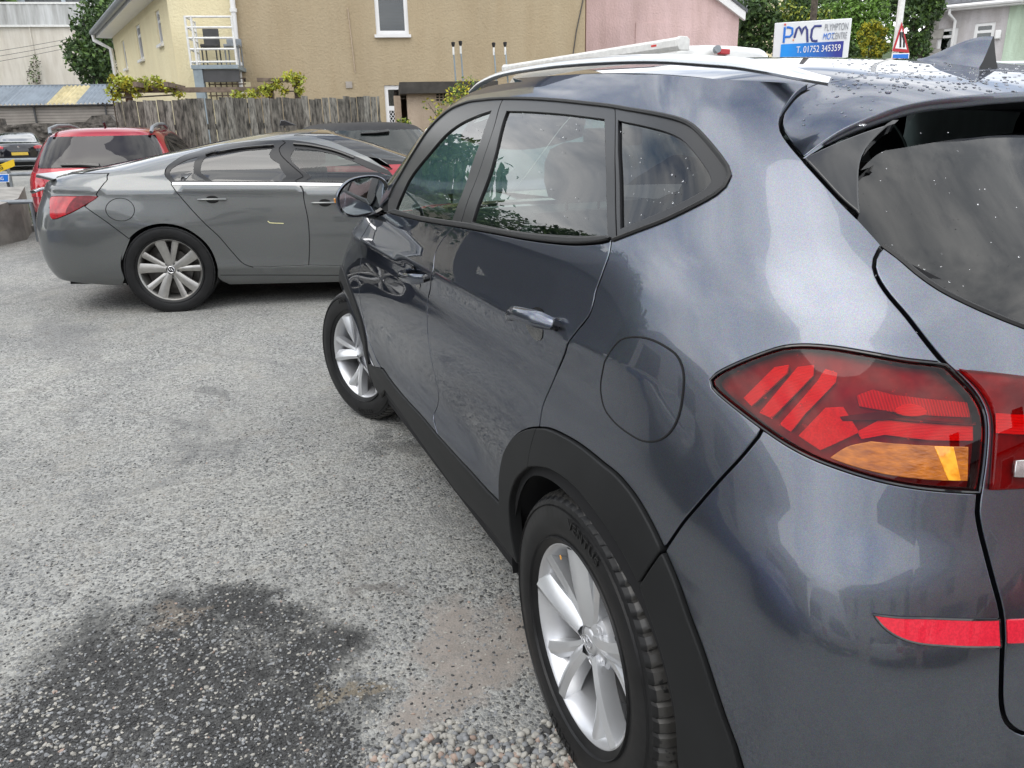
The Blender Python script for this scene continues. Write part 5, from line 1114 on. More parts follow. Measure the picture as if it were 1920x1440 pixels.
# A pillar: the painted strip runs in front of the window line
apil = []
for i in range(1, 11):
    t = E_['dlo_top'][i+1]-E_['dlo_top'][i-1]; t = t/np.linalg.norm(t); n = np.array([-t[1], t[0]])
    if n[1] < 0: n = -n
    if i < 6 and n[0] > 0: n = -n
    apil.append(E_['dlo_top'][i]+n*0.062)
side_out = chain([E_['crease'][0]]+[], E_['crease'], E_['groove'], E_['tg_up'], E_['lamp_top'], E_['lamp_bot'][:5], E_['bump_gap'], E_['clad_q'], rv('gc'), rv('dlo_top')[:-1], apil)
panel('body_side', H, side_out, 'grey_paint', car, gap=0.002, mirror=True, g=0.025)
fd = chain(rv('dlo_bot')[6:], E_['ga'], rv('sill_f')[0:], rv('gb'))
fd = chain(E_['dlo_bot'][:3], E_['gb'], E_['sill_f'], rv('ga'))
panel('front_door', H, fd, 'grey_paint', car, gap=0.0022, mirror=True, g=0.025)
rd = chain(E_['dlo_bot'][2:], E_['gc'], E_['clad_d'], E_['sill_r'], rv('gb'))
rear_door = panel('rear_door', H, rd, 'grey_paint', car, gap=0.0022, mirror=True, g=0.025)
# fender: from the door gap forward, laid out on the flank itself
XZ = lambda l: [H.xz(*p) for p in l]
ga_x = [H.P(np.array([p[0]]), np.array([p[1]]))[0] for p in E_['ga']]
fen_arch = [(2.67+0.475*math.cos(a), 0.345+0.475*math.sin(a)) for a in np.linspace(R_(172), R_(8), 12)]
fen = chain(rv('ga'), XZ([(ga_x[0][0], ga_x[0][2]), (2.25, 1.115), (2.6, 1.075), (3.0, 1.02), (3.28, 0.93)]), XZ([(3.28, 0.93), (3.33, 0.75), (3.30, 0.5), (3.14, 0.41)]), XZ(fen_arch[::-1]))
panel('front_fender', H, fen, 'grey_paint', car, gap=0.002, mirror=True, g=0.03)
# black lower cladding
sill = chain(E_['clad_d'], E_['sill_r'], E_['sill_f'], XZ([(2.23, 0.42), (2.262, 0.28), (2.28, 0.22)]), [rv('sill_bot')[0]]+rv('sill_bot')[1:], rv('arch_in_d'), rv('cgap'))
panel('sill_trim', H, sill, 'black_plastic', car, gap=0.001, off=0.006, roll=0.004, depth=0.03, mirror=True, g=0.03)
qa = chain(rv('clad_q'), E_['bgapc'], E_['arch_in_q'], rv('cgap'))
panel('wheel_arch_trim', H, qa, 'black_plastic', car, gap=0.001, off=0.008, roll=0.004, depth=0.05, mirror=True, g=0.03)
bend = H.xz(-0.50, 0.30)
ba = chain(E_['clad_b'], [E_['clad_b'][-1], H.xz(-0.56, 0.44), H.xz(-0.60, 0.34), H.xz(-0.62, 0.22)], [H.xz(-0.62, 0.22), H.xz(-0.40, 0.22)], [H.xz(-0.40, 0.22), H.xz(-0.395, 0.30)]+E_['arch_in_b'][1:], rv('bgapc'))
panel('wheel_arch_trim', H, ba, 'black_plastic', car, gap=0.001, off=0.008, roll=0.004, depth=0.05, mirror=True, g=0.03)
fo = [(2.67+0.472*math.cos(a), 0.345+0.472*math.sin(a)) for a in np.linspace(R_(170), R_(-12), 20)]
fi = [(2.67+0.398*math.cos(a), 0.345+0.398*math.sin(a)) for a in np.linspace(R_(-12), R_(188), 20)]
panel('wheel_arch_trim', H, chain(XZ(fo), XZ(fi)), 'black_plastic', car, gap=0.001, off=0.008, roll=0.004, depth=0.05, mirror=True, g=0.03)
# bumper and tailgate run on to the car's middle and are mirrored from there
def yz(y, z): return H.yz(y, z)
bumper = chain(E_['lamp_bot'][4:], E_['tg_low'], [E_['tg_low'][-1], yz(0.3, 0.575), yz(0, 0.57)], [yz(0, 0.57), yz(0, 0.34)], [yz(0, 0.34), yz(0.45, 0.34), H.xz(-0.60, 0.34), H.xz(-0.56, 0.44)], E_['clad_b'][::-1], rv('bump_gap'))
panel('rear_bumper', H, bumper, 'grey_paint', car, gap=0.002, mirror=True, g=0.025)
panel('bumper_skirt', H, chain([yz(0, 0.335), yz(0.45, 0.335), H.xz(-0.595, 0.335)], [H.xz(-0.62, 0.22), yz(0.4, 0.2), yz(0, 0.2)]), 'black_plastic', car, gap=0.001, off=0.003, mirror=True)
tail = chain(rv('tg_up'), E_['gl_low'], [E_['gl_low'][-1], yz(0.3, 1.115), yz(0, 1.10)], [yz(0, 1.10), yz(0, 0.58)], [yz(0, 0.58), yz(0.25, 0.585)], rv('tg_low'), E_['lamp_gap'])
tailgate = panel('tailgate', H, tail, 'grey_paint', car, gap=0.003, mirror=True, g=0.025)
# dark seams behind the panels (openings for the glass)
Hs = H
under_out = chain([H.xz(2.28, 0.30), H.xz(2.2, 0.46), H.xz(2.05, 0.85), H.xz(2.0, 1.08)], [H.xz(2.0, 1.08)]+[E_['ga'][0]], [E_['ga'][0], E_['dlo_top'][0]], apil, E_['crease'], E_['groove'], E_['groove'][-1:]+[yz(0.30, 1.10), yz(0, 1.09)], [yz(0, 1.09), yz(0, 0.24)], [yz(0, 0.24), H.xz(-0.5, 0.24), H.xz(-0.40, 0.30)], XZ([(0.395*math.cos(a), 0.345+0.395*math.sin(a)) for a in np.linspace(R_(178), R_(8), 14)]), [H.xz(0.39, 0.3), H.xz(2.28, 0.30)])
dlo_hole = chain(E_['dlo_top'], rv('dlo_bot'))
panel('inner_shell', H, under_out, 'black_gap', car, gap=0, roll=0, off=-0.012, depth=0, holes=[inset(loop_c(E_[k], CN[k]), -0.004) for k in CN]+[inset(chain(E_['lamp_top'], E_['lamp_bot'], E_['lamp_gap']), 0.003)], mirror=True, hole_roll=False, g=0.04)

# ---- side windows
fr_out = chain(E_['dlo_top'][:11], E_['bline'], rv('dlo_bot')[len(E_['dlo_bot'])-3:])
rr_out = chain(E_['dlo_top'][10:15], E_['cline'], rv('dlo_bot')[:7], rv('bline'))
qq_out = chain(E_['dlo_top'][14:], rv('cline'))
for nm, o_, hk, gm in (('front_window_frame', fr_out, 'fglass', 'side_glass'), ('rear_window_frame', rr_out, 'rglass', 'side_glass'), ('quarter_window_frame', qq_out, 'qglass', 'privacy_glass')):
    hl = loop_c(E_[hk], CN[hk], 0.01)
    panel(nm, H, o_, 'frame_black', car, gap=0.002, off=-0.001, roll=0.0015, depth=0.01, holes=[hl], mirror=True, g=0.03)
    panel('window_glass', H, hl, gm, car, gap=-0.004, off=-0.007, roll=0, depth=0, mirror=True, g=0.03)
bt = chain(E_['belt_hi'], rv('dlo_bot'))
panel('belt_moulding', H, bt, 'rubber', car, gap=0.001, off=0.006, roll=0.004, depth=0.012, mirror=True, g=0.02)
# black seal strip round the window line
for key, rr in (('dlo_top', 0.0045),):
    q = resample(catmull(E_[key][1:], 6), 0.02); pp = H.P(q[:, 0], q[:, 1])+H.nrm(q[:, 0], q[:, 1])*0.001
    for sg in (1, -1):
        mb = MB(); mb.tube((pp*[1, sg, 1]).tolist(), rr, 6); mb.build('window_seal', 'rubber', car)

# ---- fuel door, on the quarter panel
panel('fuel_door', H, loop(E_['fuel'], 0.008), 'grey_paint', car, gap=0.0, off=0.0012, roll=0.0015, depth=0.004, g=0.02)
q = loop(E_['fuel'], 0.008); pp = H.P(q[:, 0], q[:, 1])+H.nrm(q[:, 0], q[:, 1])*0.0004
mb = MB(); mb.tube(np.vstack([pp, pp[:2]]).tolist(), 0.0022, 6, cap=False); mb.build('fuel_door_seam', 'black_gap', car)
# ---- roof and tailgate spoiler
_A = Spline([-0.50, -0.36, -0.28, -0.20, -0.08, 0.0, 0.1, 0.3, 0.5, 0.8, 1.1, 1.4, 1.6], [1.455, 1.500, 1.524, 1.545, 1.569, 1.584, 1.599, 1.621, 1.635, 1.647, 1.643, 1.618, 1.585])
def roof_z(x, y):
    ay = np.abs(y); sp = smooth(0.02, -0.16, x)
    return _A(x)-0.042*(ay/0.62)**3-sp*0.105*np.clip((ay-0.33)/0.31, 0, 2)**2.3-0.015*smooth(-0.2, -0.4, x)*smooth(0.25, 0.5, ay)
ROOF = Height(roof_z)
seam = ROOF.trace([(1530, 157), (1557, 153.5), (1613, 144), (1713, 135.5), (1813, 131.5), (1890, 131)])
seam = [p for p in seam if p[1] > 0.02]+[np.array([seam[-1][0] if seam[-1][1] <= 0.02 else seam[-1][0]-0.004, 0.0])]
seam_m = [np.array([p[0], -p[1]]) for p in seam[:-1]][::-1]
edge_l = [np.array([-x, y]) for x, y in ((1.42, 0.56), (1.2, 0.60), (0.9, 0.615), (0.5, 0.618), (0.2, 0.612), (0.0, 0.60), (-0.1, 0.588))]
roof_o = chain(seam+seam_m, [seam_m[-1]]+[p*[1, -1] for p in edge_l[::-1]], [edge_l[0]*[1, -1], np.array([-1.5, -0.3]), np.array([-1.52, 0]), np.array([-1.5, 0.3]), edge_l[0]], edge_l+[seam[0]], h=0.02)
roof = panel('roof', ROOF, roof_o, 'grey_paint', car, gap=0.0015, roll=0.002, depth=0.015, g=0.03)
gr = ROOF.trace([(1530, 157), (1508, 167), (1487, 186), (1470, 211), (1466, 235), (1473, 252), (1490, 276), (1506, 295)])
cre = ROOF.trace([(1506, 295), (1540, 268), (1570, 249), (1605, 231), (1640, 216), (1677, 202.5), (1727, 190.5), (1790, 181.5), (1855, 176), (1919, 172.5)])
cre = cre+[np.array([cre[-1][0]+0.006, 0.1]), np.array([cre[-1][0]+0.008, 0.0])]
sp_o = chain(seam[::-1], gr, cre, [cre[-1], seam[-1]], h=0.012)
spoiler = panel('spoiler', ROOF, sp_o, 'grey_paint', car, gap=0.001, roll=0.0025, depth=0.004, mirror=True, g=0.022)
low_px = [(1506, 297), (1540, 280), (1570, 266), (1605, 250), (1640, 237), (1677, 224), (1727, 211), (1790, 203), (1855, 196), (1919, 191)]
C3 = resample(ROOF.P(np.array([p[0] for p in catmull(cre, 6)]), np.array([p[1] for p in catmull(cre, 6)])), 0.012)
LP = resample(catmull(low_px, 8), 4.0); ncam = 0
lowp = []
Cpx = []
for c in C3:
    d = c-CAM; Cpx.append(IW/2+FPX*(d@CR)/(d@CF))
for c, cx in zip(C3, Cpx):
    if cx < 1919:
        yl = float(np.interp(cx, LP[:, 0], LP[:, 1])); d = ray(cx, yl); k = np.linalg.norm(c-CAM)+0.006; lowp.append(CAM+d*k)
    else: lowp.append(c+(lowp[-1]-C3[len(lowp)-1]) if lowp else c)
lowp = np.array(lowp); i0 = [i for i, x in enumerate(Cpx) if x < 1919][-1]
for i in range(i0+1, len(C3)): lowp[i] = C3[i]+(lowp[i0]-C3[i0])
mid = (C3+lowp)/2+np.array([-0.004, 0, 0]); und = lowp+np.array([0.16, 0, -0.008])
for sg in (1, -1):
    mb = MB(); mb.grid([((C3+[0, 0, 0.0])*[1, sg, 1]).tolist(), (mid*[1, sg, 1]).tolist(), (lowp*[1, sg, 1]).tolist()]); mb.build('spoiler_edge', 'grey_paint', car, smooth_angle=60)
    mb = MB(); mb.grid([(lowp*[1, sg, 1]).tolist(), (und*[1, sg, 1]).tolist()]); mb.build('spoiler_underside', 'frame_black', car)
# black side blade under the spoiler, rear glass
panel('spoiler_blade', H, chain(E_['trim'][:4], E_['trim'][3:11], E_['trim'][10:]+[E_['trim'][0]]), 'gloss_black', car, gap=0.001, off=0.003, roll=0.003, depth=0.02, mirror=True, g=0.02)
gl = chain([E_['groove'][-1]]+E_['gl_low'], [E_['gl_low'][-1], yz(0.3, 1.115), yz(0, 1.10)], [yz(0, 1.10), yz(0, 1.50)], [yz(0, 1.50), yz(0.35, 1.48), E_['trim'][3]], E_['trim'][3:11], [E_['trim'][10], E_['groove'][-1]])
panel('rear_window', H, gl, 'rear_glass', car, gap=0.003, off=-0.010, roll=0.0, depth=0.0, mirror=True, g=0.03, disp=lambda vc, p: -0.050*smooth(1.22, 1.42, p[:, 2]))
q = resample(catmull([E_['groove'][-1]]+E_['gl_low']+[yz(0.3, 1.115), yz(0, 1.10)], 6), 0.02); pp = H.P(q[:, 0], q[:, 1])+H.nrm(q[:, 0], q[:, 1])*-0.002
for sg in (1, -1): mb = MB(); mb.tube((pp*[1, sg, 1]).tolist(), 0.0045, 6); mb.build('window_seal', 'rubber', car)
# windscreen and bonnet (face away from here)
ws = chain([np.array([-H.A/2+H.A/2*0.16, 0])*0+H.xz(1.99, 1.19)], [H.xz(1.99, 1.19), np.array([-H.A*0.30, H.v_of_z(1.17)]), np.array([-H.A/2, H.v_of_z(1.16)])], [np.array([-H.A/2, H.v_of_z(1.16)]), np.array([-H.A/2, H.v_of_z(1.60)])], [np.array([-H.A/2, H.v_of_z(1.60)]), np.array([-H.A*0.30, H.v_of_z(1.595)]), np.array([-H.A*0.12, H.v_of_z(1.57)])])
panel('windscreen', H, ws, 'side_glass', car, gap=0.002, off=-0.004, roll=0, depth=0, mirror=True, g=0.05)
bz = Height(lambda x, y: 1.135-0.075*np.clip((x-2.0)/1.2, 0, 2)**2-0.03*(np.abs(y)/0.8)**3-0.012*smooth(0.35, 0.5, np.abs(y)))
panel('bonnet', bz, chain([np.array([-2.1, -0.72]), np.array([-3.15, -0.62])], [np.array([-3.15, -0.62]), np.array([-3.3, 0]), np.array([-3.15, 0.62])], [np.array([-3.15, 0.62]), np.array([-2.1, 0.72])], [np.array([-2.1, 0.72]), np.array([-2.35, 0]), np.array([-2.1, -0.72])], h=0.03), 'grey_paint', car, g=0.05)
fb = chain([np.array([-H.A*0.12, H.v_of_z(0.30)]), np.array([-H.A/2, H.v_of_z(0.30)])], [np.array([-H.A/2, H.v_of_z(0.30)]), np.array([-H.A/2, H.v_of_z(0.88)])], [np.array([-H.A/2, H.v_of_z(0.88)]), np.array([-H.A*0.2, H.v_of_z(0.9)]), np.array([-H.A*0.15, H.v_of_z(0.8)])])
panel('front_bumper', H, fb, 'grey_paint', car, mirror=True, g=0.05)
# ---- roof rails
rp = [(884, 172), (900, 158), (930, 143), (962, 134), (1010, 126), (1056, 120), (1150, 113), (1244, 111), (1337, 116), (1390, 120), (1447, 129), (1497, 140), (1530, 148), (1553, 152)]
def on_roof(x, y, up=0.004): q = ROOF.hit(x, y); return ROOF.P(np.array([q[0]]), np.array([q[1]]))[0]+[0, 0, up]
rail = resample(catmull([at_y(x, y, 0.605) for x, y in rp[:-2]]+[at_y(1530, 148, 0.595), at_y(1556, 153, 0.58)], 6), 0.03); n_ = len(rail)
rw = np.interp(np.arange(n_), [0, 4, n_-6, n_-1], [0.012, 0.017, 0.018, 0.012]); rh = np.interp(np.arange(n_), [0, 5, n_-6, n_-1], [0.007, 0.0095, 0.0105, 0.007])
for sg in (1, -1):
    mb = MB(); mb.tube((rail*[1, sg, 1]).tolist(), rw, 14, ry=rh, up=(0, 0.25*sg, 1)); o = mb.build('roof_rail', 'satin_silver', car)
# ---- shark fin aerial
fin = []
fx = np.linspace(0, 1, 12)
for t in fx:
    x = 0.092-0.182*t; zb_ = float(roof_z(x, 0.0)); top = zb_+0.006+0.058*smooth(0, 1, t)**0.8*(1 if t < 0.93 else 1)
    if t > 0.9: x = x+0.0
    wb = 0.030*(0.25+0.75*math.sin(min(1, t*1.25)*math.pi/2)); row = []
    for k in range(13):
        a = math.pi*k/12; c, s_ = math.cos(a), math.sin(a)
        yy = wb*math.copysign(abs(c)**0.55, c)*(1-0.86*s_**0.7); row.append((x+(0.018*(s_**2) if t > 0.85 else 0)*-1*(t-0.85)/0.15*0, yy, zb_-0.004+(top-zb_)*s_**1.0))
    fin.append(row)
mb = MB(); mb.grid(fin); an_ = mb.build('antenna', 'grey_paint', car, smooth_angle=50); mb = MB(); mb.add(fin[-1], [tuple(range(13))]); mb.build('fin_back', 'frame_black', an_)
# ---- rear lamps
m_, t_, b_ = nt('lamp_lens'); lk = t_.links.new; t_.nodes.remove(b_)
tr = N(t_, 'ShaderNodeBsdfTransparent'); tr.inputs['Color'].default_value = (1.0, 0.10, 0.12, 1); gl_ = N(t_, 'ShaderNodeBsdfGlossy', Roughness=0.012)
fr = N(t_, 'ShaderNodeFresnel', IOR=1.56); mm = N(t_, 'ShaderNodeMath', operation='MULTIPLY_ADD'); mm.inputs[1].default_value = 0.75; mm.inputs[2].default_value = 0.0
mxs = N(t_, 'ShaderNodeMixShader'); lk(fr.outputs[0], mm.inputs[0]); lk(mm.outputs[0], mxs.inputs[0]); lk(tr.outputs[0], mxs.inputs[1]); lk(gl_.outputs[0], mxs.inputs[2]); lk(mxs.outputs[0], t_.nodes['Material Output'].inputs['Surface'])
pmat('lamp_dark', (0.16, 0.010, 0.016), 0.25, var=0.4, scale=25)
pmat('lamp_chrome', (0.62, 0.6, 0.6), 0.22, metal=0.8, var=0.25, scale=60)
def ribbed(name, col, sc, rough=0.25, axis=0, amt=0.6, metal=0.3):
    m, t, b = nt(name); lk = t.links.new; g = N(t, 'ShaderNodeNewGeometry'); w = N(t, 'ShaderNodeTexWave', Scale=sc, Distortion=0.6); w.bands_direction = 'XYZ'[axis]
    lk(g.outputs['Position'], w.inputs['Vector']); r = N(t, 'ShaderNodeValToRGB'); r.color_ramp.elements[0].color = (*[c*amt for c in col], 1); r.color_ramp.elements[1].color = (*col, 1)
    lk(w.outputs['Fac'], r.inputs['Fac']); lk(r.outputs['Color'], b.inputs['Base Color']); b.inputs['Roughness'].default_value = rough; b.inputs['Metallic'].default_value = metal
    bp = N(t, 'ShaderNodeBump', Strength=0.5, Distance=0.002); lk(w.outputs['Fac'], bp.inputs['Height']); lk(bp.outputs['Normal'], b.inputs['Normal']); return m
ribbed('lamp_bar', (1.0, 0.035, 0.04), 160, axis=2, metal=0.0, amt=0.8)
ribbed('lamp_red', (0.70, 0.05, 0.06), 90, axis=1, metal=0.0, amt=0.6)
pmat('reflex_red', (0.72, 0.015, 0.04), 0.3, col2=(0.58, 0.010, 0.03), scale=300, thresh=(0.40, 0.6), detail=2, coat=0.8, bump=0.01, bscale=260)
pmat('amber', (0.52, 0.155, 0.008), 0.1, col2=(0.26, 0.065, 0.004), scale=45, thresh=(0.3, 0.7), bump=0.02, bscale=120, detail=2, coat=0.35, stretch=(1, 1, 3))
pmat('amber_bright', (1.0, 0.45, 0.03), 0.12, col2=(0.75, 0.26, 0.01), scale=60, thresh=(0.40, 0.6), detail=2, coat=1.0)
glassmat('amber_lens', (0.9, 0.45, 0.08), 0.8)
Z6 = lambda l: [(1280+x/3, 480+y/3) for x, y in l]
lamp_o = chain(E_['lamp_top'], E_['lamp_bot'], E_['lamp_gap'])
lamp = panel('tail_lamp', H, lamp_o, 'lamp_lens', car, gap=0.003, off=0.001, roll=0.003, depth=0.004, mirror=False, g=0.02)
pbase = panel('housing', H, lamp_o, 'lamp_dark', lamp, gap=0.004, off=-0.024, roll=0.0, depth=0, g=0.03)
def lampbit(name, pts, mat, off, par, closed=True, dep=0.006):
    return panel(name, H, loop(H.trace(Z6(pts)), 0.006) if closed else chain(*[H.trace(Z6(a)) for a in pts], h=0.006), mat, par, gap=0, off=off, roll=0.001, depth=dep, g=0.012)
pol = lambda l: [[l[i], l[(i+1) % len(l)]] for i in range(len(l))]
for b in ([(325, 795), (505, 618), (592, 602), (580, 652), (372, 845)], [(415, 880), (640, 615), (738, 602), (732, 665), (488, 912)], [(532, 945), (752, 700), (800, 625), (872, 648), (862, 705), (684, 885), (600, 990)]):
    lampbit('light_bar', pol(b), 'lamp_bar', -0.010, lamp, False)
lampbit('reflex', pol([(640, 1010), (800, 848), (905, 842), (1000, 990), (770, 1095)]), 'reflex_red', -0.012, lamp, False)
lampbit('reflector', pol([(985, 775), (1080, 740), (1200, 770), (1640, 815), (1660, 905), (1250, 880), (1000, 840)]), 'lamp_red', -0.018, lamp, False)
lampbit('bulb_dome', [(1200, 870), (1230, 840), (1300, 825), (1370, 845), (1400, 880), (1300, 900)], 'lamp_bar', -0.012, lamp)
lampbit('divider', pol([(880, 900), (1150, 862), (1200, 900), (1668, 940), (1668, 955), (1180, 920), (900, 925)]), 'gloss_black', -0.010, lamp, False)
lampbit('reflector', pol([(985, 985), (1120, 915), (1665, 945), (1668, 1040), (1400, 1035), (1150, 1005), (1010, 1030)]), 'lamp_bar', -0.014, lamp, False)
ind = panel('indicator', H, chain(*[H.trace(Z6(a)) for a in ([(825, 1135), (930, 1070), (1060, 1042)], [(1060, 1042), (1605, 1072)], [(1605, 1072), (1600, 1265)], [(1600, 1265), (1400, 1260), (1150, 1230), (950, 1180), (825, 1135)])], h=0.006), 'amber', lamp, gap=0, off=0.0022, roll=0.001, depth=0.002, g=0.012)
lampbit('indicator_strip', pol([(1408, 1068), (1520, 1072), (1562, 1265), (1490, 1262)]), 'amber_bright', 0.0032, lamp, False, 0.001)
lamp_r = panel('tail_lamp', H, lamp_o*[-1, 1]+[2*H.uc, 0], 'lamp_lens', car, gap=0.003, off=0.001, roll=0.003, depth=0.004, g=0.03)
panel('housing', H, lamp_o*[-1, 1]+[2*H.uc, 0], 'lamp_red', lamp_r, gap=0.004, off=-0.01, roll=0, depth=0, g=0.03)
q = lamp_o; pp = H.P(q[:, 0], q[:, 1])+H.nrm(q[:, 0], q[:, 1])*0.0005
mb = MB(); mb.tube(np.vstack([pp, pp[:2]]).tolist(), 0.0022, 6, cap=False); mb.build('lamp_seal', 'gloss_black', car)
# inner lamp on the tailgate
il = chain(H.trace([(1783, 691), (1850, 697), (1918, 705)])+[yz(0.42, 1.105), yz(0.34, 1.09)], [yz(0.34, 1.09), yz(0.36, 0.985)], [yz(0.36, 0.985), yz(0.45, 0.975)]+H.trace([(1918, 917), (1880, 919), (1849, 921)]), H.trace([(1849, 921), (1855, 850), (1857, 800), (1851, 765), (1834, 735), (1805, 706), (1783, 691)]))
for nm_, mirr in (('lamp_insert', 1), ('lamp_insert', -1)):
    oo = il if mirr == 1 else il*[-1, 1]+[2*H.uc, 0]
    li = panel(nm_, H, oo, 'lamp_lens', tailgate, gap=0.001, off=0.010, roll=0.003, depth=0.008, g=0.02)
    panel('lamp_backing', H, oo, 'lamp_dark', tailgate, gap=0.002, off=0.002, roll=0, depth=0, g=0.03)
    if mirr == 1:
        panel('lamp_glow_band', H, chain(H.trace([(1862, 775), (1918, 778)])+[yz(0.42, 1.07)], [yz(0.42, 1.07), yz(0.43, 1.04)], [yz(0.43, 1.04)]+H.trace([(1918, 815), (1862, 812)]), H.trace([(1862, 812), (1862, 775)]), h=0.008), 'lamp_bar', tailgate, gap=0, off=0.006, roll=0, depth=0, g=0.02)
        panel('reversing_lamp', H, chain(H.trace([(1893, 862), (1918, 860)])+[yz(0.42, 1.03)], [yz(0.42, 1.03), yz(0.43, 1.005)], [yz(0.43, 1.005)]+H.trace([(1918, 893), (1889, 893)]), H.trace([(1889, 893), (1893, 862)]), h=0.008), 'lamp_chrome', tailgate, gap=0, off=0.0135, roll=0.001, depth=0.002, g=0.02)
# red reflectors low on the bumper
rf = chain(E_['refl'][:4], E_['refl'][3:5], E_['refl'][4:]+[E_['refl'][0]], h=0.006)
panel('bumper_reflector', H, rf, 'reflex_red', car, gap=0.0, off=0.0025, roll=0.001, depth=0.004, mirror=True, g=0.015)
pp = H.P(rf[:, 0], rf[:, 1])+H.nrm(rf[:, 0], rf[:, 1])*0.0012
mb = MB(); mb.tube(np.vstack([pp, pp[:2]]).tolist(), 0.0022, 6, cap=False); mb.build('reflector_seal', 'gloss_black', car)
panel('tailgate_reflector', H, chain(H.trace([(1886, 1161), (1918, 1160)]), [yz(0.40, 0.80), yz(0.40, 0.765)], H.trace([(1918, 1205), (1887, 1206)]), h=0.008), 'reflex_red', tailgate, gap=0, off=0.0025, roll=0.001, depth=0.004, mirror=True, g=0.02)
# ---- door handles
def handle(pa, pb, par, dark_px, rx, ry_):
    a, b = H.trace([pa, pb]); q = np.linspace(0, 1, 9); uv = np.array([a+(b-a)*t for t in q]); p = H.P(uv[:, 0], uv[:, 1]); n = H.nrm(uv[:, 0], uv[:, 1])
    lift = np.array([0.008, 0.026, 0.034, 0.037, 0.038, 0.037, 0.035, 0.030, 0.010]); pth = p+n*lift[:, None]
    for sg in (1, -1):
        mb = MB(); mb.tube((pth*[1, sg, 1]).tolist(), [0.013, 0.015, 0.016, 0.016, 0.0165, 0.017, 0.018, 0.018, 0.013], 12, ry=[0.007, 0.0085, 0.009, 0.009, 0.009, 0.0095, 0.010, 0.010, 0.007], up=(n[4]*[1, sg, 1]).tolist()); hh = mb.build('door_handle', 'grey_paint', par, smooth_angle=50)
        for e in (0, -1):
            mb = MB(); mb.tube([((p[e]+n[e]*-0.004)*[1, sg, 1]).tolist(), ((p[e]+n[e]*0.016)*[1, sg, 1]).tolist()], 0.012, 10); mb.build('handle_mount', 'gloss_black', hh)
    c = H.hit(*dark_px); t = np.linspace(0, 2*math.pi, 28, endpoint=False); du = np.stack([np.cos(t)*rx, np.sin(t)*ry_], 1)+c
    def bowl(vc, p): r = np.hypot((vc[:, 0]-c[0])/rx, (vc[:, 1]-c[1])/ry_); return -0.002+0*r
    panel('handle_recess', H, du, 'gloss_black', par, gap=0, off=0.0018, roll=0.0, depth=0, g=0.01)
fdoor = [o for o in car.children if o.name.startswith('front_door')][0]
handle((966, 591), (1046, 611), rear_door, (1003, 607), 0.052, 0.036)
handle((758, 512), (801, 521), fdoor, (779, 520), 0.052, 0.036)
# ---- door mirror
def mirror_unit(sg):
    c = at_x(680, 368, 1.93); rows = []
    oy, oz = c[1], c[2]
    prof = [(-0.122, -0.01, 0.012), (-0.10, 0.05, 0.03)]
    t = np.linspace(0, 2*math.pi, 36, endpoint=False)
    def outline(s, cx):
        pts = []
        for a in t:
            ca, sa = math.cos(a), math.sin(a); yy = 0.112*math.copysign(abs(ca)**0.75, ca); zz = 0.082*math.copysign(abs(sa)**0.8, sa)
            if ca > 0 and sa > 0: zz *= 1-0.28*ca**2
            pts.append((cx, (oy+yy*s)*sg, oz+zz*s+0.012*yy/0.11*-1))
        return pts
    secs = [outline(s, 1.93+dx) for dx, s in ((0.0, 0.90), (-0.012, 0.955), (-0.006, 0.995), (0.01, 1.0), (0.05, 0.93), (0.085, 0.76), (0.10, 0.5), (0.106, 0.2))]
    mb = MB(); mb.grid(list(map(list, zip(*secs))), closed_u=True); hs = mb.build('door_mirror', 'grey_paint', car, smooth_angle=60)
    mb = MB(); o1 = outline(0.955, 1.916); o2 = outline(0.86, 1.925); o3 = outline(0.86, 1.935); mb.grid(list(map(list, zip(o1, o2, o3))), closed_u=True); mb.build('rim', 'gloss_black', hs)
    mb = MB(); o2 = outline(0.865, 1.9265); ctr = (1.9245, oy*sg, oz); nn = len(o2); mb.add(o2+[ctr], [(i, (i+1) % nn, nn) for i in range(nn)]); mb.build('mirror_glass', 'mirror_glass', hs, smooth_angle=60)
    mb = MB(); mb.tube([(1.955, (oy-0.06)*sg, oz-0.045), (1.965, 0.92*sg, oz-0.07), (1.965, 0.84*sg, oz-0.085)], [0.03, 0.028, 0.03], 12, ry=[0.02, 0.022, 0.026]); mb.build('mirror_arm', 'gloss_black', hs)
    mb = MB(); mb.box((1.935, (oy+0.100)*sg, oz-0.022), (1.965, (oy+0.1145)*sg, oz-0.004)); mb.build('indicator', 'amber_bright', hs, bevel=0.002)
mirror_unit(1); mirror_unit(-1)
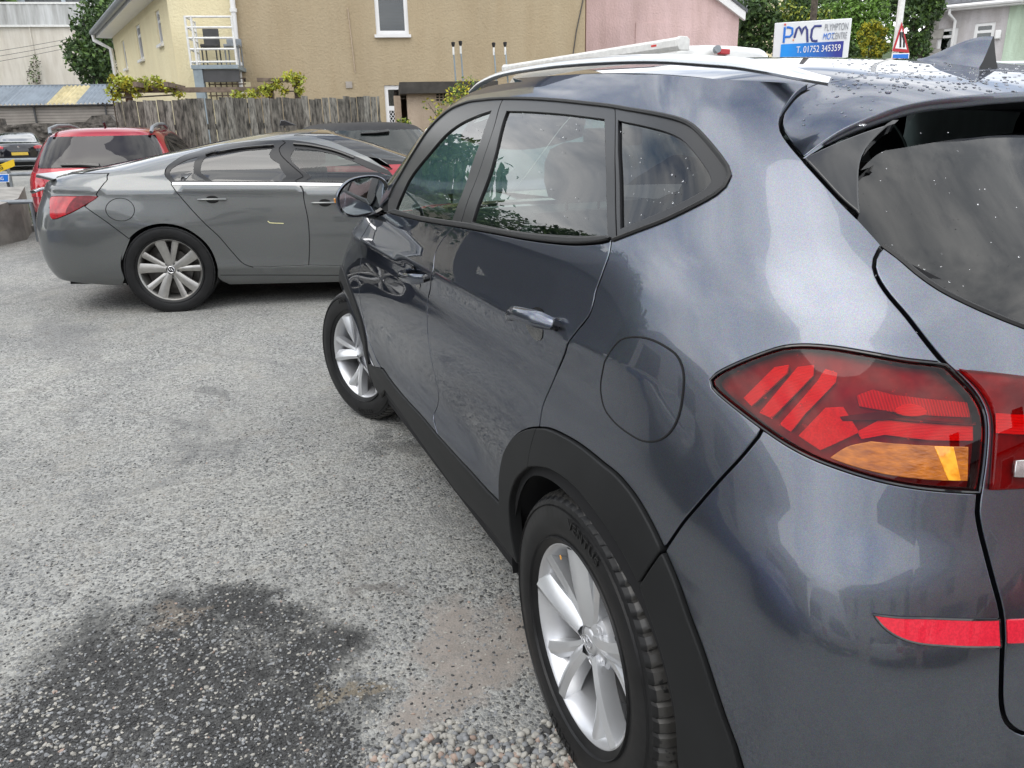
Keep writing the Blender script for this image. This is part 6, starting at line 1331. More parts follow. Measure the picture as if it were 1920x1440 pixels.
# ---- wheels
def rim_meshes():
    mb = MB(); mb.lathe([(0.205, -0.085), (0.199, 0.0), (0.205, 0.055), (0.214, 0.078), (0.2205, 0.090), (0.2265, 0.0945), (0.2315, 0.094), (0.234, 0.088), (0.233, 0.08)], 96)
    rim = mb.mesh('rim', 30)
    mb = MB()
    for k in range(5):
        f = 2*math.pi*k/5+0.26
        spoke(mb, f-0.02, f-0.10, 0.022, 0.031, 0.066, 0.089, 0.040, 0.226, 0.036, 0.007, bow=-0.006, lean=0.008)
        spoke(mb, f+0.20, f+0.33, 0.013, 0.023, 0.058, 0.087, 0.050, 0.226, 0.034, 0.005, bow=0.006, lean=-0.006)
    sp = mb.mesh('spokes', 32)
    mb = MB(); mb.lathe([(0.0, 0.060), (0.034, 0.060), (0.036, 0.066), (0.060, 0.060), (0.074, 0.050), (0.080, 0.030), (0.080, 0.0), (0.0, 0.0)], 60)
    hub = mb.mesh('hub', 30)
    mb = MB(); mb.lathe([(0, 0.071), (0.020, 0.0705), (0.029, 0.068), (0.0325, 0.064), (0.0325, 0.055)], 48); capm = mb.mesh('cap', 40)
    mb = MB()
    tt = np.linspace(0, 2*math.pi, 40); 
    mb.tube([(0.021*math.cos(a), 0.0715, 0.0135*math.sin(a)) for a in tt], 0.0014, 6, cap=False)
    mb.tube([(-0.011, 0.0722, -0.0095), (-0.0085, 0.0722, 0.0), (-0.0045, 0.0722, 0.0095)], 0.0018, 6); mb.tube([(0.0045, 0.0722, -0.0095), (0.0085, 0.0722, 0.0), (0.011, 0.0722, 0.0095)], 0.0018, 6); mb.tube([(-0.008, 0.0722, -0.002), (0.008, 0.0722, 0.003)], 0.0015, 6)
    emb = mb.mesh('emblem', 40)
    mb = MB(); mb.lathe([(0.0, 0.062), (0.007, 0.062), (0.0085, 0.060), (0.0085, 0.045)], 6); mb.lathe([(0.016, 0.0605), (0.0145, 0.0575), (0.012, 0.05), (0.0115, 0.046), (0, 0.046)], 24); nutm = mb.mesh('nut', 30)
    mb = MB(); mb.lathe([(0.06, 0.016), (0.148, 0.016), (0.148, -0.01), (0.06, -0.01)], 60); mb.lathe([(0.0, -0.03), (0.2, -0.03)], 48); disc = mb.mesh('disc', 30)
    return rim, sp, hub, capm, emb, nutm, disc
TY = tyre_mesh(); RM = rim_meshes()
LET = [arc_text('VENTUS', 0.290, 0.1125, 0.034, R_(100), 1), arc_text('VENTUS', 0.290, 0.1125, 0.034, R_(280), 1)]
VALVE = MB(); VALVE.tube([(0.196, 0.06, 0), (0.186, 0.085, 0)], 0.004, 8); VALVE = VALVE.mesh('valve')
def wheel(x, y, sg, steer=0.0, spin=0.0, dot=False):
    w = bpy.data.objects.new('wheel', None); COL.objects.link(w); w.parent = car; w.location = (x, y*sg, 0.350); w.rotation_euler = (0, spin, steer+(math.pi if sg < 0 else 0)); w.empty_display_size = 0.1
    w.rotation_mode = 'ZYX' if False else 'XYZ'
    t = new_obj('tyre', TY, None, w)
    if not TY.materials: TY.materials.append(MATS['tyre']); TY.materials.append(MATS['tyre_worn'])
    def put(nm, me, mt, par=w, rot=0.0, loc=(0, 0, 0)):
        if not me.materials: me.materials.append(MATS[mt])
        o = bpy.data.objects.new(nm, me); COL.objects.link(o); o.parent = par; o.rotation_euler = (0, rot, 0); o.location = loc; return o
    put('rim', RM[0], 'alloy'); put('spokes', RM[1], 'alloy_machined'); put('hub', RM[2], 'alloy'); put('hub_cap', RM[3], 'alloy'); put('emblem', RM[4], 'chrome'); put('brake_disc', RM[6], 'brake_disc')
    for k in range(5):
        a = 2*math.pi*k/5+0.26+0.66; put('wheel_nut', RM[5], 'alloy', loc=(0.052*math.cos(a), 0.0, 0.052*math.sin(a)))
    put('valve', VALVE, 'rubber', rot=-2.5)
    if sg > 0:
        for l in LET: put('lettering', l, 'rubber')
    if dot:
        mb = MB(); a = R_(60); mb.lathe([(0, 0.0005), (0.006, 0.0)], 14, T=lambda p: (0.196*math.cos(a)+p[0], 0.0985+p[1]-0.006, 0.196*math.sin(a)+p[2])); mb.build('paint_dot', 'amber_bright', w)
    return w
wheel(0.0, 0.805, 1, 0, 0.0, True); wheel(2.67, 0.805, 1, R_(23), 0.35); wheel(0, 0.805, -1); wheel(2.67, 0.805, -1, R_(20), 0.4)
# wheel housings and floor
for xc in (0.0, 2.67):
    for sg in (1, -1):
        mb = MB(); a0, a1 = R_(-6), R_(186)
        mb.lathe([(0.405, 0.10), (0.41, -0.30)], 28, T=lambda p: (xc+p[0], 0.80*sg+p[1]*sg, 0.345+p[2]), a0=a0, a1=a1)
        mb.lathe([(0.41, -0.30), (0.0, -0.30)], 28, T=lambda p: (xc+p[0], 0.80*sg+p[1]*sg, 0.345+p[2]), a0=a0, a1=a1); mb.build('wheel_housing', 'black_gap', car)
mb = MB(); mb.box((-0.55, -0.55, 0.22), (3.2, 0.55, 0.28)); mb.box((0.45, -0.84, 0.22), (2.2, 0.84, 0.28)); mb.build('floor_pan', 'black_gap', car)
# ---- cabin
def seat(x, y, w, hgt, par_name='front_seat', z0=0.55):
    mb = MB()
    rows = []
    for t, (dx, zz, th, ww) in enumerate(((0.0, 0.0, 0.08, 0.9), (-0.03, 0.15, 0.085, 1.0), (-0.07, 0.35, 0.075, 1.0), (-0.11, 0.52, 0.065, 0.86), (-0.125, 0.58, 0.03, 0.7))):
        row = []
        for k in range(16):
            a = 2*math.pi*k/16; row.append((x+dx+th*math.copysign(abs(math.cos(a))**0.6, math.cos(a)), y+w/2*ww*math.copysign(abs(math.sin(a))**0.5, math.sin(a)), z0+zz*hgt))
        rows.append(row)
    mb.grid(list(map(list, zip(*rows))), closed_u=True); mb.add(rows[-1], [tuple(range(16))])
    st = mb.build(par_name, 'seat_cloth', car, smooth_angle=60)
    mb = MB(); mb.box((x-0.02, y-w/2, z0-0.14), (x+0.5, y+w/2, z0+0.02)); mb.build('cushion', 'seat_cloth', st, bevel=0.04, bseg=3)
    return st
def headrest(par, x, y, z, w=0.27, h=0.19):
    mb = MB(); rows = []
    for dz, s in ((0, 0.55), (0.02, 0.9), (0.07, 1.0), (0.13, 0.98), (0.17, 0.84), (0.19, 0.5)):
        row = []
        for k in range(20):
            a = 2*math.pi*k/20; row.append((x+0.05*s*math.copysign(abs(math.cos(a))**0.7, math.cos(a)), y+w/2*s*math.copysign(abs(math.sin(a))**0.6, math.sin(a)), z+dz*h/0.19))
        rows.append(row)
    mb.grid(list(map(list, zip(*rows))), closed_u=True); mb.add(rows[-1], [tuple(range(20))]); mb.add(rows[0], [tuple(range(20))]); mb.build('headrest', 'seat_cloth', par, smooth_angle=60)
    mb = MB(); mb.tube([(x, y-0.06, z-0.07), (x, y-0.06, z+0.03)], 0.006, 8); mb.tube([(x, y+0.06, z-0.07), (x, y+0.06, z+0.03)], 0.006, 8); mb.build('headrest_stem', 'chrome', par)
for sg in (1, -1):
    s_ = seat(1.18, 0.37*sg, 0.50, 1.13); headrest(s_, 1.045, 0.37*sg, 1.235)
s_ = seat(0.34, 0.0, 1.24, 1.0, 'rear_seat', 0.60)
for y in (0.40, 0.0, -0.40): headrest(s_, 0.225, y, 1.21, 0.26, 0.16)
mb = MB(); mb.box((1.75, -0.76, 0.85), (2.15, 0.76, 1.13)); mb.build('dashboard', 'interior_dark', car, bevel=0.06, bseg=3)
mb = MB(); mb.box((1.72, 0.62, 1.08), (1.86, 0.76, 1.17)); mb.build('speaker_pod', 'interior_grey', car, bevel=0.02)
tt = np.linspace(0, 2*math.pi, 40); mb = MB(); mb.tube([(1.62-0.06*math.sin(a), -0.37+0.185*math.cos(a), 1.02+0.175*math.sin(a)) for a in tt], 0.014, 8, cap=False); sw = mb.build('steering_wheel', 'interior_dark', car)
mb = MB(); mb.tube([(1.62, -0.54, 1.02), (1.63, -0.37, 1.0), (1.62, -0.2, 1.02)], 0.022, 8); mb.tube([(1.63, -0.37, 1.0), (1.9, -0.37, 0.9)], 0.035, 8); mb.build('hub', 'interior_grey', sw)
mb = MB(); mb.box((-0.40, -0.60, 0.60), (0.24, 0.60, 0.72)); mb.build('boot_floor', 'interior_dark', car)
hl_ = Height(lambda x, y: roof_z(x, y)-0.03)
panel('headlining', hl_, inset(roof_o, 0.03), 'interior_grey', car, gap=0, roll=0, depth=0, g=0.08)
mb = MB(); mb.box((1.50, -0.13, 1.40), (1.53, 0.13, 1.47)); mb.build('inside_mirror', 'interior_dark', car, bevel=0.012)
# ================================================================ other cars
def frame_of(origin, fwd, up=(0, 0, 1)):
    f = np.array(fwd, float); f /= np.linalg.norm(f); l = np.cross(up, f); l /= np.linalg.norm(l); u = np.cross(f, l); T = np.eye(4); T[:3, 0], T[:3, 1], T[:3, 2], T[:3, 3] = f, l, u, origin; return T
def car_empty(name, T, label, cat='car'):
    o = empty(name, (0, 0, 0), label, cat); o.matrix_world = Matrix(T.tolist()); return o
paint('silver_green', (0.155, 0.162, 0.162), flake=0.25, metal=0.7, rough=0.36, dirt=0.10)
paint('red_paint', (0.34, 0.012, 0.025), flake=0.2, metal=0.45, rough=0.35)
paint('black_paint', (0.008, 0.008, 0.012), flake=0.1, metal=0.2, rough=0.3)
pmat('alloy_dull', (0.42, 0.41, 0.39), 0.32, metal=0.85, var=0.12, scale=12); pmat('arch_dark', (0.01, 0.01, 0.01), 0.9, var=0)
glassmat('tint_blue', (0.10, 0.15, 0.19), 1.1); pmat('soft_black', (0.02, 0.02, 0.022), 0.7, var=0.2, scale=10)
pmat('lamp_red_solid', (0.42, 0.012, 0.02), 0.12, var=0.3, scale=14, coat=0.8); pmat('plate_yellow', (0.72, 0.50, 0.08), 0.5, var=0.05)
# ---------------------------------------------------------------- silver-grey fastback
hub = at_depth(325, 503, 6.40); fL = at_depth(322, 343, 6.20); fR = at_depth(720, 345, 6.24); 
for dd in np.linspace(5.6, 7.4, 181):           # parked parallel to the fence: find how far its nose is
    q_ = at_depth(720, 345, dd)-fL
    if q_[0]/q_[1] < 0.225/0.974: fR = fL+q_; break
fwd = fR-fL; fwd /= np.linalg.norm(fwd)
lft = np.cross([0, 0, 1], fwd); lft /= np.linalg.norm(lft); upv = np.cross(fwd, lft)
org = hub+lft*0.80-upv*0.338
TI = frame_of(org, fwd, upv)
print('insignia origin', org.round(3), 'ground', gz(org[0]).round(3), 'fwd', fwd.round(3))
def ibump(x, y, z):
    d = z-0.965; c = 0.012*np.exp(-np.abs(d)/0.04)*smooth(3.2, 2.6, x); f = 0.02*np.exp(-((x-0.0)/0.38)**2)*np.exp(-((z-0.68)/0.14)**2)+0.02*np.exp(-((x-2.74)/0.38)**2)*np.exp(-((z-0.68)/0.14)**2)
    bl = 0.010*np.exp(-((z-0.36)/0.035)**2)*smooth(-0.4, 0.5, x+0.0*x)
    return c+f+bl
INS = Body([
    (0.17, 0.80, -0.98, 0.15, 2.2, 3.45, 4.2, 3.5), (0.25, 0.865, -1.06, 0.15, 2.2, 3.60, 4.2, 3.5), (0.36, 0.900, -1.11, 0.15, 2.2, 3.68, 4.2, 3.4), (0.50, 0.914, -1.135, 0.15, 2.2, 3.72, 4.2, 3.4), (0.64, 0.918, -1.14, 0.15, 2.2, 3.72, 4.1, 3.2),
    (0.76, 0.917, -1.125, 0.15, 2.2, 3.66, 3.9, 3.0), (0.87, 0.910, -1.09, 0.15, 2.2, 3.45, 3.6, 2.9), (0.95, 0.897, -1.06, 0.15, 2.2, 3.15, 3.4, 2.8), (1.01, 0.880, -1.03, 0.15, 2.15, 2.85, 3.4, 2.8), (1.05, 0.862, -0.97, 0.18, 2.05, 2.70, 3.4, 2.8), (1.09, 0.850, -0.82, 0.20, 2.24, 2.46, 3.4, 3.2),
    (1.15, 0.826, -0.48, 0.32, 2.12, 2.30, 2.8, 3.2), (1.22, 0.788, -0.20, 0.50, 1.96, 2.10, 2.7, 3.2), (1.29, 0.738, 0.10, 0.75, 1.77, 1.87, 2.6, 3.2), (1.36, 0.672, 0.42, 1.0, 1.56, 1.63, 2.6, 3.2), (1.41, 0.602, 0.68, 1.1, 1.38, 1.43, 2.5, 3.0), (1.438, 0.50, 0.88, 1.15, 1.28, 1.33, 2.5, 2.8), (1.455, 0.35, 1.0, 1.18, 1.24, 1.29, 2.4, 2.5), (1.462, 0.10, 1.15, 1.2, 1.22, 1.24, 2.2, 2.2)], Ls=2.0, bump=ibump, T=TI)
pr_ = INS.W-CAM; px_ = IW/2+FPX*(pr_@CR)/(pr_@CF); print('insignia leftmost px', px_.min().round(1), 'at', INS.W[px_.argmin()].round(2))
I = INS; ins = car_empty('parked_car', TI, 'silver-grey fastback car with round fuel flap parked side-on', 'car')
Zi = lambda l: [(60+x/4, 240+y/4) for x, y in l]; Zj = lambda l: [(400+x/4.3625, 230+y/4.3625) for x, y in l]
IP = dict(
 dlo_top=Zi([(1047, 408), (1012, 375), (1000, 335), (1015, 290), (1080, 240), (1200, 185), (1400, 132), (1600, 105)])+Zj([(560, 143), (700, 150), (850, 175), (1000, 215), (1150, 270), (1300, 332), (1440, 395)]),
 dlo_bot=[(321.5, 342.5), (389, 343), (460, 343.5), (556, 344), (640, 345), (722, 346)],
 chrome=[(323, 342), (389, 342), (460, 342.5), (556, 343), (640, 344), (722, 345)], chrome2=[(323, 346.5), (389, 346.5), (460, 347), (556, 347.5), (640, 348.5), (722, 349)],
 qgl=Zi([(1038, 305), (1150, 240), (1270, 206), (1318, 398), (1068, 398), (1030, 350)]),
 rgl=Zi([(1302, 212), (1400, 185)])+Zj([(0, 262), (250, 226), (500, 205), (545, 330), (578, 484), (300, 484), (0, 484)])+Zi([(1345, 400)]),
 fgl=Zj([(672, 205), (850, 222), (1000, 255), (1150, 312), (1300, 380), (1425, 468), (1425, 484), (770, 484)]),
 bgap=Zj([(565, 145), (620, 330), (682, 487), (740, 620), (775, 800), (787, 1000), (780, 1165)]),
 rgap=[(321.5, 342.5), (350, 382.5), (385, 420), (410, 443), (435, 472), (456, 494), (475, 501)], sill=[(475, 501), (530, 499.5), (579, 497)],
 lamp=Zi([(495, 515), (330, 512), (180, 512), (140, 520), (133, 600), (150, 684), (260, 652), (390, 585)]), lampd=Zi([(495, 517), (330, 515), (250, 650), (390, 585)]),
 bumpg=Zi([(395, 588), (560, 705), (730, 832)]), hatchg=Zi([(575, 340), (548, 410), (480, 502)]))
J = {k: I.trace(v) for k, v in IP.items()}
def seam_line(S, pts, par, r=0.003, nm='seam', off=0.0, mat='black_gap', closed=False):
    q = resample(catmull(pts, 8, closed), 0.02) if len(pts) > 2 else resample(pts, 0.03); p = S.P(q[:, 0], q[:, 1])+S.nrm(q[:, 0], q[:, 1])*off
    if closed: p = np.vstack([p, p[:2]])
    mb = MB(); mb.tube(p.tolist(), r, 6); return mb.build(nm, mat, par)
def right_xz(S, x, z): u = S.xz(x, z); return np.array([2*S.uc-u[0], u[1]])
RX = lambda l: [right_xz(I, *p) for p in l]
arc = lambda xc, r, a0, a1, n=16, zc=0.345: [(xc+r*math.cos(a), zc+r*math.sin(a)) for a in np.linspace(R_(a0), R_(a1), n)]
roof_line = [np.array([p[0]*1.0, I.v_of_z(1.40)]) for p in J['dlo_top']]
fullroof = None
# skin panels (right flank), then their mirror images
jb = J['bgap']; b_belt = J['bgap'][2]
rdoor = chain(J['dlo_bot'][:4], jb[2:], J['sill'][::-1], J['rgap'][::-1]); panel('rear_door', I, rdoor, 'silver_green', ins, gap=0.002, g=0.05, mirror=True)
xb = I.P(np.array([jb[-1][0]]), np.array([jb[-1][1]]))[0]
a_end = I.P(np.array([J['dlo_bot'][-1][0]]), np.array([J['dlo_bot'][-1][1]]))[0]
fdoor_ = chain(J['dlo_bot'][3:], RX([(a_end[0], a_end[2]), (2.28, 0.95), (2.30, 0.7), (2.28, 0.45), (2.2, 0.33)]), [right_xz(I, 2.2, 0.33), jb[-1]], jb[2:][::-1]); panel('front_door', I, fdoor_, 'silver_green', ins, gap=0.002, g=0.05, mirror=True)
sillz = I.P(np.array([J['sill'][0][0]]), np.array([J['sill'][0][1]]))[0]
vtop = I.vmax-0.02
iap = []
for i in range(8, len(J['dlo_top'])-1):
    t = J['dlo_top'][i+1]-J['dlo_top'][i-1]; t = t/np.linalg.norm(t); n = np.array([-t[1], t[0]]); n = n if n[1] > 0 else -n
    iap.append(J['dlo_top'][i]+n*0.075)
# roof, rear quarter, sill and fender form the body shell
def uvy(u, z): return np.array([u, I.v_of_z(z)])
shell_o = chain([np.array([I.uc, I.v_of_z(1.06)]), np.array([I.uc, vtop])], [np.array([I.uc, vtop]), np.array([2*I.uc, vtop])], [np.array([2*I.uc, vtop])]+iap, J['dlo_top'][::-1], J['rgap'], J['sill'], [J['sill'][-1]]+RX([(2.2, 0.33)]), RX([(2.2, 0.33), (2.24, 0.22)]), RX([(2.24, 0.22), (0.44, 0.20)]), RX([(0.44, 0.20)]+arc(0.0, 0.372, -12, 168)), J['bumpg'][::-1], J['lamp'][7:]+J['lamp'][:1], J['hatchg'][::-1], [J['hatchg'][0], np.array([I.uc, I.v_of_z(1.06)])], h=0.03)
panel('body_side', I, shell_o, 'silver_green', ins, gap=0.0015, g=0.05, mirror=True)
bump_o = chain(J['bumpg'], RX(arc(0.0, 0.372, 150, 190, 6)+[(-0.40, 0.22)]), [right_xz(I, -0.40, 0.20), np.array([I.uc+0.4, I.v_of_z(0.24)]), np.array([I.uc, I.v_of_z(0.24)])], [np.array([I.uc, I.v_of_z(0.24)]), np.array([I.uc, I.v_of_z(0.72)])], [np.array([I.uc, I.v_of_z(0.72)])]+J['lamp'][4:8])
panel('rear_bumper', I, bump_o, 'silver_green', ins, gap=0.0015, g=0.05, mirror=True)
hat = chain([J['hatchg'][0], J['hatchg'][1], J['hatchg'][2]], J['lamp'][:5], [J['lamp'][4], np.array([I.uc, I.v_of_z(0.75)])], [np.array([I.uc, I.v_of_z(0.75)]), np.array([I.uc, I.v_of_z(1.06)])], [np.array([I.uc, I.v_of_z(1.06)]), J['hatchg'][0]])
panel('hatch', I, hat, 'silver_green', ins, gap=0.0015, g=0.05, mirror=True)
lam = panel('tail_lamp', I, loop(J['lamp'], 0.02), 'lamp_red_solid', ins, gap=0.002, off=0.004, g=0.04, mirror=True)
panel('lamp_wing', I, loop(J['lampd'], 0.015), 'lamp_dark', lam, gap=0.004, off=0.0055, roll=0.001, depth=0.002, g=0.04)
for k, n_ in (('qgl', 'tint_blue'), ('rgl', 'tint_blue'), ('fgl', 'side_glass')): panel('window_glass', I, chain(*[[J[k][i], J[k][(i+1) % len(J[k])]] for i in range(len(J[k]))], h=0.02), n_, ins, gap=0, off=-0.004, roll=0, depth=0, mirror=True, g=0.06)
fr_o = chain(J['dlo_top'], J['dlo_bot'][::-1], h=0.02)
panel('window_frame', I, fr_o, 'frame_black', ins, gap=0.0, off=-0.001, roll=0.001, depth=0.008, holes=[inset(chain(*[[J[k][i], J[k][(i+1) % len(J[k])]] for i in range(len(J[k]))], h=0.02), 0.004) for k in ('qgl', 'rgl', 'fgl')], mirror=True, g=0.05)
panel('chrome_strip', I, chain(J['chrome'], J['chrome2'][::-1]), 'chrome', ins, gap=0, off=0.004, roll=0.001, depth=0.004, mirror=True, g=0.05)
for k in ('rgap', 'bgap', 'bumpg', 'hatchg'): seam_line(I, J[k], ins, 0.0035)
cx = I.hit(226, 393); th_ = np.linspace(0, 2*math.pi, 30, endpoint=False); seam_line(I, [cx+np.array([0.088*math.cos(a), 0.088*math.sin(a)]) for a in th_], ins, 0.0028, 'fuel_flap', closed=True)
seam_line(I, RX([(0.385, 0.29), (0.8, 0.285), (1.6, 0.27), (2.2, 0.26)]), ins, 0.003, 'sill_crease', 0.0)
# black inner shell
panel('inner_shell', I, chain([np.array([I.uc, I.v_of_z(0.25)]), np.array([I.uc, I.v_of_z(1.05)])], [np.array([I.uc, I.v_of_z(1.05)])]+J['hatchg'][:1]+[J['dlo_top'][1]], J['dlo_bot'], RX([(a_end[0], a_end[2]), (2.3, 0.8), (2.24, 0.25)]), RX([(2.24, 0.25), (0.42, 0.25)]+arc(0, 0.40, -10, 190)+[(-0.41, 0.25)]), [right_xz(I, -0.41, 0.25), np.array([I.uc, I.v_of_z(0.25)])]), 'black_gap', ins, gap=0, off=-0.02, roll=0, depth=0, mirror=True, g=0.08)
# rear screen, wing, fin, deflectors, handles
rs = chain([np.array([I.uc, I.v_of_z(1.075)]), np.array([I.uc+0.62, I.v_of_z(1.09)])], [np.array([I.uc+0.62, I.v_of_z(1.09)]), np.array([I.uc+0.42, I.v_of_z(1.36)])], [np.array([I.uc+0.42, I.v_of_z(1.36)]), np.array([I.uc, I.v_of_z(1.37)])])
panel('rear_screen', I, rs, 'gloss_black', ins, gap=0, off=0.004, roll=0.001, depth=0.004, mirror=True, g=0.06)
LI = lambda p: p
sp_pts = Zi([(88, 405), (240, 455)])
mb = MB(); mb.prism([(-1.00, 1.055), (-0.88, 1.03), (-0.86, 1.045), (-0.99, 1.085)], -0.66, 0.66, lambda a, z, t: (a, t, z)); mb.build('boot_lip', 'silver_green', ins, bevel=0.006)
mb = MB(); mb.tube([(-1.02, -0.70, 0.945), (-1.055, -0.5, 0.95), (-1.07, 0, 0.955), (-1.055, 0.5, 0.95), (-1.02, 0.70, 0.945)], 0.02, 8, ry=0.014); mb.build('chrome_bar', 'chrome', ins)
mb = MB(); mb.prism([(1.0, 1.49), (0.84, 1.485), (0.86, 1.535), (0.90, 1.53)], -0.02, 0.02, lambda a, z, t: (a, t, z)); mb.build('antenna', 'black_paint', ins, bevel=0.006)
for k, (p0, p1) in enumerate((((1300, 200), (None)),)): pass
dfl = I.trace(Zj([(-420, 262), (0, 210), (250, 182), (495, 178)])) if False else None
for pts in (Zi([(1302, 205), (1400, 175)])+Zj([(0, 252), (250, 212), (495, 190)]), Zj([(655, 178), (800, 192), (950, 222), (1050, 252), (1150, 290)])):
    q = I.trace(pts); seam_line(I, q, ins, 0.010, 'wind_deflector', 0.008, 'gloss_black')
for (p0, p1) in ((Zi([(1250, 538)])[0], Zi([(1455, 535)])[0]), (Zj([(810, 657)])[0], Zj([(1015, 655)])[0])):
    a, b = I.trace([p0, p1]); q = np.array([a+(b-a)*t for t in np.linspace(0, 1, 7)]); p = I.P(q[:, 0], q[:, 1])+I.nrm(q[:, 0], q[:, 1])*np.array([0.01, 0.028, 0.034, 0.035, 0.034, 0.028, 0.01])[:, None]
    mb = MB(); mb.tube(p.tolist(), 0.014, 8, ry=0.009); hd_ = mb.build('door_handle', 'silver_green', ins)
    c_ = (a+b)/2; panel('handle_recess', I, np.stack([c_[0]+0.05*np.cos(th_), c_[1]+0.03*np.sin(th_)], 1), 'arch_dark', ins, gap=0, off=0.002, roll=0, depth=0, g=0.02)
pmat('chip_yellow', (0.70, 0.66, 0.35), 0.6, var=0.1); a, b = I.trace(Zj([(450, 815), (575, 825)])); sc_ = seam_line(I, [I.hit(*Zj([(445, 805)])[0]), a, b], ins, 0.004, 'paint_scrape', 0.0, 'chip_yellow')
# wheels of the fastback
ITY = tyre_mesh(0.339, 0.118, 0.250, 60); ITY.materials.append(MATS['tyre']); ITY.materials.append(MATS['tyre'])
def insignia_rim():
    mb = MB(); mb.lathe([(0.228, -0.09), (0.222, 0.0), (0.228, 0.06), (0.238, 0.088), (0.247, 0.098), (0.254, 0.098), (0.256, 0.09)], 72); r = mb.mesh('rim', 30)
    mb = MB()
    for k in range(5):
        f = 2*math.pi*k/5+R_(90)
        spoke(mb, f-0.18, f-0.26, 0.028, 0.042, 0.070, 0.090, 0.04, 0.246, 0.030, 0.004); spoke(mb, f+0.24, f+0.26, 0.017, 0.026, 0.066, 0.088, 0.05, 0.246, 0.028, 0.003)
    s = mb.mesh('spokes', 32)
    mb = MB(); mb.lathe([(0.0, 0.074), (0.030, 0.073), (0.033, 0.068), (0.060, 0.062), (0.078, 0.045), (0.08, 0.0)], 40); h = mb.mesh('hub', 30)
    mb = MB(); mb.lathe([(0, 0.0755), (0.026, 0.0755)], 30); c = mb.mesh('cap', 30)
    mb = MB(); mb.lathe([(0.024, 0.0765), (0.0265, 0.0785), (0.029, 0.0765)], 30); mb.tube([(-0.012, 0.078, -0.008), (-0.002, 0.078, 0.010), (0.004, 0.078, -0.006), (0.013, 0.078, 0.010)], 0.003, 6); e = mb.mesh('emblem', 30)
    mb = MB(); mb.lathe([(0.06, 0.01), (0.16, 0.01), (0.16, -0.02)], 40); mb.lathe([(0, -0.04), (0.22, -0.04)], 30); d = mb.mesh('disc', 30)
    return (('rim', r, 'alloy_dull'), ('spokes', s, 'alloy_dull'), ('hub', h, 'alloy_dull'), ('hub_cap', c, 'gloss_black'), ('emblem', e, 'chrome'), ('brake_disc', d, 'brake_disc'))
IR = insignia_rim()
for x, y, sg in ((0, -0.80, -1), (2.737, -0.80, -1), (0, 0.80, 1), (2.737, 0.80, 1)):
    w = bpy.data.objects.new('wheel', None); COL.objects.link(w); w.parent = ins; w.location = (x, y, 0.338); w.rotation_euler = (0, 0, math.pi if sg < 0 else 0); w.empty_display_size = 0.1
    new_obj('tyre', ITY, None, w)
    for nm, me, mt in IR:
        if not me.materials: me.materials.append(MATS[mt])
        o = bpy.data.objects.new(nm, me); COL.objects.link(o); o.parent = w
    for k in range(5):
        a = 2*math.pi*k/5+R_(90)+0.62; mb = MB(); mb.lathe([(0.0, 0.07), (0.011, 0.07), (0.012, 0.04)], 8, T=lambda p: (p[0]+0.052*math.cos(a), p[1], p[2]+0.052*math.sin(a))); mb.build('wheel_nut', 'charcoal', w)
    mb = MB(); mb.lathe([(0.37, 0.10*sg), (0.38, -0.28*sg)], 24, T=lambda p: (x+p[0], y+p[1], 0.345+p[2]), a0=R_(-20), a1=R_(200)); mb.lathe([(0.38, -0.28*sg), (0, -0.28*sg)], 24, T=lambda p: (x+p[0], y+p[1], 0.345+p[2]), a0=R_(-20), a1=R_(200)); mb.build('wheel_housing', 'arch_dark', ins)
mb = MB(); mb.box((-0.85, -0.7, 0.20), (3.4, 0.7, 0.26)); mb.build('floor_pan', 'arch_dark', ins)
for y in (0.37, -0.37): mb = MB(); mb.box((1.1, y-0.24, 0.5), (1.2, y+0.24, 1.12)); mb.box((1.12, y-0.13, 1.14), (1.2, y+0.13, 1.3)); mb.build('seat', 'interior_dark', ins, bevel=0.03)
mb = MB(); mb.box((0.2, -0.66, 0.5), (0.32, 0.66, 1.12)); mb.build('rear_seat', 'interior_dark', ins, bevel=0.03)
mb = MB(); mb.box((2.0, -0.72, 0.7), (2.4, 0.72, 0.98)); mb.build('dashboard', 'interior_dark', ins, bevel=0.05)
fen_ = chain(RX([(2.30, 0.99), (2.7, 0.96), (3.2, 0.86)]), RX([(3.2, 0.86), (3.45, 0.7), (3.4, 0.3)]), RX([(3.4, 0.3), (3.13, 0.3)]+arc(2.737, 0.372, 5, 175)+[(2.3, 0.3)]), RX([(2.3, 0.3), (2.31, 0.7), (2.30, 0.99)]))
panel('front_wing', I, fen_, 'silver_green', ins, gap=0.001, g=0.06, mirror=True)
mb = MB(); mb.grid([[(x, y, 1.01-0.10*((x-2.3)/1.2)**2-0.03*(y/0.8)**2) for y in np.linspace(-0.82, 0.82, 9)] for x in np.linspace(2.3, 3.5, 8)]); mb.build('bonnet', 'silver_green', ins, smooth_angle=80)
fcu = 2*I.Ls+1.5*I.A
wsp = chain(iap, [iap[-1], np.array([fcu, I.v_of_z(1.02)])], [np.array([fcu, I.v_of_z(1.02)]), np.array([fcu, vtop])], [np.array([fcu, vtop]), np.array([2*I.uc, vtop]), iap[0]])
panel('windscreen', I, wsp, 'tint_blue', ins, gap=0.001, off=-0.003, roll=0, depth=0, mirror=True, g=0.08)

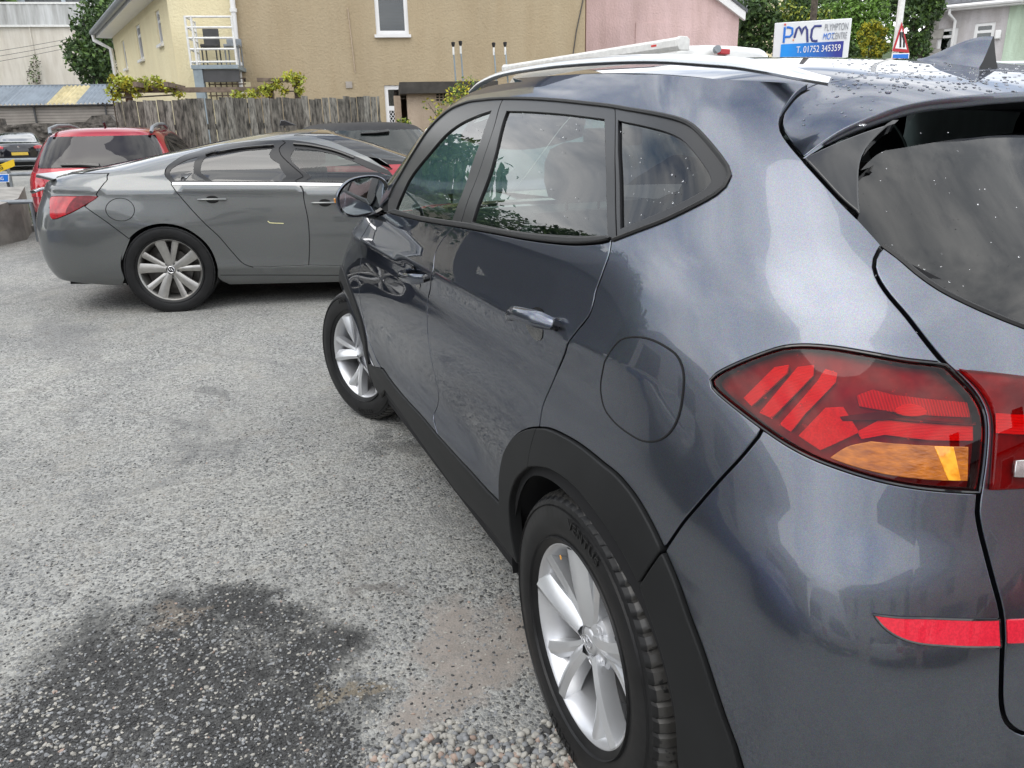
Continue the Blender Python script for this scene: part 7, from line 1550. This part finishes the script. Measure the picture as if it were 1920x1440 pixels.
# ---------------------------------------------------------------- smaller cars: one generic builder
def small_car(name, T, rows, paint_, label, glass='rear_glass', rear_glass=None, lamps=(), plate=None, bump_z=0.48, rails=False, wiper=None, wheelbase=2.55, wr=0.33, roofz=None, side_dlo=None, badge=None, lamp_mat='lamp_red_solid', low_mat='black_plastic', roof_mat=None, belt=1.02):
    S = Body(rows, T=T, res=(260, 70)); o = car_empty(name, T, label); zt = rows[-1][0]
    U0, U1 = -S.A/2+0.001, S.U-S.A/2-0.001
    us = np.linspace(0, S.U, 220, endpoint=False)
    def band(nm, z0, z1, mat, n, off=0.0):
        vv = np.linspace(S.v_of_z(z0), S.v_of_z(z1), n); g = S.P(*np.meshgrid(us, vv, indexing='ij'))
        mb = MB(); mb.grid(g.tolist(), closed_u=True)
        if z1 >= zt-0.001: mb.add(g[:, -1].tolist(), [tuple(range(len(us)))])
        return mb.build(nm, mat, o, smooth_angle=60)
    band('lower_trim', rows[0][0], bump_z, low_mat, 10); band('body', bump_z, belt if roof_mat else zt, paint_, 40)
    if roof_mat: band('roof', belt, zt, roof_mat, 24)
    def yzp(l): return [S.yz(*p) for p in l]
    if rear_glass: 
        gl_ = chain(*[[a, b] for a, b in zip(yzp(rear_glass), yzp(rear_glass)[1:]+yzp(rear_glass)[:1])], h=0.03); panel('rear_window', S, gl_, glass, o, gap=0, off=0.006, roll=0.001, depth=0.004, g=0.07)
    for l in lamps:
        for m in (1, -1):
            q = yzp([(y*m, z) for y, z in l]); lp_ = chain(*[[a, b] for a, b in zip(q, q[1:]+q[:1])], h=0.025); panel('tail_lamp', S, lp_, lamp_mat, o, gap=0, off=0.008, roll=0.002, depth=0.006, g=0.06)
    if side_dlo:
        for m in (1, -1):
            q = [S.xz(*p) for p in side_dlo]; q = q if m == 1 else [np.array([2*S.uc-p[0], p[1]]) for p in q]; panel('side_window', S, loop(q, 0.03), glass, o, gap=0, off=0.005, roll=0.001, depth=0.004, g=0.07)
    if plate:
        y0, z0, mat = plate; q = yzp([(-y0, z0), (y0, z0), (y0, z0+0.11), (-y0, z0+0.11)]); panel('number_plate', S, chain(*[[a, b] for a, b in zip(q, q[1:]+q[:1])], h=0.04), mat, o, gap=0, off=0.012, roll=0.001, depth=0.004, g=0.06)
    if wiper: mb = MB(); p = [S.P(*[np.array([c]) for c in S.yz(*q)])[0]+[-0.03, 0, 0] for q in wiper]; mb.tube([tuple(a) for a in p], [0.03, 0.022, 0.012][:len(p)], 6); mb.build('wiper', 'gloss_black', o)
    if rails:
        for m in (1, -1): mb = MB(); mb.tube([(x, y*m, z) for x, y, z in rails], 0.022, 8); mb.build('roof_rail', 'pipe_grey', o)
    if badge: mb = MB(); y, z, r = badge; p = S.P(*[np.array([c]) for c in S.yz(y, z)])[0]; mb.lathe([(0, -0.01), (r, -0.008), (r, 0.01)], 20, T=lambda q: (p[0]+q[1]-0.004, p[1]+q[0], p[2]+q[2])); mb.build('badge', 'chrome', o)
    for x in (0, wheelbase):
        for m in (1, -1):
            plain_wheel(o, lambda a, b, c: (a, b*m, c), x, 0.72, wr, wr, 0.2, wr*0.62)
            mb = MB(); mb.lathe([(wr+0.05, 0.0)]+[(0.0, 0.001)], 24, T=lambda p: (x+p[0], (rows[3][1]-0.015+p[1])*m, wr+p[2])); mb.build('wheel_arch', 'arch_dark', o)
    return S, o
# red SUV behind the fastback
ro = at_depth(196, 470, 9.6); rz = 0.19
q = on_ground(196, 470); rdir = np.array([math.cos(R_(-6)), math.sin(R_(-6)), 0.012])
RO = at_depth(193, 300, 9.3); RO = np.array([RO[0], RO[1], float(gz(9.6))])+rdir*0.45
SUVR = lambda w, h, L, r0: None
rows_red = [(z_*0.915 if z_ > 0.5 else z_, *r_) for z_, *r_ in [(0.20, 0.76, -0.62, 0.1, 2.2, 3.2, 3.6, 3.5), (0.35, 0.86, -0.72, 0.1, 2.2, 3.3, 3.8, 3.5), (0.50, 0.885, -0.76, 0.1, 2.2, 3.35, 3.8, 3.5), (0.65, 0.89, -0.76, 0.1, 2.2, 3.35, 3.8, 3.5), (0.80, 0.892, -0.74, 0.1, 2.2, 3.3, 3.6, 3.4), (0.93, 0.885, -0.72, 0.1, 2.2, 3.15, 3.5, 3.2), (1.03, 0.865, -0.69, 0.1, 2.1, 2.8, 3.4, 3.0), (1.10, 0.84, -0.66, 0.1, 1.9, 2.4, 3.4, 3.0), (1.22, 0.79, -0.58, 0.12, 1.7, 2.2, 3.4, 3.0), (1.34, 0.74, -0.48, 0.15, 1.5, 1.95, 3.4, 3.0), (1.46, 0.68, -0.38, 0.2, 1.3, 1.7, 3.3, 3.0), (1.53, 0.62, -0.32, 0.25, 1.2, 1.55, 3.2, 3.0), (1.575, 0.52, -0.24, 0.3, 1.1, 1.4, 3.0, 3.0), (1.60, 0.30, -0.05, 0.4, 0.9, 1.2, 2.6, 2.6), (1.605, 0.08, 0.3, 0.5, 0.8, 0.9, 2.2, 2.2)]]
RS, red = small_car('parked_suv', frame_of(RO, rdir), rows_red, 'red_paint', 'red SUV with grey roof bars parked behind the silver-grey fastback', rear_glass=[(0.70, 1.02), (0.66, 1.19), (0.59, 1.365), (-0.59, 1.365), (-0.66, 1.19), (-0.70, 1.02)], lamps=[[(0.86, 0.69), (0.86, 0.90), (0.78, 0.98), (0.66, 0.955), (0.62, 0.845), (0.64, 0.70)]], plate=(0.26, 0.72, 'plate_yellow'), bump_z=0.52, rails=[(-0.25, 0.56, 1.40), (-0.18, 0.575, 1.46), (0.2, 0.58, 1.495), (0.8, 0.58, 1.50), (1.2, 0.56, 1.46)], wiper=[(0.0, 1.035), (0.2, 1.055), (0.42, 1.055)], side_dlo=[(-0.3, 1.05), (-0.12, 1.30), (0.3, 1.355), (1.0, 1.37), (1.4, 1.28), (1.75, 1.025), (1.0, 0.99), (0.2, 1.0)], glass='rear_glass')
mb = MB(); mb.tube([(0.05, 0, 1.465), (-0.02, 0, 1.53)], 0.012, 6); mb.build('antenna', 'black_paint', red)
# dark hatchback with black roof behind the fastback
HO = at_depth(733, 262, 9.0); hdir = np.array([math.cos(R_(8)), math.sin(R_(8)), 0.01]); HO = np.array([HO[0], HO[1], float(gz(9.0))])+hdir*0.55
rows_h = [(a, b*0.96, c+0.04, d, e-0.2, f-0.3, g, h_) for a, b, c, d, e, f, g, h_ in rows_red]
HS_, hatch = small_car('parked_car', frame_of(HO, hdir), rows_h, 'red_paint', 'dark red hatchback with a black roof half hidden behind the fastback', rear_glass=[(0.63, 1.06), (0.60, 1.22), (0.54, 1.37), (-0.54, 1.37), (-0.60, 1.22), (-0.63, 1.06)], lamps=[[(0.80, 0.78), (0.80, 0.97), (0.64, 0.97), (0.64, 0.78)]], plate=(0.26, 0.62, 'plate_yellow'), wiper=[(-0.05, 1.36), (0.12, 1.345), (0.30, 1.34)], roof_mat='soft_black', belt=0.99, side_dlo=[(-0.2, 1.05), (-0.05, 1.30), (0.5, 1.36), (1.0, 1.34), (1.4, 1.06), (0.6, 1.03)], wheelbase=2.45, wr=0.30, glass='side_glass')
# black coupe at the far left
KO = at_depth(43, 315, 29.0); kdir = np.array([math.cos(R_(9)), math.sin(R_(9)), 0.01]); KO = np.array([KO[0], KO[1], float(gz(33))])+kdir*1.0
rows_k = [(0.18, 0.80, -0.90, 0.1, 2.4, 3.4, 3.6, 3.4), (0.32, 0.90, -0.98, 0.1, 2.4, 3.5, 3.6, 3.4), (0.5, 0.915, -1.02, 0.1, 2.4, 3.55, 3.6, 3.4), (0.66, 0.915, -1.02, 0.1, 2.4, 3.5, 3.5, 3.3), (0.80, 0.90, -1.0, 0.1, 2.4, 3.3, 3.4, 3.2), (0.90, 0.87, -0.97, 0.1, 2.3, 2.9, 3.3, 3.0), (0.96, 0.80, -0.9, 0.15, 2.1, 2.5, 3.2, 3.0), (1.02, 0.74, -0.6, 0.3, 1.9, 2.3, 3.0, 3.0), (1.14, 0.70, -0.25, 0.6, 1.7, 2.05, 3.0, 3.0), (1.26, 0.64, 0.15, 0.8, 1.5, 1.75, 3.0, 3.0), (1.34, 0.56, 0.45, 0.95, 1.4, 1.6, 2.8, 2.8), (1.375, 0.36, 0.7, 1.05, 1.3, 1.45, 2.5, 2.5), (1.38, 0.1, 0.95, 1.1, 1.2, 1.25, 2.2, 2.2)]
KS, bk = small_car('parked_car', frame_of(KO, kdir), rows_k, 'black_paint', 'black coupe with red tail lamps far off at the left edge', rear_glass=[(0.68, 1.0), (0.60, 1.18), (0.52, 1.31), (-0.52, 1.31), (-0.60, 1.18), (-0.68, 1.0)], lamps=[[(0.88, 0.78), (0.87, 0.88), (0.60, 0.90), (0.48, 0.87), (0.50, 0.79)]], plate=(0.27, 0.56, 'plate_yellow'), bump_z=0.35, badge=(0.0, 0.86, 0.04), wheelbase=2.8, wr=0.34, glass='tint_blue')
# ================================================================ left edge: railing, signs, kerb
PRL = Plane(at_depth(20, 330, 15.5), np.array([math.sin(YAW), -math.cos(YAW)])); rl = wempty('railing', PRL.w(PRL.az(20, 330)[0], 0.3), 'grey tubular steel railing at the left edge of the yard', 'railing')
for (x0, y0, x1, y1, n0, n1) in ((-60, 302, 82, 299, 0, 0), (-60, 329, 66, 326, 0, 0)): mb = MB(); mb.tube([PRL.w(*PRL.az(x0, y0), n0), PRL.w(*PRL.az(x1, y1), n1)], 0.036, 8); mb.build('rail', 'pipe_grey', rl)
for x in (11, 76): a_, z_ = PRL.az(x, 298); mb = MB(); mb.tube([PRL.w(a_, 0.1), PRL.w(a_, z_)], 0.034, 8); mb.build('post', 'pipe_grey', rl)
PRL2 = Plane(at_depth(20, 380, 10.4), np.array([math.sin(YAW), -math.cos(YAW)])); r2 = wempty('barrier_rail', PRL2.w(PRL2.az(20, 380)[0], 0.2), 'single low grey steel barrier rail beside the red SUV', 'railing')
mb = MB(); mb.tube([PRL2.w(*PRL2.az(-60, 381)), PRL2.w(*PRL2.az(64, 378))], 0.03, 8); mb.build('rail', 'pipe_grey', r2)
for x in (-40, 58): a_, z_ = PRL2.az(x, 380); mb = MB(); mb.tube([PRL2.w(a_, 0.1), PRL2.w(a_, z_)], 0.028, 8); mb.build('post', 'pipe_grey', r2)
def flat_sign(pl, corners, border, face, txt, txt_mat, label, name, tsize, tpos, wide=1.0, n=0.08, brd=0.07, border_mat=None):
    q = [pl.az(*c) for c in corners]; ctr = np.mean(q, 0); r = wempty(name, pl.w(ctr[0], 0.3, n), label, 'sign'); T3 = lambda a, z, t: pl.w(a, z, t)
    mb = MB(); mb.prism(q, n-0.012, n, T3); mb.build('board', border, r, smooth_angle=0)
    u = np.array(q[1])-np.array(q[0]); L_ = np.linalg.norm(u); u /= L_; v = np.array([-u[1], u[0]]); hgt = np.linalg.norm(np.array(q[3])-np.array(q[0]))
    inn = [tuple(np.array(q[0])+u*brd+v*brd), tuple(np.array(q[1])-u*brd+v*brd), tuple(np.array(q[2])-u*brd-v*brd), tuple(np.array(q[3])+u*brd-v*brd)]
    if face != border: mb = MB(); mb.prism(inn, n, n+0.004, T3); mb.build('face', face, r, smooth_angle=0)
    me = flat_text(txt, tsize*hgt, 0.003, 'LEFT')
    for vx in me.vertices: x, y, z = vx.co; p = np.array(q[0])+u*(tpos[0]*L_+x*wide)+v*(tpos[1]*hgt+y); vx.co = pl.w(p[0], p[1], n+0.008+z)
    new_obj('lettering', me, txt_mat, r); return r
PSG = Plane(at_depth(15, 320, 12.5), np.array([math.sin(YAW), -math.cos(YAW)]))
flat_sign(PSG, [(-38, 340), (33, 311), (31, 298), (-40, 326)], 'sign_yellow', 'sign_yellow', 'NO PARKING', 'ink_black', 'tilted yellow no parking board fixed to the left railing', 'parking_sign', 0.80, (0.04, 0.22), 0.86)
bsn = flat_sign(PSG, [(-40, 342.5), (22.5, 341), (22, 325.5), (-40, 327)], 'ink_white', 'ink_blue', 'NO PARKING', 'ink_white', 'small blue sign with white border on a leaning post', 'parking_sign', 0.55, (0.10, 0.27), 0.95, brd=0.012)
a_, z_ = PSG.az(17, 342); a2, z2 = PSG.az(25, 367); mb = MB(); mb.tube([PSG.w(a_, z_+0.1, 0.05), PSG.w(a2, z2, 0.05), PSG.w(a2+0.05, 0.1, 0.05)], 0.02, 8); mb.build('post', 'charcoal', bsn)
# paved ramp, planting pit and kerb stones
q = [on_ground(-80, 345), on_ground(70, 345), on_ground(30, 385), on_ground(-80, 410)]
pr = wempty('ramp_wall', on_ground(20, 390), 'sloping pale concrete retaining block beside the planting pit', 'wall'); P4 = [at_depth(-80, 352, 10.9), at_depth(46, 350, 11.6), at_depth(34, 372, 10.6), at_depth(-80, 412, 9.4)]
mb = MB(); tp = [tuple(p) for p in P4]; bt_ = [(p[0], p[1], 0.05) for p in P4]; mb.add(tp+bt_, [(0, 1, 2, 3), (4, 7, 6, 5), (0, 4, 5, 1), (1, 5, 6, 2), (2, 6, 7, 3), (3, 7, 4, 0)]); mb.build('block', 'concrete', pr, smooth_angle=0)
for i in range(5):
    a = on_ground(-60+i*26, 436-i*0.3); b = on_ground(-60+(i+1)*26-2, 436-(i+1)*0.3); d = b-a; L_ = np.linalg.norm(d[:2]); d /= np.linalg.norm(d); n_ = np.array([-d[1], d[0], 0]); n_ = n_ if n_[0] > 0 else -n_
    mb = MB(); hh_ = 0.10+rng.uniform(-0.01, 0.01); mb.box((0, 0, -0.05), (L_, 0.14, hh_), 0, lambda p: tuple(a+d*p[0]+n_*p[1]+np.array([0, 0, p[2]]))); tag(mb.build('kerb_stone', 'concrete', bevel=0.012), ['first','second','third','fourth','fifth'][i]+' pale kerb stone from the left along the planting pit', 'kerb', 'kerb stones along the planting pit')
for i, (x, y, lab) in enumerate(((40, 408, 'leafy weeds in the planting pit beside the red SUV'), (48, 418, 'low yellowish weeds behind the kerb stones'))):
    p = on_ground(x, 430); p = p+np.array([0.35, 0, 0]); r_ = 0.13; tree((p[0], p[1], float(gz(p[0]))), [((p[0]+rng.uniform(-0.2, 0.2), p[1]+rng.uniform(-0.25, 0.25), float(gz(p[0]))+rng.uniform(0.05, 0.28)), (r_, r_, r_)) for _ in range(6)], 420, 0.03, ['leaf_dark', 'leaf_mid', 'leaf_lime'] if i == 0 else ['leaf_lime', 'leaf_mid'], lab, 'weeds', 0.01, 'weed_clump', 60+i, limbs=False)
# ================================================================ the rest of the yard, seen in the paintwork and glass
stucco('render_workshop', (0.68, 0.68, 0.66), streak=0.1); pmat('band_blue', (0.025, 0.075, 0.23), 0.6, var=0.1)
def block(name, label, x0, x1, y0, y1, h, mat, roof='slate', rh=1.6, band=None, wins=(), z0=-0.2, front='y', chim=()):
    r = wempty(name, ((x0+x1)/2, (y0+y1)/2, 0), label, 'building'); mb = MB(); mb.box((x0, y0, z0), (x1, y1, h)); mb.build('wall', mat, r, smooth_angle=0)
    mb = MB()
    if front == 'y': mb.prism([(y0-0.3, h), (y1+0.3, h), ((y0+y1)/2, h+rh)], x0-0.3, x1+0.3, lambda a, z, t: (t, a, z))
    else: mb.prism([(x0-0.3, h), (x1+0.3, h), ((x0+x1)/2, h+rh)], y0-0.1, y1+0.1, lambda a, z, t: (a, t, z))
    rf_ = mb.build('roof', roof, r, smooth_angle=0)
    for c_ in chim: mb = MB(); mb.box((c_[0]-0.35, c_[1]-0.5, h+rh-0.8), (c_[0]+0.35, c_[1]+0.5, h+rh+1.0)); mb.build('chimney', 'rubble', rf_, smooth_angle=0)
    if band: mb = MB(); mb.box((x0-0.03, y0-0.03, z0), (x1+0.03, y1+0.03, band)); mb.build('plinth', 'band_blue', r, smooth_angle=0)
    for (a, b, c, d) in wins:
        yy = y0-0.02 if front == 'y' else None
        if front == 'y': mb = MB(); mb.box((a, y0-0.05, c), (b, y0-0.001, d)); w = mb.build('window', 'upvc', r); mb = MB(); mb.box((a+0.07, y0-0.06, c+0.07), (b-0.07, y0-0.055, d-0.07)); mb.build('pane', 'gloss_black', w)
        else: mb = MB(); mb.box((x1+0.001, a, c), (x1+0.05, b, d)); w = mb.build('window', 'upvc', r); mb = MB(); mb.box((x1+0.055, a+0.07, c+0.07), (x1+0.06, b-0.07, d-0.07)); mb.build('pane', 'gloss_black', w)
    return r
block('workshop', 'white workshop with a blue painted base beside the yard', -5.0, 7.5, 9.5, 15.5, 2.6, 'render_workshop', band=1.0, wins=[(-3, -1.6, 1.3, 2.3), (0, 1.4, 1.3, 2.3), (2.6, 4.0, 1.3, 2.3), (5.2, 7.0, 1.3, 2.4)], rh=1.3)
block('house', 'dark slate-hung cottage past the workshop', 15.0, 22.5, 8.3, 14.0, 3.5, 'slate', wins=[(16, 17.1, 1.1, 2.3), (19, 20.2, 1.1, 2.3)], rh=3.0)
block('house', 'brick-pink terrace across the road behind the viewer', -22.0, -15.0, -14.0, 4.0, 5.0, 'render_pink', front='x', wins=[(y, y+1.0, z, z+1.3) for y in (-12.5, -9.5, -6.5, -3.5, -0.5, 2.0) for z in (1.0, 3.3)], rh=2.4, chim=[(-18.5, y) for y in (-11, -5, 1)])
block('house', 'white terrace across the road behind the viewer', -22.0, -15.0, 4.6, 16.0, 5.2, 'render_white', front='x', wins=[(y, y+1.0, z, z+1.3) for y in (5.5, 8.5, 11.5, 14.0) for z in (1.0, 3.3)], rh=2.4)
rt = np.random.default_rng(77)
for i, (x, y, s, hgt) in enumerate(((-8, 22, 2.6, 5.0), (-1, 23, 2.8, 5.6), (5, 22, 2.8, 6.0), (12, 23, 2.8, 6.4), (20, 21.5, 2.8, 7.5), (-14, 18, 2.4, 5))):
    tree((x, y, 0), lobes((x, y, hgt*0.62), (s, s, hgt*0.42), 11, 80+i), 3200, 0.34, ['leaf_dark', 'leaf_dark', 'leaf_mid'], ['dark round tree behind the workshop gable end', 'tall dark tree behind the workshop', 'tallest dark tree behind the workshop', 'dark tree between workshop and cottage', 'dark tree behind the slate-roofed cottage', 'smaller dark tree at the yard corner'][i], 'tree', 0.3, 'tree', 90+i, 'trees behind the workshop')
for i, (x, y, s, hgt, lab) in enumerate(((62, 13.5, 5.0, 17.5, 'straight behind the warehouse'), (62, 19.5, 5.0, 17.5, 'behind the warehouse corner'), (50, 23, 5.0, 16, 'nearest the warehouse'), (46, 29, 5.0, 17, 'second from the warehouse'), (38, 31, 5.0, 16, 'third from the warehouse'), (30, 30, 3.5, 9, 'fourth from the warehouse'), (28, 20, 3.0, 9.5, 'behind the cottage ridge'))):
    tree((x, y, 0.3), lobes((x, y, hgt*0.6), (s, s, hgt*0.42), 12, 180+i), 3000, 0.42, ['leaf_dark', 'leaf_dark', 'leaf_mid'], 'tall dark wood-edge tree '+lab, 'tree', 0.35, 'tree', 190+i, 'trees at the wood edge')
mb = MB(); mb.prism([(8.9, 4.15), (10.0, 5.1), (9.95, 5.18), (8.85, 4.23)], 17.6, 18.9, lambda a, z, t: (t, a, z)); rw2 = tag(mb.build('roof_window', 'upvc'), 'white roof window lying on the slate cottage roof', 'window')
for k in range(2):
    for j in range(2): mb = MB(); y0 = 8.95+j*0.5; z0 = 4.15+(y0-8.9)*0.864+0.10; mb.add([(17.68+k*0.62, y0, z0), (18.22+k*0.62, y0, z0), (18.22+k*0.62, y0+0.42, z0+0.363), (17.68+k*0.62, y0+0.42, z0+0.363)], [(0, 1, 2, 3)]); mb.build('pane', 'gloss_black', rw2)
def parked(x, y, ang, paint_, label, rows=rows_red):
    d = np.array([math.cos(R_(ang)), math.sin(R_(ang)), 0]); return small_car('parked_car', frame_of(np.array([x, y, 0.0]), d), rows, paint_, label, rear_glass=[(0.63, 1.11), (0.60, 1.28), (0.54, 1.46), (-0.54, 1.46), (-0.60, 1.28), (-0.63, 1.11)], lamps=[[(0.84, 0.75), (0.84, 1.0), (0.66, 1.0), (0.66, 0.76)]], plate=(0.26, 0.72, 'ink_white'), side_dlo=[(-0.3, 1.15), (-0.12, 1.42), (0.3, 1.48), (1.0, 1.5), (1.4, 1.4), (1.75, 1.12), (1.0, 1.08), (0.2, 1.09)])
paint('blue_paint', (0.02, 0.05, 0.19), flake=0.2, metal=0.5, rough=0.35)
parked(-1.7, 8.0, -82, 'blue_paint', 'blue hatchback nosed up behind the viewer')
parked(-4.6, 6.6, 175, 'van_white', 'tall white panel van standing behind the viewer', [(z_*1.42, *r_) for z_, *r_ in rows_red])
parked(-6.0, 2.9, 182, 'van_white', 'white hatchback parked behind the viewer'); parked(-6.3, 0.4, 178, 'silver_green', 'grey hatchback parked behind the viewer'); parked(-6.2, -2.4, 180, 'red_paint', 'red hatchback parked behind the viewer'); parked(2.5, 8.4, -92, 'silver_green', 'grey hatchback parked nose-out by the workshop')
# ================================================================ rain drops on the SUV
m_, t_, b_ = nt('water'); b_.inputs['Base Color'].default_value = (1, 1, 1, 1); b_.inputs['Transmission Weight'].default_value = 1.0; b_.inputs['Roughness'].default_value = 0.0; b_.inputs['IOR'].default_value = 1.33
DV, DF = ico(2)
k_ = DV[:, 2] > -0.2
def drops(name, S, regions, parent, off=0.0):
    mb = MB()
    for (x0, x1, y0, y1, n, r0, r1) in regions:
        for _ in range(n):
            h = S.hit(rng.uniform(x0, x1), rng.uniform(y0, y1))
            if h is None: continue
            p = S.P(np.array([h[0]]), np.array([h[1]]))[0]; nn = S.nrm(np.array([h[0]]), np.array([h[1]]))[0]; r = rng.uniform(r0, r1)*(1 if rng.random() < 0.8 else 1.5)
            a = np.cross(nn, [0.3, 0.8, 0.5]); a /= np.linalg.norm(a); b = np.cross(nn, a); e = rng.uniform(0.8, 1.25)
            q = p+nn*(off)+r*(DV[:, :1]*a*e+DV[:, 1:2]*b/e+DV[:, 2:]*nn*0.45); mb.add(q, DF)
    o = mb.build(name, 'water', parent, smooth_angle=180); o['kind'] = 'stuff'; return o
drops('raindrops', ROOF, [(1560, 1919, 112, 170, 230, 0.0016, 0.0036), (1600, 1919, 140, 175, 70, 0.002, 0.004), (1500, 1650, 165, 240, 18, 0.0015, 0.003)], roof)
drops('raindrops', H, [(1350, 1830, 660, 830, 45, 0.0009, 0.0018), (1280, 1800, 480, 700, 25, 0.0008, 0.0015), (1300, 1880, 940, 1330, 90, 0.0007, 0.0013), (900, 1300, 200, 420, 70, 0.0007, 0.0014), (770, 930, 215, 330, 70, 0.0008, 0.0015), (1640, 1919, 240, 560, 30, 0.0006, 0.0011)], car, off=-0.003)
settle()
for c in [o for o in bpy.data.objects if o.type == 'EMPTY' and o.parent is None and not o.children]: print('lonely', c.name)
